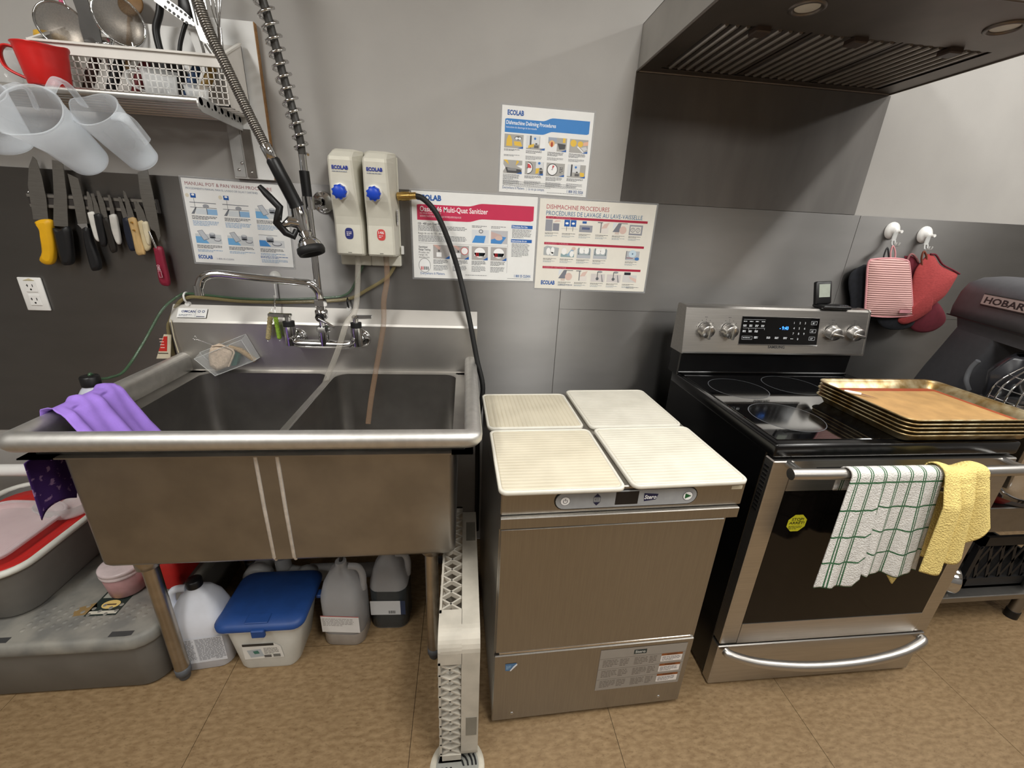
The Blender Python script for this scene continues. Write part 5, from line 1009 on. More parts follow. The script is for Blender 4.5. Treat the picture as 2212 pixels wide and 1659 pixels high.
# ------------------------------------------------------------------ outlet
ol = thing('wall_outlet', (-2.303, -0.004, 1.067), 'white double wall outlet on the steel wall left of the sink', 'outlet')
cx, cz = -2.303, 1.1235
obj('cover_plate', MB().box((cx - 0.036, -0.010, cz - 0.057), (cx + 0.036, -0.003, cz + 0.057), bevel=0.003, seg=2), WHITEP, ol)
for dz in (0.026, -0.020):
    soc = obj('socket', MB().box((cx - 0.018, -0.0125, cz + dz - 0.019), (cx + 0.018, -0.009, cz + dz + 0.019), bevel=0.003), WHITEP, ol)
    for a in ((-0.009, 0.004, 0.0022, 0.009), (-0.0115, 0.004, 0.006, 0.002), (0.0065, 0.004, 0.0022, 0.009)):
        obj('slot', MB().box((cx + a[0], -0.0130, cz + dz + a[1] - a[3] / 2), (cx + a[0] + a[2], -0.0120, cz + dz + a[1] + a[3] / 2)), BLACK, soc)
    obj('ground_hole', MB().cyl((cx + 0.0, -0.0130, cz + dz - 0.009), (cx + 0.0, -0.0120, cz + dz - 0.009), 0.003, seg=10), BLACK, soc)
obj('yellowed_mark', MB().prism([(cx - 0.017, -0.0128, cz + 0.047), (cx + 0.017, -0.0128, cz + 0.047), (cx + 0.003, -0.0128, cz + 0.054)], (0, 0.003, 0)), mat('yellowed', (196, 186, 152), 0.5), ol)
# ------------------------------------------------------------------ soap dispensers
DSP = mat('dispenser_cream', (206, 203, 190), 0.42, var=0.03)
BLUEK = mat('blue_knob', (26, 70, 190), 0.4, var=0.05)
def dispenser(x0, label, badge, btxt):
    w = 0.100; cx = x0 + w / 2
    t = thing('soap_dispenser', (cx, -0.06, 1.262), label, 'dispenser', 'wall soap dispensers')
    def ring(z, y, wf, wb): return [(cx - wb / 2, -0.006, z), (cx - wb / 2, -0.030, z), (cx - wf / 2, y + 0.006, z), (cx - wf / 2 + 0.006, y, z), (cx + wf / 2 - 0.006, y, z), (cx + wf / 2, y + 0.006, z), (cx + wb / 2, -0.030, z), (cx + wb / 2, -0.006, z)]
    prof = [(1.302, -0.094, 0.088, 0.096), (1.308, -0.100, 0.090, 0.098), (1.40, -0.098, 0.088, 0.100), (1.425, -0.104, 0.086, 0.100), (1.475, -0.122, 0.082, 0.100), (1.53, -0.132, 0.078, 0.100), (1.588, -0.138, 0.074, 0.100), (1.598, -0.134, 0.072, 0.100), (1.618, -0.094, 0.066, 0.100), (1.628, -0.064, 0.064, 0.098)]
    bd = obj('housing', MB().loft([ring(*p) for p in prof], smooth=False), DSP, t)
    obj('back_plate', MB().box((x0 - 0.001, -0.010, 1.264), (x0 + w + 0.003, -0.0035, 1.62), bevel=0.002).box((x0 - 0.001, -0.030, 1.264), (x0 + w + 0.003, -0.005, 1.300), bevel=0.003), DSP, t)
    M = Matrix.Translation((cx - 0.006, -0.126, 1.500)) @ Matrix.Rotation(math.pi / 2 + 0.16, 4, 'X')
    obj('collar', MB().lathe([(0.024, 0.0), (0.024, 0.008), (0.020, 0.011)], seg=24, M=M), WHITEP, t)
    kn = [(0.0175, 0.010), (0.0195, 0.012), (0.0195, 0.026), (0.016, 0.031), (0.0001, 0.031)]
    mb = MB().lathe(kn, seg=22, M=M)
    for k in range(9):
        a = 2 * math.pi * k / 9; mb.cyl((0.0185 * math.cos(a), 0.0185 * math.sin(a), 0.013), (0.0185 * math.cos(a), 0.0185 * math.sin(a), 0.027), 0.004, seg=8, M=M)
    obj('knob', mb, BLUEK, t)
    P = Print((cx, -0.1365, 1.572), (1, 0, 0), Vector((0, 0.006, -0.058)).normalized(), 0.0012)
    P.text('ECOLAB', -0.025, 0.010, 0.0145, (24, 50, 150), width=0.049, bold=0.04); P.greek(-0.025, 0.0155, 0.049, 1, 0.004, (120, 130, 150)); obj('brand_print', P.mb, None, bd)
    P = Print((cx + 0.002, -0.0986, 1.372), (1, 0, 0), (0, 0, -1), 0.0012)
    P.poly([(0.0135 * math.copysign(abs(math.cos(a)) ** 0.7, math.cos(a)), -0.018 * math.copysign(abs(math.sin(a)) ** 0.7, math.sin(a))) for a in [2 * math.pi * k / 28 for k in range(28)]], badge)
    if btxt: P.text(btxt, -0.009, -0.003, 0.0125, (236, 220, 220), width=0.018, bold=0.02)
    P.greek(-0.0085, 0.002 if btxt else -0.006, 0.017, 2 if btxt else 3, 0.005, (226, 214, 220)); obj('round_badge', P.mb, None, bd)
    obj('rib_mark', MB().box((cx - 0.006, -0.1010, 1.3105), (cx + 0.006, -0.0985, 1.3125)), mat('grey_mark', (120, 118, 112), 0.5), bd)
    return t
dispenser(-1.2575, 'cream soap dispenser with blue knob and navy badge, left of the pair', (34, 44, 110), None)
d2 = dispenser(-1.1530, 'cream sanitizer dispenser with blue knob and red 146 badge, right of the pair', (200, 66, 66), '146')
P = Print((-1.0523, -0.070, 1.455), Vector((0, 1, 0)), (0, 0, -1), 0.0012); P.N = Vector((1, 0, 0)); P.rect(0, 0, 0.03, 0.05, (226, 226, 224)); P.greek(0.003, 0.006, 0.024, 7, 0.005, (110, 110, 112))
obj('barcode_label', P.mb, None, d2)
obj('side_clip', MB().box((-1.050, -0.020, 1.305), (-1.040, -0.004, 1.335), bevel=0.002), WHITEP, d2)
def pipe(name, pts, r, m, label, cat='tube', n=7, seg=12, group=None): return obj(name, MB().tube(smoothpath(pts, n), r, m, seg), m, label=label, cat=cat, group=group)
CLR = clear_mat('milky_clear_tube', (206, 200, 188), 0.25); CLR2 = clear_mat('amber_clear_tube', (160, 130, 104), 0.25)
pipe('soap_tube', [(-1.195, -0.050, 1.30), (-1.197, -0.060, 1.24), (-1.205, -0.10, 1.12), (-1.2274, -0.1550, 1.0757), (-1.2613, -0.1650, 0.9830), (-1.3103, -0.1500, 0.8822), (-1.3351, -0.1400, 0.8278)], 0.0095, CLR, 'clear tube from the left dispenser crossing the faucet into the sink')
pipe('sanitizer_tube', [(-1.098, -0.050, 1.30), (-1.098, -0.055, 1.22), (-1.1115, -0.0700, 1.1447), (-1.1159, -0.0850, 1.0540), (-1.1502, -0.1000, 0.8881), (-1.1681, -0.1300, 0.7872), (-1.1803, -0.1600, 0.6953)], 0.0095, CLR2, 'amber tinted tube from the right dispenser hanging into the right bowl')
hz = thing('supply_hose', (-0.76, -0.15, 0.2), 'black rubber hose with brass fitting running from the dispenser down beside the dishwasher', 'hose')
obj('rubber_hose', MB().tube(smoothpath([(-0.9930, -0.0450, 1.5020), (-0.9618, -0.0480, 1.4933), (-0.9201, -0.0500, 1.4510), (-0.8841, -0.0500, 1.3766), (-0.8433, -0.0500, 1.2585), (-0.8050, -0.0800, 1.1036), (-0.7721, -0.1100, 0.9420), (-0.7480, -0.1400, 0.8309), (-0.765, -0.16, 0.70), (-0.763, -0.17, 0.45), (-0.763, -0.18, 0.2)], 7), 0.0095, seg=12), RUBBER, hz)
BRASS = mat('brass', (206, 172, 104), 0.25, 1.0, var=0.1)
a = Vector((-1.050, -0.040, 1.497)); b = Vector((-0.9930, -0.0450, 1.5020)); d = (b - a).normalized(); Lh = (b - a).length
obj('brass_fitting', MB().tube([a, a + d * 0.014], 0.014, BRASS, 8).tube([a + d * 0.014, a + d * 0.03], 0.0165, BRASS, 6).tube([a + d * 0.03, a + d * 0.042], 0.0145, BRASS, 12).tube([a + d * 0.042, b + d * 0.006], 0.0115, BRASS, 14), None, hz)
# thin supply lines clipped along the wall above the sink
GRN = clear_mat('green_line', (70, 102, 74), 0.5); AMB = clear_mat('amber_line', (152, 138, 96), 0.5)
pipe('green_supply_line', [(-1.185, -0.016, 1.264), (-1.2052, -0.0140, 1.2305), (-1.2527, -0.0130, 1.1568), (-1.3533, -0.0130, 1.1385), (-1.5005, -0.0130, 1.1291), (-1.6279, -0.0130, 1.1288), (-1.7358, -0.0130, 1.1372), (-1.8036, -0.0140, 1.1419), (-1.8339, -0.0180, 1.1318), (-1.8708, -0.0600, 1.0892), (-1.9080, -0.1300, 0.9905), (-1.9293, -0.2100, 0.9174), (-1.9290, -0.2700, 0.9146), (-1.9385, -0.3000, 0.9207), (-1.94, -0.325, 0.945), (-1.94, -0.33, 0.915)], 0.0042, GRN, 'thin green tube clipped above the sink and dropping into the bottle at left', seg=8)
pipe('amber_supply_line', [(-1.075, -0.014, 1.264), (-1.1071, -0.0120, 1.2203), (-1.1765, -0.0130, 1.1761), (-1.2459, -0.0130, 1.1399), (-1.3546, -0.0130, 1.1265), (-1.5020, -0.0130, 1.1189), (-1.6296, -0.0130, 1.1187), (-1.7377, -0.0130, 1.1273), (-1.7986, -0.0140, 1.1289), (-1.8417, -0.0140, 1.1062), (-1.8793, -0.0140, 1.0465), (-1.8969, -0.0140, 0.9946), (-1.90, -0.014, 0.80), (-1.90, -0.014, 0.60)], 0.0062, AMB, 'thicker amber tube running along the wall below the green one', seg=8)
for i, (x, z) in enumerate(((-1.812, 1.132), (-1.2515, 1.130))):
    c_ = thing('tube_clip', (x, -0.01, z - 0.03), ('white tube clip at the left end of the sink backsplash', 'white tube clip below the soap dispensers')[i], 'clip')
    obj('screw_base', MB().cyl((x, -0.003, z - 0.028), (x, -0.016, z - 0.028), 0.008, seg=10), WHITEP, c_); obj('strap', MB().tube(smoothpath([(x, -0.006, z - 0.028), (x + 0.001, -0.024, z - 0.014), (x, -0.025, z + 0.004), (x, -0.012, z + 0.012), (x, -0.004, z + 0.010)], 4), 0.0035, seg=6), (BLACK if i else WHITEP), c_)
# ------------------------------------------------------------------ wall shelf, backing board
bb = thing('white_backing_board', (-1.512, -0.012, 1.527), 'white melamine board with raw brown edge behind the shelf bracket', 'board')
obj('melamine_face', MB().box((-1.574, -0.0205, 1.527), (-1.452, -0.0037, 1.955)), mat('white_melamine', (222, 222, 220), 0.4, var=0.02), bb)
obj('raw_edge', MB().box((-1.452, -0.0203, 1.5275), (-1.4495, -0.0038, 1.9545)), mat('particle_board', (150, 112, 72), 0.8, var=0.2, scale=90), bb)
sh = thing('wall_shelf', (-2.1, -0.14, 1.668), 'steel tube wall shelf on a flat bracket above the knives', 'shelf')
for i, y in enumerate((-0.247, -0.212, -0.177, -0.142, -0.107, -0.072, -0.037)):
    obj('shelf_tube', MB().tube([(-2.75, y, 1.694), (-1.524, y, 1.694)], 0.0095 if i == 0 else 0.0078, seg=12), mat('shelf_tube_steel', (190, 188, 184), 0.35, 1.0, var=0.04), sh)
for bx in (-1.528, -2.66):
    pr = [(-0.022, 1.664), (-0.022, 1.704)] + [(-0.244 - 0.018 * math.sin(a), 1.687 + 0.018 * math.cos(a)) for a in [math.pi * k / 8 for k in range(9)]]
    br = obj('bracket_arm', MB().prism([(bx, y, z) for y, z in pr], (0.004, 0, 0)), ALU, sh)
    for k in range(6): obj('bolt_hole', MB().cyl((bx + 0.0035, -0.232 + 0.036 * k, 1.686), (bx + 0.0046, -0.232 + 0.036 * k, 1.686), 0.0027, seg=12), mat('dark_hole', (40, 38, 36), 0.6), br)
    fl = obj('wall_flange', MB().box((bx - 0.044, -0.0245, 1.531), (bx - 0.010, -0.021, 1.700)).box((bx - 0.003, -0.028, 1.531), (bx + 0.024, -0.021, 1.670), mat('shaded_bracket_steel', (104, 98, 92), 0.4, 0.5)), ALU, sh)
    for x, z in ((bx - 0.028, 1.552), (bx - 0.016, 1.572), (bx + 0.012, 1.546)): obj('screw', MB().lathe([(0.0001, 0.003), (0.004, 0.0025), (0.005, 0)], seg=10, M=Matrix.Translation((x, -0.0245 if x < bx else -0.028, z)) @ Matrix.Rotation(math.pi / 2, 4, 'X')), CHROME, fl)
SZ = 1.7028
# ------------------------------------------------------------------ white basket
bk = thing('wire_basket', (-1.725, -0.09, SZ), 'white plastic grid basket full of utensils on the wall shelf', 'basket')
BW = mat('basket_white', (214, 210, 204), 0.45, var=0.02)
x0, x1, yf, yb, zf, zr = -1.965, -1.492, -0.158, -0.028, 1.822, 1.888
mb = MB()
mb.box((x0, yf, SZ), (x1, yf + 0.003, SZ + 0.006)); mb.box((x0, yf - 0.004, 1.796), (x1, yf + 0.002, zf)); mb.box((x0 - 0.003, yf - 0.010, zf - 0.002), (x1 + 0.003, yf + 0.004, zf + 0.003))
for x in (x0, x1 - 0.003): mb.prism([(x, yf, SZ), (x, yb, SZ), (x, yb, zr), (x, yb - 0.02, zr), (x, yf, zf)], (0.003, 0, 0))
for x in (x0 - 0.003, x1 - 0.004): mb.prism([(x, yf - 0.004, zf), (x, yb - 0.01, zr + 0.001), (x, yb - 0.01, zr + 0.006), (x, yf - 0.004, zf + 0.005)], (0.010, 0, 0))
mb.box((x0, yb - 0.003, SZ), (x1, yb, zr))
for k in range(6): mb.box((x0, yf + 0.024 * k, SZ), (x1, yf + 0.024 * k + 0.004, SZ + 0.002))
obj('basket_shell', mb, BW, bk)
mb = MB(); n = 31
for k in range(1, n): xx = x0 + (x1 - x0) * k / n; mb.box((xx - 0.0013, yf - 0.001, SZ + 0.004), (xx + 0.0013, yf + 0.002, 1.798))
for k in range(1, 7): zz = SZ + 0.004 + 0.0152 * k; mb.box((x0, yf - 0.001, zz - 0.0012), (x1, yf + 0.002, zz + 0.0012))
obj('front_grid', mb, BW, bk, kind='stuff')
# ------------------------------------------------------------------ things in the basket
MESH = mat('fine_steel_mesh', (150, 142, 132), 0.45, 1.0, var=0.15, scale=300, alpha=0.62)
def stand(name, label, cat, parts, base): # parts: (name, mb, mat)
    t = thing(name, base, label, cat)
    for nm, mb, m in parts: obj(nm, mb, m, t)
    return t
def sieve(label, cpx, rr, axis, hdl, grip, gm):
    C_ = Vector(cpx); x_, y_, z_ = frame(Vector(axis)); M = Matrix.Translation(C_) @ Matrix((x_, y_, z_)).transposed().to_4x4()
    prof = [(rr * math.cos(a), rr * 0.62 * math.sin(a)) for a in [math.pi / 2 * k / 8 for k in range(9)]]
    prof[-1] = (0.0005, rr * 0.62)
    rim = [tuple(M @ Vector((rr * math.cos(2 * math.pi * k / 32), rr * math.sin(2 * math.pi * k / 32), 0))) for k in range(32)]
    base = C_ - Vector((0, 0, rr))
    parts = [('mesh_bowl', MB().lathe(prof, seg=28, M=M), MESH), ('rim', MB().tube(rim, 0.0032, seg=6, closed=True), CHROME)]
    H = [Vector(h) for h in hdl]
    parts.append(('wire_handle', MB().tube(smoothpath(H, 4), 0.0024, seg=6), CHROME))
    if grip: parts.append(('grip', MB().tube([Vector(g) for g in grip], [0.006] * len(grip), seg=8), gm))
    return stand('mesh_sieve', label, 'sieve', parts, base)
PINKP = mat('pink_plastic', (196, 70, 110), 0.4)
sieve('round mesh sieve with pink handle at the left end of the basket', (-1.9171, -0.1050, 1.8735), 0.053, (-0.45, 0.85, 0.12), [(-1.8916, -0.1000, 1.9162), (-1.8996, -0.1000, 1.9276), (-1.9011, -0.1000, 1.9454)], [(-1.9059, -0.1000, 1.9290), (-1.9022, -0.1000, 1.9940)], PINKP)
sieve('larger conical mesh sieve leaning right in the middle of the basket', (-1.7716, -0.1000, 1.9019), 0.057, (-0.75, 0.62, 0.05), [(-1.7521, -0.1000, 1.8532), (-1.7509, -0.1000, 1.8340), (-1.7476, -0.1000, 1.8180)], None, None)
YEL = mat('yellow_plastic', (216, 170, 60), 0.4)
stand('yellow_utensil', 'yellow rounded plastic utensil behind the left sieve', 'utensil', [('cup', MB().lathe([(0.001, -0.03), (0.025, -0.026), (0.036, 0.0), (0.034, 0.012), (0.0005, 0.014)], seg=20, M=Matrix.Translation((-1.9843, -0.0620, 1.8534))), YEL), ('grip', MB().box((-0.008, -0.006, -0.10), (0.008, 0.006, -0.02), bevel=0.003, M=Matrix.Translation((-1.9843, -0.0620, 1.8534))), YEL)], Vector((-1.9843, -0.0620, 1.8534)) - Vector((0, 0, 0.1)))
DKU = mat('dark_grey_utensil', (74, 72, 70), 0.4, 0.3)
def flat(pts, y, th, m): return MB().prism([(p[0], y, p[1]) for p in pts], (0, th, 0))
sw = [(-1.8639, 1.9308), (-1.8600, 1.9013), (-1.8642, 1.8706), (-1.8609, 1.8252), (-1.8183, 1.8286), (-1.8153, 1.8746), (-1.8231, 1.9044), (-1.8297, 1.9456), (-1.8565, 1.9452)]
stand('grey_turner', 'dark grey broad turner standing between the two sieves', 'turner', [('blade', flat(sw, -0.12, 0.003, DKU), DKU)], (sw[3][0], -0.12, SZ))
stand('steel_ladle_small', 'small steel ladle bowl resting on the basket rim below the sieves', 'ladle', [('bowl', MB().lathe([(0.001, -0.022), (0.02, -0.018), (0.034, 0.0), (0.032, 0.0), (0.018, -0.015), (0.001, -0.018)], seg=20, M=Matrix.Translation((-1.8105, -0.1350, 1.8431)) @ Matrix.Rotation(0.5, 4, 'X')), CHROME), ('stem', MB().tube([(-1.8158, -0.1200, 1.8383), (-1.8255, -0.1000, 1.7846)], 0.004, seg=8), CHROME)], (-1.8074, -0.1350, 1.8289))
stand('brown_wooden_spoon', 'brown wooden spoon end behind the conical sieve', 'spoon', [('paddle', MB().lathe([(0.0005, -0.004), (0.03, -0.003), (0.034, 0), (0.03, 0.003), (0.0005, 0.004)], seg=20, M=Matrix.Translation((-1.7715, -0.0360, 1.9636)) @ Matrix.Rotation(1.3, 4, 'X')), mat('brown_wood', (130, 98, 60), 0.6, var=0.15)), ('stick', MB().tube([(-1.7747, -0.0360, 1.9507), (-1.8199, -0.0360, 1.8033)], 0.006, seg=8), mat('brown_wood', (130, 98, 60), 0.6, var=0.15))], (-1.8167, -0.0600, 1.7854))
def tubeu(name, label, cat, pts, r, m, extra=()):
    return stand(name, label, cat, [('handle', MB().tube(smoothpath(pts, 4), r, seg=10), m)] + list(extra), Vector(pts[-1]))
tubeu('black_spatula', 'black curved spatula handle rising from the basket middle', 'spatula', [(-1.6542, -0.0900, 1.9863), (-1.6684, -0.0900, 1.9340), (-1.6866, -0.0900, 1.8959), (-1.6891, -0.0900, 1.8637), (-1.6868, -0.0900, 1.8257), (-1.6920, -0.0900, 1.7694)], 0.009, BLACK)
PERF = [(-1.6649, 1.9581), (-1.6668, 1.9498), (-1.6442, 1.9354), (-1.6021, 1.9099), (-1.5737, 1.9017), (-1.5724, 1.9145), (-1.5966, 1.9364), (-1.6332, 1.9589), (-1.6497, 1.9635)]
st = stand('slotted_turner', 'perforated steel turner slanting across the top of the basket', 'turner', [('perforated_blade', flat(PERF, -0.11, 0.0025, CHROME), mat('turner_steel', (180, 178, 174), 0.3, 1.0)), ('stem', MB().tube([(-1.5688, -0.1100, 1.9049), (-1.5659, -0.1000, 1.8486), (-1.5735, -0.0900, 1.7724)], 0.004, seg=8), CHROME)], (-1.5757, -0.0900, 1.7607))
mb = MB()
for i in range(7):
    for j in range(2):
        p = Vector((-1.6366, -0.1100, 1.9425)).lerp(Vector((-1.5793, -0.1100, 1.9061)), i / 6) + Vector((-0.004 + 0.010 * j, -0.0006, -0.004 + 0.012 * j)); mb.cyl(p, p + Vector((0, -0.0006, 0)), 0.0036, seg=8)
obj('perforations', mb, BLACK, st, kind='stuff')
tubeu('black_serving_spoon', 'black serving spoon standing head up beside the slotted turner', 'spoon', [(-1.6038, -0.0800, 1.9276), (-1.6254, -0.0800, 1.8884), (-1.6411, -0.0800, 1.8490), (-1.6581, -0.0800, 1.7689)], 0.0055, BLACK, [('spoon_head', MB().lathe([(0.0005, -0.04), (0.014, -0.032), (0.021, 0.0), (0.016, 0.03), (0.0005, 0.042)], seg=14, M=Matrix.Translation((-1.6022, -0.0800, 1.9529)) @ Matrix.Diagonal((1, 0.4, 1, 1))), BLACK)])
stand('white_scraper', 'white plastic dough scraper at the right end of the basket', 'scraper', [('blade', flat([(-1.6118, 1.8983), (-1.5838, 1.9028), (-1.5596, 1.8474), (-1.5697, 1.7663), (-1.6193, 1.7627), (-1.6019, 1.8497)], -0.07, 0.003, WHITEP), WHITEP)], (-1.5985, -0.0700, 1.7642))
sl = stand('steel_slotted_spatula', 'long steel spatula with slots beside the spray hose', 'spatula', [('blade', flat([(-1.5771, 1.9779), (-1.5715, 1.9482), (-1.5676, 1.8969), (-1.5614, 1.8678), (-1.5413, 1.8588), (-1.5233, 1.8901), (-1.5294, 1.9210), (-1.5319, 1.9819)], -0.118, 0.0025, CHROME), mat('turner_steel', (180, 178, 174), 0.3, 1.0)), ('neck', MB().tube([(-1.5484, -0.1170, 1.8608), (-1.5370, -0.1120, 1.8384), (-1.5452, -0.1000, 1.7604)], 0.006, seg=8), mat('turner_steel', (180, 178, 174), 0.3, 1.0))], (-1.5463, -0.1000, 1.7546))
for i in range(3): obj('slot', flat([(-1.5679, 1.9575), (-1.5627, 1.9015), (-1.5591, 1.9018), (-1.5632, 1.9579)], -0.1186, 0.0004, BLACK), mat('slot_dark', (70, 68, 64), 0.5), sl).location.x += 0.009 * i
tubeu('steel_whisk', 'steel wire whisk standing behind the hose near the white board', 'whisk', [(-1.5267, -0.0700, 1.9162), (-1.5334, -0.0700, 1.8382), (-1.5457, -0.0700, 1.7562)], 0.006, CHROME, [('wires', MB().tube(smoothpath([(-1.5279, -0.0700, 1.9096), (-1.5387, -0.0700, 1.9580), (-1.5360, -0.0700, 2.0102), (-1.5143, -0.0700, 2.0427), (-1.5041, -0.0700, 2.0131), (-1.5162, -0.0700, 1.9599), (-1.5279, -0.0700, 1.9096)], 5), 0.0016, seg=5).tube(smoothpath([(-1.5279, -0.0700, 1.9096), (-1.5242, -0.0800, 1.9554), (-1.5217, -0.0800, 2.0073), (-1.5143, -0.0700, 2.0427), (-1.5183, -0.0600, 2.0160), (-1.5256, -0.0600, 1.9629), (-1.5279, -0.0700, 1.9096)], 5), 0.0016, seg=5), CHROME)])
stand('white_tray', 'white plastic tray standing on edge at the back of the basket', 'tray', [('panel', MB().box((-0.11, -0.004, -0.16), (0.085, 0.0, 0.0), bevel=0.006, M=Matrix.Translation((-1.6671, -0.0450, 1.9156)) @ Matrix.Rotation(0.02, 4, 'Y')), WHITEP)], (-1.7029, -0.0450, 1.7630))
stand('black_frying_pan', 'dark round pan edge at the back of the basket below the white tray', 'pan', [('disc', MB().lathe([(0.0005, -0.004), (0.064, -0.004), (0.068, 0.010), (0.066, 0.010), (0.062, 0.0), (0.0005, 0.0)], seg=36, M=Matrix.Translation(((-1.6980, -0.0660, 1.8687)[0], -0.066, 1.775)) @ Matrix.Rotation(math.pi / 2, 4, 'X')), mat('pan_black', (38, 36, 35), 0.45))], (-1.7334, -0.0600, 1.7569))
for i, (u, m, lab) in enumerate((((-1.86), mat('dark_wood_handle', (60, 34, 26), 0.5), 'dark wooden handle seen through the basket grid near the red jug'), ((-1.80), BLACK, 'black utensil handle seen through the basket grid left of centre'), ((-1.735), mat('dark_red_plastic', (96, 26, 30), 0.4), 'dark red handle seen through the basket grid'), ((-1.60), mat('blue_plastic', (40, 70, 110), 0.4), 'blue handle seen through the basket grid right of centre'), ((-1.56), mat('ochre_plastic', (140, 110, 50), 0.4), 'ochre handle seen through the right end of the basket grid'))):
    obj('utensil_handle', MB().tube([(u - 0.03, -0.125, SZ + 0.006), (u, -0.13, 1.76), (u + 0.02, -0.12, 1.805)], [0.010, 0.013, 0.011], seg=10), m, label=lab, cat='utensil', group='handles lying in the basket')
# ------------------------------------------------------------------ cups and jugs standing on the shelf
REDP = mat('red_plastic', (186, 30, 28), 0.3, var=0.05)
def jug(name, M, r0, r1, h, m, label, cat, spout=0.3, hdl=True, th=0.002, sw=0.35, handle_r=0.010, hm=None, group=None, strap=False):
    """tapered jug in local axes: base at z=0, spout along +x, handle along -x"""
    t = thing(name, (0, 0, 0), label, cat, group); t.matrix_world = M
    seg = 40; prof = [(r0 * 0.6, 0.0005), (r0 * 0.92, 0.0), (r0, 0.004), (lerp(r0, r1, 0.5), h * 0.5), (lerp(r0, r1, 0.85), h * 0.85), (r1, h * 0.97), (r1 + 0.0025, h)]
    inn = [(r1 - th, h), (lerp(r0, r1, 0.5) - th, h * 0.5), (r0 - th, 0.006), (0.0005, 0.004)]
    def rg(r, z):
        out = []
        for k in range(seg):
            a = 2 * math.pi * k / seg; aa = min(a, 2 * math.pi - a); q = r + spout * r1 * math.exp(-(aa / sw) ** 2) * max(0, (z / h - 0.6) / 0.4) ** 1.5
            out.append((q * math.cos(a), q * math.sin(a), z + 0.06 * h * math.exp(-(aa / sw) ** 2) * (1 if z >= h * 0.97 else 0)))
        return out
    R = [rg(0.0005, 0.0005)] + [rg(r, z) for r, z in prof + inn]
    obj('body', MB().loft(R, m, False, False), m, t, local=True)
    if hdl:
        if strap: pts = [(-r1 * 0.98, 0, h * 0.97), (-r1 - 0.028, 0, h * 1.0), (-r1 - 0.040, 0, h * 0.90), (-r1 - 0.038, 0, h * 0.72), (-r1 - 0.034, 0, h * 0.56)]
        else: pts = [(-r1 * 0.96, 0, h * 0.92), (-r1 - 0.022, 0, h * 0.95), (-r1 - 0.036, 0, h * 0.75), (-r1 - 0.030, 0, h * 0.4), (-lerp(r0, r1, 0.15) * 0.97, 0, h * 0.18)]
        obj('handle', MB().tube(smoothpath(pts, 5), handle_r, seg=10, flat=0.45 if not strap else 0.35), hm or m, t, local=True)
    return t
jug('red_measuring_jug', Matrix.Translation((-1.905, -0.215, SZ)) @ Matrix.Rotation(math.radians(8), 4, 'Z'), 0.042, 0.052, 0.090, REDP, 'red plastic measuring jug on the shelf in front of the basket', 'jug', 0.10, True, handle_r=0.008)
GLASS = clear_mat('clear_glass', (232, 236, 236), 0.10, 0.04)
CPL = clear_mat('clear_plastic', (230, 232, 232), 0.20, 0.08)
jug('glass_measuring_cup', Matrix.Translation((-2.035, -0.20, SZ)) @ Matrix.Rotation(math.radians(30), 4, 'Z'), 0.044, 0.050, 0.095, GLASS, 'clear glass measuring cup at the far left of the shelf', 'measuring cup', 0.15, False)
jug('clear_measuring_cup', Matrix.Translation((-1.640, -0.205, SZ)) @ Matrix.Rotation(math.radians(10), 4, 'Z'), 0.036, 0.038, 0.060, CPL, 'clear plastic measuring cup in front of the basket grid', 'measuring cup', 0.1, True, handle_r=0.006)
jug('small_clear_cup', Matrix.Translation((-1.548, -0.212, SZ)), 0.024, 0.029, 0.032, CPL, 'small clear cup at the right end of the shelf by the bracket', 'cup', 0.05, False)
# ------------------------------------------------------------------ frosted pitchers hung from the shelf front
FROST = clear_mat('frosted_plastic', (232, 238, 244), 0.20, 0.35, 0.4)
def hang(base, mouth, sp, r0, r1, label, **k):
    B_, T_ = Vector(base), Vector(mouth); z = (T_ - B_).normalized(); s = Vector(sp); x = (s - z * s.dot(z)).normalized(); y = z.cross(x)
    M = Matrix.Translation(B_) @ Matrix((x, y, z)).transposed().to_4x4()
    return jug('frosted_pitcher', M, r0, r1, (T_ - B_).length, FROST, label, 'pitcher', hm=FROST, group='frosted pitchers hung under the shelf', strap=True, handle_r=0.013, **k)
hang((-1.8074, -0.2900, 1.5315), (-1.7860, -0.4450, 1.6146), (-0.45, -0.35, -0.85), 0.046, 0.060, 'largest frosted measuring pitcher, mouth tipped towards the viewer', spout=0.32)
hang((-1.6810, -0.2750, 1.5398), (-1.6951, -0.3850, 1.6340), (-0.9, 0.1, 0.35), 0.038, 0.051, 'smaller frosted pitcher to the right of the large one', spout=0.15)
hang((-1.9959, -0.2750, 1.5587), (-1.9765, -0.3500, 1.6560), (-0.7, -0.3, -0.8), 0.050, 0.060, 'frosted pitcher cut off by the left edge behind the large one', spout=0.2)
# ------------------------------------------------------------------ knives on a magnetic strip
ks = thing('magnetic_knife_strip', (-2.0, -0.01, 1.405), 'black and steel magnetic strip holding the knives', 'knife rack')
obj('strip_body', MB().box((-2.215, -0.020, 1.405), (-1.835, -0.0035, 1.450), bevel=0.002), mat('strip_dark', (52, 48, 46), 0.5), ks)
for z in (1.412, 1.442): obj('magnet_bar', MB().box((-2.213, -0.0225, z - 0.0045), (-1.837, -0.019, z + 0.0045)), mat('strip_steel', (176, 172, 166), 0.3, 1.0), ks)
obj('screw_head', MB().lathe([(0.0001, 0.004), (0.004, 0.003), (0.006, 0)], seg=10, M=Matrix.Translation((-2.2180, -0.0060, 1.4500)) @ Matrix.Rotation(math.pi / 2, 4, 'X')), CHROME, ks)
BLADE = mat('knife_blade', (158, 155, 150), 0.28, 1.0, var=0.06, stretch=(1, 1, 8))
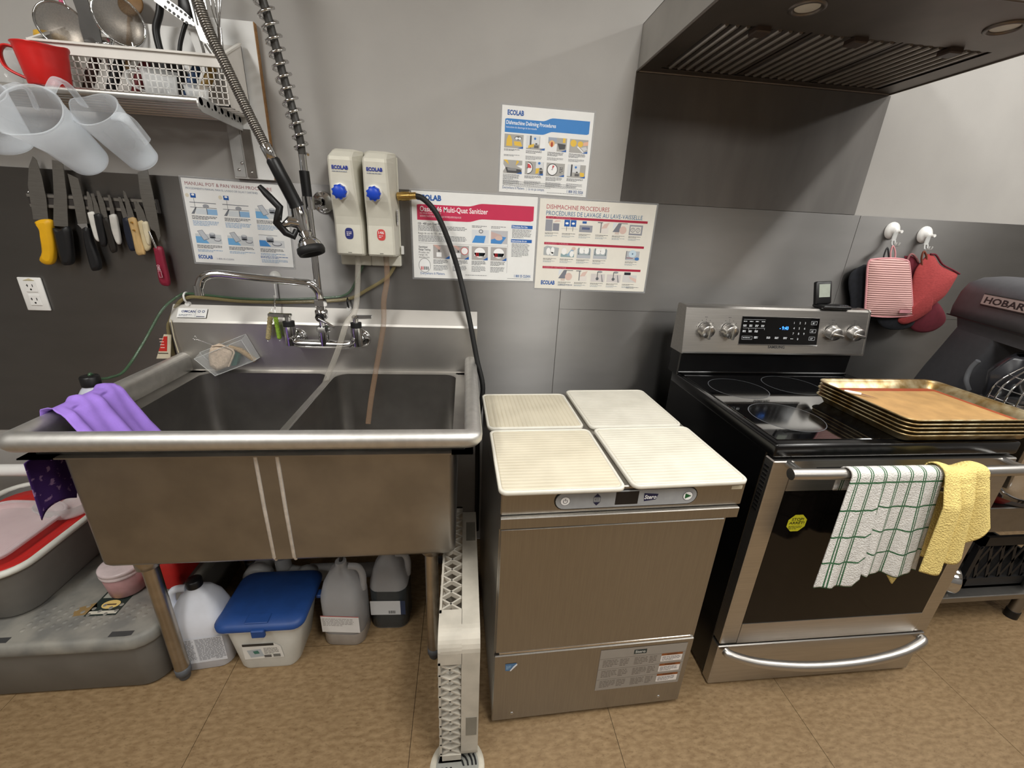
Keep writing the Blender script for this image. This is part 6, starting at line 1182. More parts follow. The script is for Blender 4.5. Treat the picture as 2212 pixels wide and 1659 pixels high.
def knife(name, blade, handle, hm, label, y=-0.026, ht=0.018, extra=(), cat='knife'):
    zs = min(p[1] for p in handle); xs_ = sum(p[0] for p in handle) / len(handle)
    t = thing(name, (xs_, y, zs), label, cat, 'knives on the magnetic strip')
    obj('blade', flat(blade, y, 0.0022, BLADE), BLADE, t)
    P_ = smoothpath([(p[0], 0, p[1]) for p in handle + handle[:1]], 3)[:-1]; cx = sum(p.x for p in P_) / len(P_); cz = sum(p.z for p in P_) / len(P_)
    rings = [[(cx + (p.x - cx) * k, y + 0.001 - ht / 2 + ht * q, cz + (p.z - cz) * (1 - (1 - k) * 0.4)) for p in P_] for q, k in ((-0.5 + 0.5, 0.55), (0.12, 0.9), (0.3, 1.0), (0.7, 1.0), (0.88, 0.9), (1.0, 0.55))]
    obj('handle', MB().loft(rings, hm), hm, t)
    for nm, mb, m in extra: obj(nm, mb, m, t)
    return t
YH = mat('yellow_handle', (222, 168, 20), 0.5, var=0.05); WH = mat('white_handle', (214, 212, 206), 0.5); CH = mat('cream_handle', (206, 190, 152), 0.5); WD = mat('pale_wood_handle', (196, 164, 112), 0.55, var=0.12, stretch=(6, 1, 1)); RH = mat('burgundy_handle', (128, 26, 50), 0.45); BH = mat('black_handle', (20, 20, 22), 0.5); NB = mat('navy_handle', (22, 28, 44), 0.5)
knife('chef_knife', [(-2.1576, 1.5544), (-2.1772, 1.5249), (-2.1967, 1.4712), (-2.2130, 1.3693), (-2.1693, 1.3713), (-2.1560, 1.4329), (-2.1485, 1.5004), (-2.1500, 1.5459)], [(-2.2070, 1.3625), (-2.1857, 1.3706), (-2.1592, 1.3690), (-2.1655, 1.3346), (-2.1739, 1.2835), (-2.1920, 1.2367), (-2.2131, 1.2269), (-2.2314, 1.2397), (-2.2147, 1.2671), (-2.2044, 1.3185), (-2.1991, 1.3445)], YH, 'chef knife with bright yellow handle, leftmost on the strip', ht=0.024)
knife('wide_knife', [(-2.1053, 1.5486), (-2.1302, 1.4479), (-2.1603, 1.3520), (-2.1169, 1.3511), (-2.0923, 1.4499), (-2.0768, 1.5438)], [(-2.1593, 1.3463), (-2.1398, 1.3429), (-2.1128, 1.3513), (-2.1199, 1.2930), (-2.1340, 1.2389), (-2.1541, 1.2276), (-2.1680, 1.2376), (-2.1639, 1.2985)], BH, 'wide knife with black handle right of the yellow one', ht=0.024)
knife('bread_knife', [(-2.0718, 1.5113), (-2.0773, 1.4370), (-2.0853, 1.3611), (-2.0563, 1.3567), (-2.0484, 1.4247), (-2.0461, 1.4995)], [(-2.0705, 1.3503), (-2.0543, 1.3540), (-2.0551, 1.3104), (-2.0500, 1.2511), (-2.0554, 1.2205), (-2.0748, 1.2122), (-2.0819, 1.2226), (-2.0790, 1.2947)], BH, 'long serrated knife with black handle and steel bolster', ht=0.022, extra=(('bolster', flat([(-2.0825, 1.3612), (-2.0529, 1.3640), (-2.0537, 1.3511), (-2.0727, 1.3474)], -0.032, 0.012, CHROME), CHROME),))
SM = [
 ('paring_knife', [(-2.0311, 1.4626), (-2.0387, 1.4252), (-2.0416, 1.3999), (-2.0264, 1.4007), (-2.0225, 1.4398), (-2.0274, 1.4615)], [(-2.0448, 1.3984), (-2.0250, 1.4008), (-2.0252, 1.3696), (-2.0305, 1.3188), (-2.0361, 1.3083), (-2.0446, 1.3182), (-2.0459, 1.3543)], WH, 'small knife with white handle, left of two white-handled'),
 ('paring_knife', [(-2.0193, 1.4564), (-2.0194, 1.4262), (-2.0237, 1.3952), (-2.0070, 1.3960), (-2.0070, 1.4268), (-2.0111, 1.4569)], [(-2.0255, 1.3937), (-2.0057, 1.3961), (-2.0066, 1.3561), (-2.0117, 1.3049), (-2.0234, 1.2926), (-2.0306, 1.3026), (-2.0291, 1.3551)], BH, 'small knife with black handle between the two white ones'),
 ('paring_knife', [(-2.0020, 1.4655), (-2.0056, 1.4268), (-2.0073, 1.3847), (-1.9899, 1.3827), (-1.9876, 1.4278), (-1.9951, 1.4659)], [(-2.0067, 1.3819), (-1.9881, 1.3842), (-1.9864, 1.3426), (-1.9882, 1.2866), (-1.9966, 1.2758), (-2.0073, 1.2783), (-2.0067, 1.3344)], mat('dark_brown_handle', (34, 30, 26), 0.5), 'small knife with dark brown handle, left of the second white one'),
 ('paring_knife', [(-1.9695, 1.4549), (-1.9728, 1.4215), (-1.9771, 1.3946), (-1.9631, 1.3953), (-1.9617, 1.4221), (-1.9640, 1.4552)], [(-1.9802, 1.3930), (-1.9613, 1.3968), (-1.9610, 1.3654), (-1.9662, 1.3172), (-1.9728, 1.3021), (-1.9810, 1.3092), (-1.9845, 1.3499)], WH, 'small knife with white pointed handle, right of two white-handled'),
 ('paring_knife', [(-1.9419, 1.4509), (-1.9439, 1.4160), (-1.9431, 1.3863), (-1.9276, 1.3870), (-1.9309, 1.4236), (-1.9353, 1.4498)], [(-1.9449, 1.3848), (-1.9262, 1.3871), (-1.9267, 1.3452), (-1.9279, 1.2935), (-1.9378, 1.2826), (-1.9478, 1.2882), (-1.9499, 1.3369)], NB, 'small knife with navy handle left of the wooden one'),
 ('steak_knife', [(-1.9207, 1.4699), (-1.9236, 1.4310), (-1.9262, 1.3871), (-1.9053, 1.3867), (-1.9096, 1.4317), (-1.9151, 1.4647)], [(-1.9265, 1.3857), (-1.9035, 1.3882), (-1.9027, 1.3390), (-1.8996, 1.2797), (-1.9087, 1.2717), (-1.9269, 1.2740), (-1.9260, 1.3306)], WD, 'steak knife with riveted pale wooden handle'),
 ('paring_knife', [(-1.8991, 1.4406), (-1.8993, 1.4111), (-1.9003, 1.3783), (-1.8832, 1.3791), (-1.8866, 1.4117), (-1.8924, 1.4396)], [(-1.9006, 1.3768), (-1.8814, 1.3806), (-1.8811, 1.3400), (-1.8797, 1.3030), (-1.8876, 1.2877), (-1.8993, 1.2872), (-1.9016, 1.3317)], CH, 'small knife with cream handle right of the wooden one'),
 ('paring_knife', [(-1.8885, 1.4384), (-1.8862, 1.4075), (-1.8850, 1.3776), (-1.8710, 1.3768), (-1.8739, 1.4124), (-1.8833, 1.4372)], [(-1.8853, 1.3761), (-1.8693, 1.3783), (-1.8707, 1.3477), (-1.8762, 1.3121), (-1.8812, 1.3029), (-1.8863, 1.3117), (-1.8880, 1.3470)], mat('ivory_handle', (212, 200, 170), 0.5), 'slim knife with ivory handle nearest the cake server'),
]
for i, (nm, bl, hd, hm, lab) in enumerate(SM):
    yy = -0.026 - 0.003 * (i % 2)
    ex = ()
    if nm == 'steak_knife': ex = tuple(('rivet', MB().cyl((c[0], yy - 0.012, c[1]), (c[0], yy - 0.005, c[1]), 0.0028, seg=8), mat('brass', (176, 140, 78), 0.25, 1.0, var=0.1)) for c in (((hd[0][0] + hd[1][0]) / 2 + 0.002, hd[0][1] - 0.012), ((hd[0][0] + hd[1][0]) / 2 + 0.003, hd[0][1] - 0.036)))
    knife(nm, bl, hd, hm, lab, y=yy, ht=0.013, extra=ex)
cake = [(-1.8631, 1.5268), (-1.8707, 1.4613), (-1.8693, 1.3912), (-1.8636, 1.3554), (-1.8538, 1.3486), (-1.8482, 1.3164), (-1.8398, 1.3345), (-1.8347, 1.4071), (-1.8321, 1.4907), (-1.8323, 1.5365)]
c1 = knife('cake_server', cake, [(-1.8674, 1.2963), (-1.8434, 1.3003), (-1.8424, 1.2595), (-1.8434, 1.1818), (-1.8553, 1.1687), (-1.8748, 1.1807), (-1.8709, 1.2432)], RH, 'long steel cake server with burgundy handle, rightmost on the strip', y=-0.030, ht=0.018, cat='cake server')
obj('neck', MB().tube([(-1.8704, -0.0310, 1.3478), (-1.8581, -0.0340, 1.2938)], 0.0032, seg=8), CHROME, c1)
a = Vector((-1.8577, -0.0445, 1.2417)); b = Vector((-1.8568, -0.0445, 1.1939)); P = Print(a, (b - a).normalized(), Vector((0, -1, 0)).cross((b - a).normalized()), 0.0006); P.N = Vector((0, -1, 0)); P.text('CAKE', 0.0, 0.003, 0.012, (220, 190, 196), width=0.018, bold=0.02); P.rect(0.020, -0.006, 0.022, 0.010, (220, 190, 196)); P.rect(0.021, -0.005, 0.020, 0.008, (128, 26, 50), 2)
obj('handle_print', P.mb, None, c1)
# ------------------------------------------------------------------ around the sink
PUR = mat('purple_cloth', (150, 118, 204), 0.9, var=0.07, scale=20, spec=0.1, bump=0.2, bscale=200); PURD = mat('purple_print', (66, 42, 98), 0.9, var=0, scale=55, rgb2=(150, 120, 160), spec=0.1, ramp=(0.60, 0.66))
cl = thing('purple_cloth', (-1.83, -0.55, 0.93), 'purple cloth draped over the left rim of the sink', 'cloth')
prf = [(-1.700, 0.790), (-1.745, 0.848), (-1.775, 0.895), (-1.797, 0.930), (-1.812, 0.9385), (-1.832, 0.940), (-1.850, 0.934), (-1.858, 0.915), (-1.864, 0.870), (-1.868, 0.80)]
def cfun(u, v):
    k = v * (len(prf) - 1); i = min(int(k), len(prf) - 2); q = k - i
    x = lerp(prf[i][0], prf[i + 1][0], q); z = lerp(prf[i][1], prf[i + 1][1], q)
    spread = max(0, 0.5 - v) * 2; fall = max(0, 0.45 - v) / 0.45
    y = max(-0.645, lerp(-0.592, -0.405, u) - 0.05 * spread * (1 - u) - 0.03 * spread)
    w_ = math.sin(u * 13 + v * 3) * 0.006 + math.sin(u * 27 - v * 6) * 0.003
    x += 0.075 * fall * (0.9 - 0.8 * u) ; z += -0.02 * fall * u + max(0, w_) * (1.2 if 0.3 < v < 0.7 else 0.6)
    return (x + (w_ if v < 0.4 or v > 0.75 else 0) + (-0.003 if v > 0.75 else 0), y, z + 0.003)
obj('top_fold', MB().grid(cfun, 36, 36), PUR, cl, solid=0.002)
def cf2(u, v):
    z = lerp(0.83, 0.665 + 0.03 * (u > 0.5) + 0.02 * math.sin(u * 7), v); y = lerp(-0.650, -0.44, u)
    return (-1.872 - 0.004 * math.sin(u * 16) - 0.012 * v, y, z)
obj('printed_tail', MB().grid(cf2, 24, 16), PURD, cl, solid=0.002)
# clear scrubber caddy stuck on the backsplash
cd = thing('sponge_caddy', (-1.6793, -0.0800, 0.8758), 'clear plastic caddy tilted on the sink backsplash holding scrubbers', 'caddy')
a, b, c_, d_ = Vector((-1.7819, -0.0560, 0.9345)), Vector((-1.6110, -0.0560, 1.0073)), Vector((-1.5768, -0.0560, 0.9197)), Vector((-1.7213, -0.0560, 0.8599))
Yo = Vector((0, -0.042, 0)); CLP = clear_mat('thin_clear_plastic', (226, 228, 228), 0.02, 0.06)
mb = MB()
mb.prism([a, b, c_, d_], Vector((0, -0.0012, 0)))
a2, b2, c2, d2_ = a + Yo * 0.9 - Vector((0, 0, 0.012)), b + Yo * 0.9 - Vector((0, 0, 0.012)), c_ + Yo, d_ + Yo
for p, q, r_, s_ in ((a, d_, d2_, a2), (d_, c_, c2, d2_), (c_, b, b2, c2)): mb.add([p, q, r_, s_], [(0, 1, 2, 3)])
mb.add([a2, b2, c2, d2_], [(0, 1, 2, 3)])
obj('clear_pocket', mb, CLP, cd, solid=0.0012)
mb = MB()
for path in ([a2, b2, c2, d2_, a2], [a, b, c_, d_, a]): mb.tube(path, 0.0013, seg=5, caps=False)
mb.tube([d_, d2_], 0.0014, seg=5).tube([c_, c2], 0.0014, seg=5)
obj('bright_edges', mb, clear_mat('plastic_edge', (214, 216, 214), 0.45), cd)
sc = thing('scrub_pad', (-1.6813, -0.0850, 0.8953), 'beige mesh scrub pad in the clear caddy', 'scrubber')
SCR = mat('beige_netting', (196, 178, 158), 0.9, var=0.12, scale=120, bump=0.8, bscale=220)
obj('pad', MB().loft([[(x, y, z) for x, z in q] for y, q in ((-0.064, [(-1.7214, 0.9633), (-1.7012, 0.9722), (-1.6576, 0.9539), (-1.6576, 0.9365), (-1.6777, 0.8937), (-1.7191, 0.8754), (-1.7379, 0.8930), (-1.7336, 0.9318)]), (-0.070, [(-1.7239, 0.9667), (-1.7005, 0.9757), (-1.6542, 0.9557), (-1.6528, 0.9365), (-1.6751, 0.8902), (-1.7197, 0.8718), (-1.7410, 0.8930), (-1.7383, 0.9318)]), (-0.088, [(-1.7230, 0.9632), (-1.7012, 0.9722), (-1.6576, 0.9539), (-1.6560, 0.9365), (-1.6761, 0.8938), (-1.7191, 0.8754), (-1.7375, 0.8948), (-1.7352, 0.9318)]), (-0.091, [(-1.7172, 0.9530), (-1.7000, 0.9619), (-1.6683, 0.9468), (-1.6676, 0.9328), (-1.6821, 0.9044), (-1.7133, 0.8898), (-1.7261, 0.9056), (-1.7242, 0.9320)]))]), SCR, sc)
obj('netting_edge', MB().tube(smoothpath([(-1.7162, -0.0880, 0.9690), (-1.6796, -0.0920, 0.9725), (-1.6490, -0.0880, 0.9546), (-1.6497, -0.0900, 0.9361), (-1.6740, -0.0880, 0.8928)], 4), 0.003, seg=6), SCR, sc)
sb = thing('bottle_brush', (-1.7406, -0.0750, 0.9822), 'wire loop brush handle sticking out of the caddy with bristles inside', 'brush')
ctr = Vector((-1.7719, -0.0800, 0.9965)); obj('wire_loop', MB().tube([ctr + Vector((0.0065 * math.cos(2 * math.pi * k / 14), 0, 0.0065 * math.sin(2 * math.pi * k / 14))) for k in range(14)], 0.0014, seg=5, closed=True).tube([(-1.7668, -0.0800, 0.9915), (-1.7198, -0.0620, 0.9635), (-1.6521, -0.0600, 0.9500)], 0.0014, seg=6), CHROME, sb)
obj('bristles', MB().tube([(-1.6738, -0.0600, 0.9620), (-1.6364, -0.0605, 0.9469), (-1.5912, -0.0605, 0.9083)], [0.005, 0.010, 0.009], seg=10), mat('tan_bristle', (150, 128, 96), 0.95, var=0.25, scale=200, bump=0.8, bscale=300), sb)
obj('green_pad', MB().loft([[(x, y, z) for x, z in [(-1.6548, 0.9435), (-1.6360, 0.9333), (-1.6484, 0.8977), (-1.6682, 0.8938)]] for y in (-0.062, -0.084)]), mat('green_scour', (26, 78, 66), 0.95, var=0.2, scale=200), label='dark green scouring pad behind the beige pad in the caddy', cat='scrubber')
# brushes hanging from a suction hook
hk = thing('suction_hook', (-1.537, -0.01, 1.16), 'small white suction hook above the sink holding two brushes', 'suction hook')
hx, _, hzz = (-1.5007, -0.0040, 1.2093)
obj('suction_cup', MB().lathe([(0.021, 0.0), (0.020, 0.004), (0.012, 0.010), (0.006, 0.014), (0.0001, 0.015)], M=Matrix.Translation((hx, -0.0035, hzz)) @ Matrix.Rotation(math.pi / 2, 4, 'X')), mat('milky_rubber', (214, 214, 210), 0.25), hk)
obj('hook', MB().tube(smoothpath([(hx, -0.014, hzz), (hx - 0.002, -0.016, hzz - 0.03), (hx - 0.003, -0.016, hzz - 0.068), (hx - 0.003, -0.026, hzz - 0.074), (hx - 0.003, -0.030, hzz - 0.064)], 4), 0.0025, seg=6), WHITEP, hk)
def hb(label, top, p0, p1, bm, r):
    t = thing('tube_brush', p1, label, 'brush', 'brushes hung above the sink'); d0, d1 = Vector(p0), Vector(p1)
    obj('wire_stem', MB().tube([top, d0, d1 + (d1 - d0).normalized() * 0.006], 0.0012, seg=5), CHROME, t)
    obj('bristles', MB().tube([d0, d0.lerp(d1, 0.06)] + [d0.lerp(d1, 0.06 + 0.92 * k / 16) for k in range(17)] + [d1], [r * 0.6, r] + [r * (1.12 if k % 2 else 0.88) for k in range(17)] + [r * 0.7], seg=9), bm, t)
    obj('tip', MB().lathe([(0.0005, -0.003), (0.003, 0), (0.0005, 0.003)], seg=8, M=Matrix.Translation(d1 + (d1 - d0).normalized() * 0.006)), WHITEP, t)
tp = (hx - 0.003, -0.026, hzz - 0.072)
hb('tan bottle brush hanging left of the green one', tp, (-1.5047, -0.0750, 1.0934), (-1.5286, -0.0750, 0.9947), mat('tan_bristle2', (166, 152, 112), 0.95, var=0.25, scale=200, bump=0.6, bscale=260), 0.0085)
hb('lime green bottle brush hanging beside the tan one', tp, (-1.4939, -0.0700, 1.0843), (-1.4906, -0.0700, 0.9958), mat('green_bristle', (140, 176, 60), 0.95, var=0.25, scale=200, bump=0.6, bscale=260), 0.0075)
# red and cream packet
pk = thing('test_strip_packet', (-1.9235, -0.0300, 0.9015), 'cream and red foil packet tucked between wall and sink backsplash', 'packet')
pq = [(-1.9027, 0.9949), (-1.8782, 0.9937), (-1.9010, 0.9036), (-1.9484, 0.9030)]
obj('foil', MB().prism([(x, -0.030, z) for x, z in pq], (0, -0.003, 0)), mat('cream_foil', (206, 196, 172), 0.5), pk)
pr_ = [(-1.9042, 0.9880), (-1.8918, 0.9883), (-1.9057, 0.9320), (-1.9340, 0.9316)]
P = Print((0, -0.0335, 0), (1, 0, 0), (0, 0, 1), 0.0004); P.N = Vector((0, -1, 0)); P.poly(pr_, (190, 44, 36))
for k in range(4): P.rect(pr_[3][0] + 0.010 + 0.001 * k, pr_[2][1] + 0.012 + 0.011 * k, 0.014, 0.003, (226, 190, 180), 1)
P.rect(pr_[3][0] - 0.003, pr_[2][1] - 0.010, 0.034, 0.004, (90, 80, 70), 1); obj('printing', P.mb, None, pk)
obj('thin_probe', MB().tube([(-1.8527, -0.0550, 1.0558), (-1.8535, -0.0600, 0.9898), (-1.8467, -0.0650, 0.9362)], 0.0015, seg=5), mat('pale_stick', (200, 190, 160), 0.5), label='thin pale stick leaning at the left end of the backsplash', cat='stick')
# bottle behind the cloth, in a wall ring
bt = thing('capped_bottle', (-1.94, -0.33, 0.675), 'pale grey bottle with black cap behind the purple cloth', 'bottle')
M = Matrix.Translation((-1.94, -0.33, 0.675))
obj('bottle_body', MB().lathe([(0.0005, 0), (0.05, 0), (0.054, 0.006), (0.054, 0.16), (0.046, 0.195), (0.028, 0.225), (0.020, 0.235), (0.020, 0.245), (0.0005, 0.245)], seg=26, M=M), mat('bottle_grey', (178, 180, 192), 0.35), bt)
obj('cap', MB().lathe([(0.024, 0.236), (0.024, 0.262), (0.021, 0.266), (0.0005, 0.266)], seg=22, M=M), BLACK, bt)
obj('wall_ring', MB().tube([(-1.935 + 0.057 * math.cos(2 * math.pi * k / 24), -0.33 + 0.057 * math.sin(2 * math.pi * k / 24), 0.715) for k in range(24)], 0.003, seg=6, closed=True).tube([(-1.935, -0.273, 0.715), (-1.935, -0.004, 0.715)], 0.004, seg=6).box((-1.95, -0.33, 0.667), (-1.92, -0.004, 0.6745)), CHROME, bt)
# ------------------------------------------------------------------ under the sink
wp = thing('white_wall_pipe', (-2.6, -0.1, 0.45), 'white horizontal pipe with a dark red pipe below it along the wall', 'pipe')
obj('pipe', MB().tube([(-3.6, -0.10, 0.482), (-2.06, -0.10, 0.478)], 0.023, seg=16), WHITEP, wp)
obj('red_pipe', MB().tube([(-3.6, -0.055, 0.447), (-2.06, -0.055, 0.443)], 0.012, seg=12), mat('dark_red_paint', (110, 26, 34), 0.5), wp)
for x in (-3.2, -2.2): obj('pipe_strap', MB().box((x, -0.10, 0.43), (x + 0.025, -0.0, 0.46)), ALU, wp)
TG = mat('tote_grey', (112, 110, 106), 0.55, var=0.08, scale=10)
ta = thing('lidded_tote', (-2.18, -0.36, 0), 'low grey lidded tote with scuffed dimpled lid on the floor', 'storage tote')
tx0, tx1, ty0, ty1 = -2.62, -1.738, -0.648, -0.06
tcx, tcy, tsx, tsy = (tx0 + tx1) / 2, (ty0 + ty1) / 2, tx1 - tx0, ty1 - ty0
obj('tub', MB().loft([rrect(tcx, tcy, tsx - 0.07, tsy - 0.07, 0.05, 0.0), rrect(tcx, tcy, tsx - 0.05, tsy - 0.05, 0.06, 0.01), rrect(tcx, tcy, tsx - 0.03, tsy - 0.03, 0.06, 0.20)]), TG, ta)
lidm = mat('scuffed_lid', (104, 103, 99), 0.6, var=0.16, scale=14, rgb2=(132, 129, 121), bump=0.3, bscale=40)
obj('lid', MB().loft([rrect(tcx, tcy, tsx - 0.004, tsy - 0.004, 0.07, 0.190), rrect(tcx, tcy, tsx, tsy, 0.07, 0.196), rrect(tcx, tcy, tsx - 0.004, tsy - 0.004, 0.07, 0.222), rrect(tcx, tcy, tsx - 0.03, tsy - 0.03, 0.06, 0.232), rrect(tcx, tcy, tsx - 0.036, tsy - 0.036, 0.06, 0.2285)]), lidm, ta)
mb = MB()
for i in range(14):
    for j in range(4):
        x, y = -2.12 + 0.024 * i, -0.59 + 0.022 * j + 0.011 * (i % 2)
        if -1.90 < x < -1.78 and y < -0.575: continue
        mb.lathe([(0.0075, 0.0), (0.005, 0.0016), (0.0005, 0.002)], seg=8, M=Matrix.Translation((x, y, 0.2284)))
obj('dimples', mb, lidm, ta, kind='stuff')
for x in (-2.19, -1.862): obj('grip_slot', MB().box((x, -0.632, 0.2280), (x + 0.062, -0.612, 0.2295), bevel=0.0006), mat('slot_grey', (52, 52, 52), 0.6), ta)
P = Print((-1.985, -0.452, 0.2287), (1, 0, 0), (0, -1, 0), 0.0006); P.N = Vector((0, 0, 1)); P.rect(0, 0, 0.09, 0.10, (34, 44, 40)); P.rect(0.004, 0.082, 0.082, 0.012, (186, 182, 168), 1); P.disc(0.048, 0.058, 0.026, 0.017, (206, 180, 110), 1); P.rect(0.032, 0.056, 0.032, 0.005, (70, 50, 40), 2); P.rect(0.006, 0.012, 0.05, 0.02, (150, 150, 140), 1)
obj('worn_label', P.mb, None, ta)
P = Print((-2.03, -0.50, 0.2287), (1, 0, 0), (0, -1, 0), 0.0006); P.N = Vector((0, 0, 1)); P.poly([(0, 0.02), (0.01, 0.05), (0.05, 0.045), (0.06, 0.02), (0.045, 0.0), (0.02, 0.012)], (132, 108, 70)); obj('brown_stain', P.mb, None, ta)
# grey bus tub on top
tb2 = thing('bus_tub', (-2.307, -0.335, 0.2325), 'grey bus tub with pale rim stacked on the lidded tote', 'tub')
bx0, bx1, by0, by1 = -2.515, -2.100, -0.585, -0.085; bcx, bcy, bsx, bsy = (bx0 + bx1) / 2, (by0 + by1) / 2, bx1 - bx0, by1 - by0
def tub(z0, z1, ins, m): return MB().loft([rrect(bcx, bcy, bsx - ins - 0.06, bsy - ins - 0.06, 0.06, z0), rrect(bcx, bcy, bsx - ins - 0.04, bsy - ins - 0.04, 0.07, z0 + 0.012), rrect(bcx, bcy, bsx - ins, bsy - ins, 0.08, z1)], m, True, False)
mb = tub(0.2330, 0.414, 0.02, TG); R2 = [rrect(bcx, bcy, bsx - 0.026, bsy - 0.026, 0.08, 0.414)[::-1], rrect(bcx, bcy, bsx - 0.066, bsy - 0.066, 0.07, 0.25)[::-1], rrect(bcx, bcy, bsx - 0.09, bsy - 0.09, 0.06, 0.238)[::-1]]
mb.loft(R2, TG, False, True); obj('tub_body', mb, TG, tb2)
obj('pale_rim', MB().tube(rrect(bcx, bcy, bsx - 0.012, bsy - 0.012, 0.08, 0.414, 8), 0.0105, seg=10, closed=True), mat('pale_rim', (196, 196, 188), 0.5), tb2)
RT = mat('red_tray', (176, 32, 28), 0.4, var=0.06)
rt = thing('red_tray', (-2.27, -0.34, 0.38), 'red plastic tray lid lying in the grey bus tub', 'tray')
obj('tray_plate', MB().loft([rrect(-2.305, -0.338, 0.28, 0.37, 0.07, 0.345), rrect(-2.305, -0.338, 0.355, 0.44, 0.08, 0.405), rrect(-2.305, -0.338, 0.350, 0.435, 0.08, 0.409), rrect(-2.305, -0.338, 0.29, 0.37, 0.06, 0.400)]), RT, rt)
cl2 = thing('clear_container_lid', (-2.30, -0.33, 0.41), 'clear plastic lid lying on the red tray', 'lid')
PNK = clear_mat('pinkish_clear', (232, 220, 222), 0.42, 0.2, 0.2)
M = Matrix.Translation((-2.305, -0.395, 0.428)) @ Matrix.Rotation(math.radians(4), 4, 'Y')
obj('lid_plate', MB().loft([rrect(0, 0, 0.245, 0.29, 0.06, 0.0), rrect(0, 0, 0.25, 0.295, 0.065, 0.004), rrect(0, 0, 0.25, 0.295, 0.065, 0.014), rrect(0, 0, 0.225, 0.27, 0.055, 0.016), rrect(0, 0, 0.20, 0.245, 0.05, 0.004)], M=M), PNK, cl2)
obj('lid_rim', MB().tube([tuple(M @ Vector(p)) for p in rrect(0, 0, 0.248, 0.293, 0.065, 0.012, 8)], 0.005, seg=8, closed=True), PNK, cl2)
obj('clear_box', MB().loft([rrect(-2.20, -0.23, 0.13, 0.17, 0.05, 0.411), rrect(-2.20, -0.23, 0.16, 0.20, 0.06, 0.455), rrect(-2.20, -0.23, 0.154, 0.194, 0.057, 0.455), rrect(-2.20, -0.23, 0.124, 0.164, 0.047, 0.414)], CPL), CPL, label='clear plastic container standing behind on the red tray', cat='container')
dl = thing('deli_container', (-1.905, -0.455, 0.2325), 'pinkish deli container standing on the tote lid behind the sink leg', 'container')
M = Matrix.Translation((-1.925, -0.445, 0.2325)); DLM = mat('pink_filled', (166, 126, 126), 0.35, var=0.1)
obj('cup', MB().lathe([(0.0005, 0.0005), (0.046, 0.0005), (0.050, 0.004), (0.058, 0.085), (0.0005, 0.085)], seg=28, M=M), DLM, dl)
obj('lid', MB().lathe([(0.060, 0.080), (0.061, 0.088), (0.058, 0.090), (0.061, 0.094), (0.061, 0.102), (0.056, 0.104), (0.0005, 0.103)], seg=28, M=M), mat('pale_lid', (196, 180, 180), 0.3), dl)
obj('red_bin', MB().loft([rrect(-1.806, -0.29, 0.085, 0.34, 0.02, 0.2325), rrect(-1.806, -0.29, 0.10, 0.37, 0.025, 0.40), rrect(-1.806, -0.29, 0.09, 0.36, 0.02, 0.40), rrect(-1.806, -0.29, 0.075, 0.33, 0.018, 0.24)]), RT, label='red plastic bin on the tote behind the left sink leg', cat='bin')
# blue-lidded box
bbx = thing('blue_lidded_box', (-1.47, -0.50, 0), 'translucent white bucket box with blue hinged lid under the sink', 'container')
def rb(z, x0, x1, y0, y1, r): return rrect((x0 + x1) / 2, (y0 + y1) / 2, x1 - x0, y1 - y0, r, z, 5)
WB = mat('milky_box', (206, 206, 200), 0.4, var=0.04, sss=0.1)
obj('tub', MB().loft([rb(0.0, -1.550, -1.375, -0.584, -0.425, 0.03), rb(0.01, -1.556, -1.368, -0.588, -0.42, 0.035), rb(0.185, -1.578, -1.340, -0.594, -0.395, 0.035)], WB), WB, bbx)
obj('white_rim', MB().loft([rb(0.183, -1.590, -1.330, -0.604, -0.380, 0.035), rb(0.192, -1.590, -1.330, -0.604, -0.380, 0.035)]), WHITEP, bbx)
BLL = mat('blue_lid', (28, 62, 120), 0.5, var=0.08)
ld = obj('lid', MB().loft([rb(0.192, -1.596, -1.326, -0.610, -0.376, 0.035), rb(0.204, -1.598, -1.324, -0.612, -0.374, 0.04), rb(0.214, -1.588, -1.334, -0.600, -0.384, 0.04), rb(0.2155, -1.555, -1.365, -0.568, -0.41, 0.04)]), BLL, bbx)
obj('latch', MB().box((-1.475, -0.621, 0.176), (-1.435, -0.608, 0.206), bevel=0.003).box((-1.500, -0.600, 0.213), (-1.430, -0.563, 0.2185), bevel=0.002), BLL, ld)
obj('side_clip', MB().box((-1.326, -0.48, 0.178), (-1.300, -0.45, 0.192), bevel=0.003), BLL, ld)
P = Print((-1.527, -0.5925, 0.122), (1, 0, 0), Vector((0, 0.034, -1)).normalized(), 0.0012); P.poly([(0, 0), (0.0, 0.072), (0.122, 0.070), (0.118, 0.018), (0.10, 0.002)], (214, 212, 206)); P.rect(0.002, 0.001, 0.096, 0.011, (46, 44, 42), 1); P.poly([(0.012, 0.03), (0.02, 0.064), (0.062, 0.06), (0.055, 0.026)], (170, 176, 180), 1); P.poly([(0.03, 0.035), (0.034, 0.048), (0.05, 0.046), (0.046, 0.032)], (60, 110, 96), 2); P.greek(0.064, 0.022, 0.046, 6, 0.005, (120, 116, 110)); P.rect(0.062, 0.054, 0.022, 0.012, (90, 88, 86), 2); P.rect(0.09, 0.052, 0.022, 0.013, (110, 110, 106), 2)
obj('torn_label', P.mb, None, bbx)
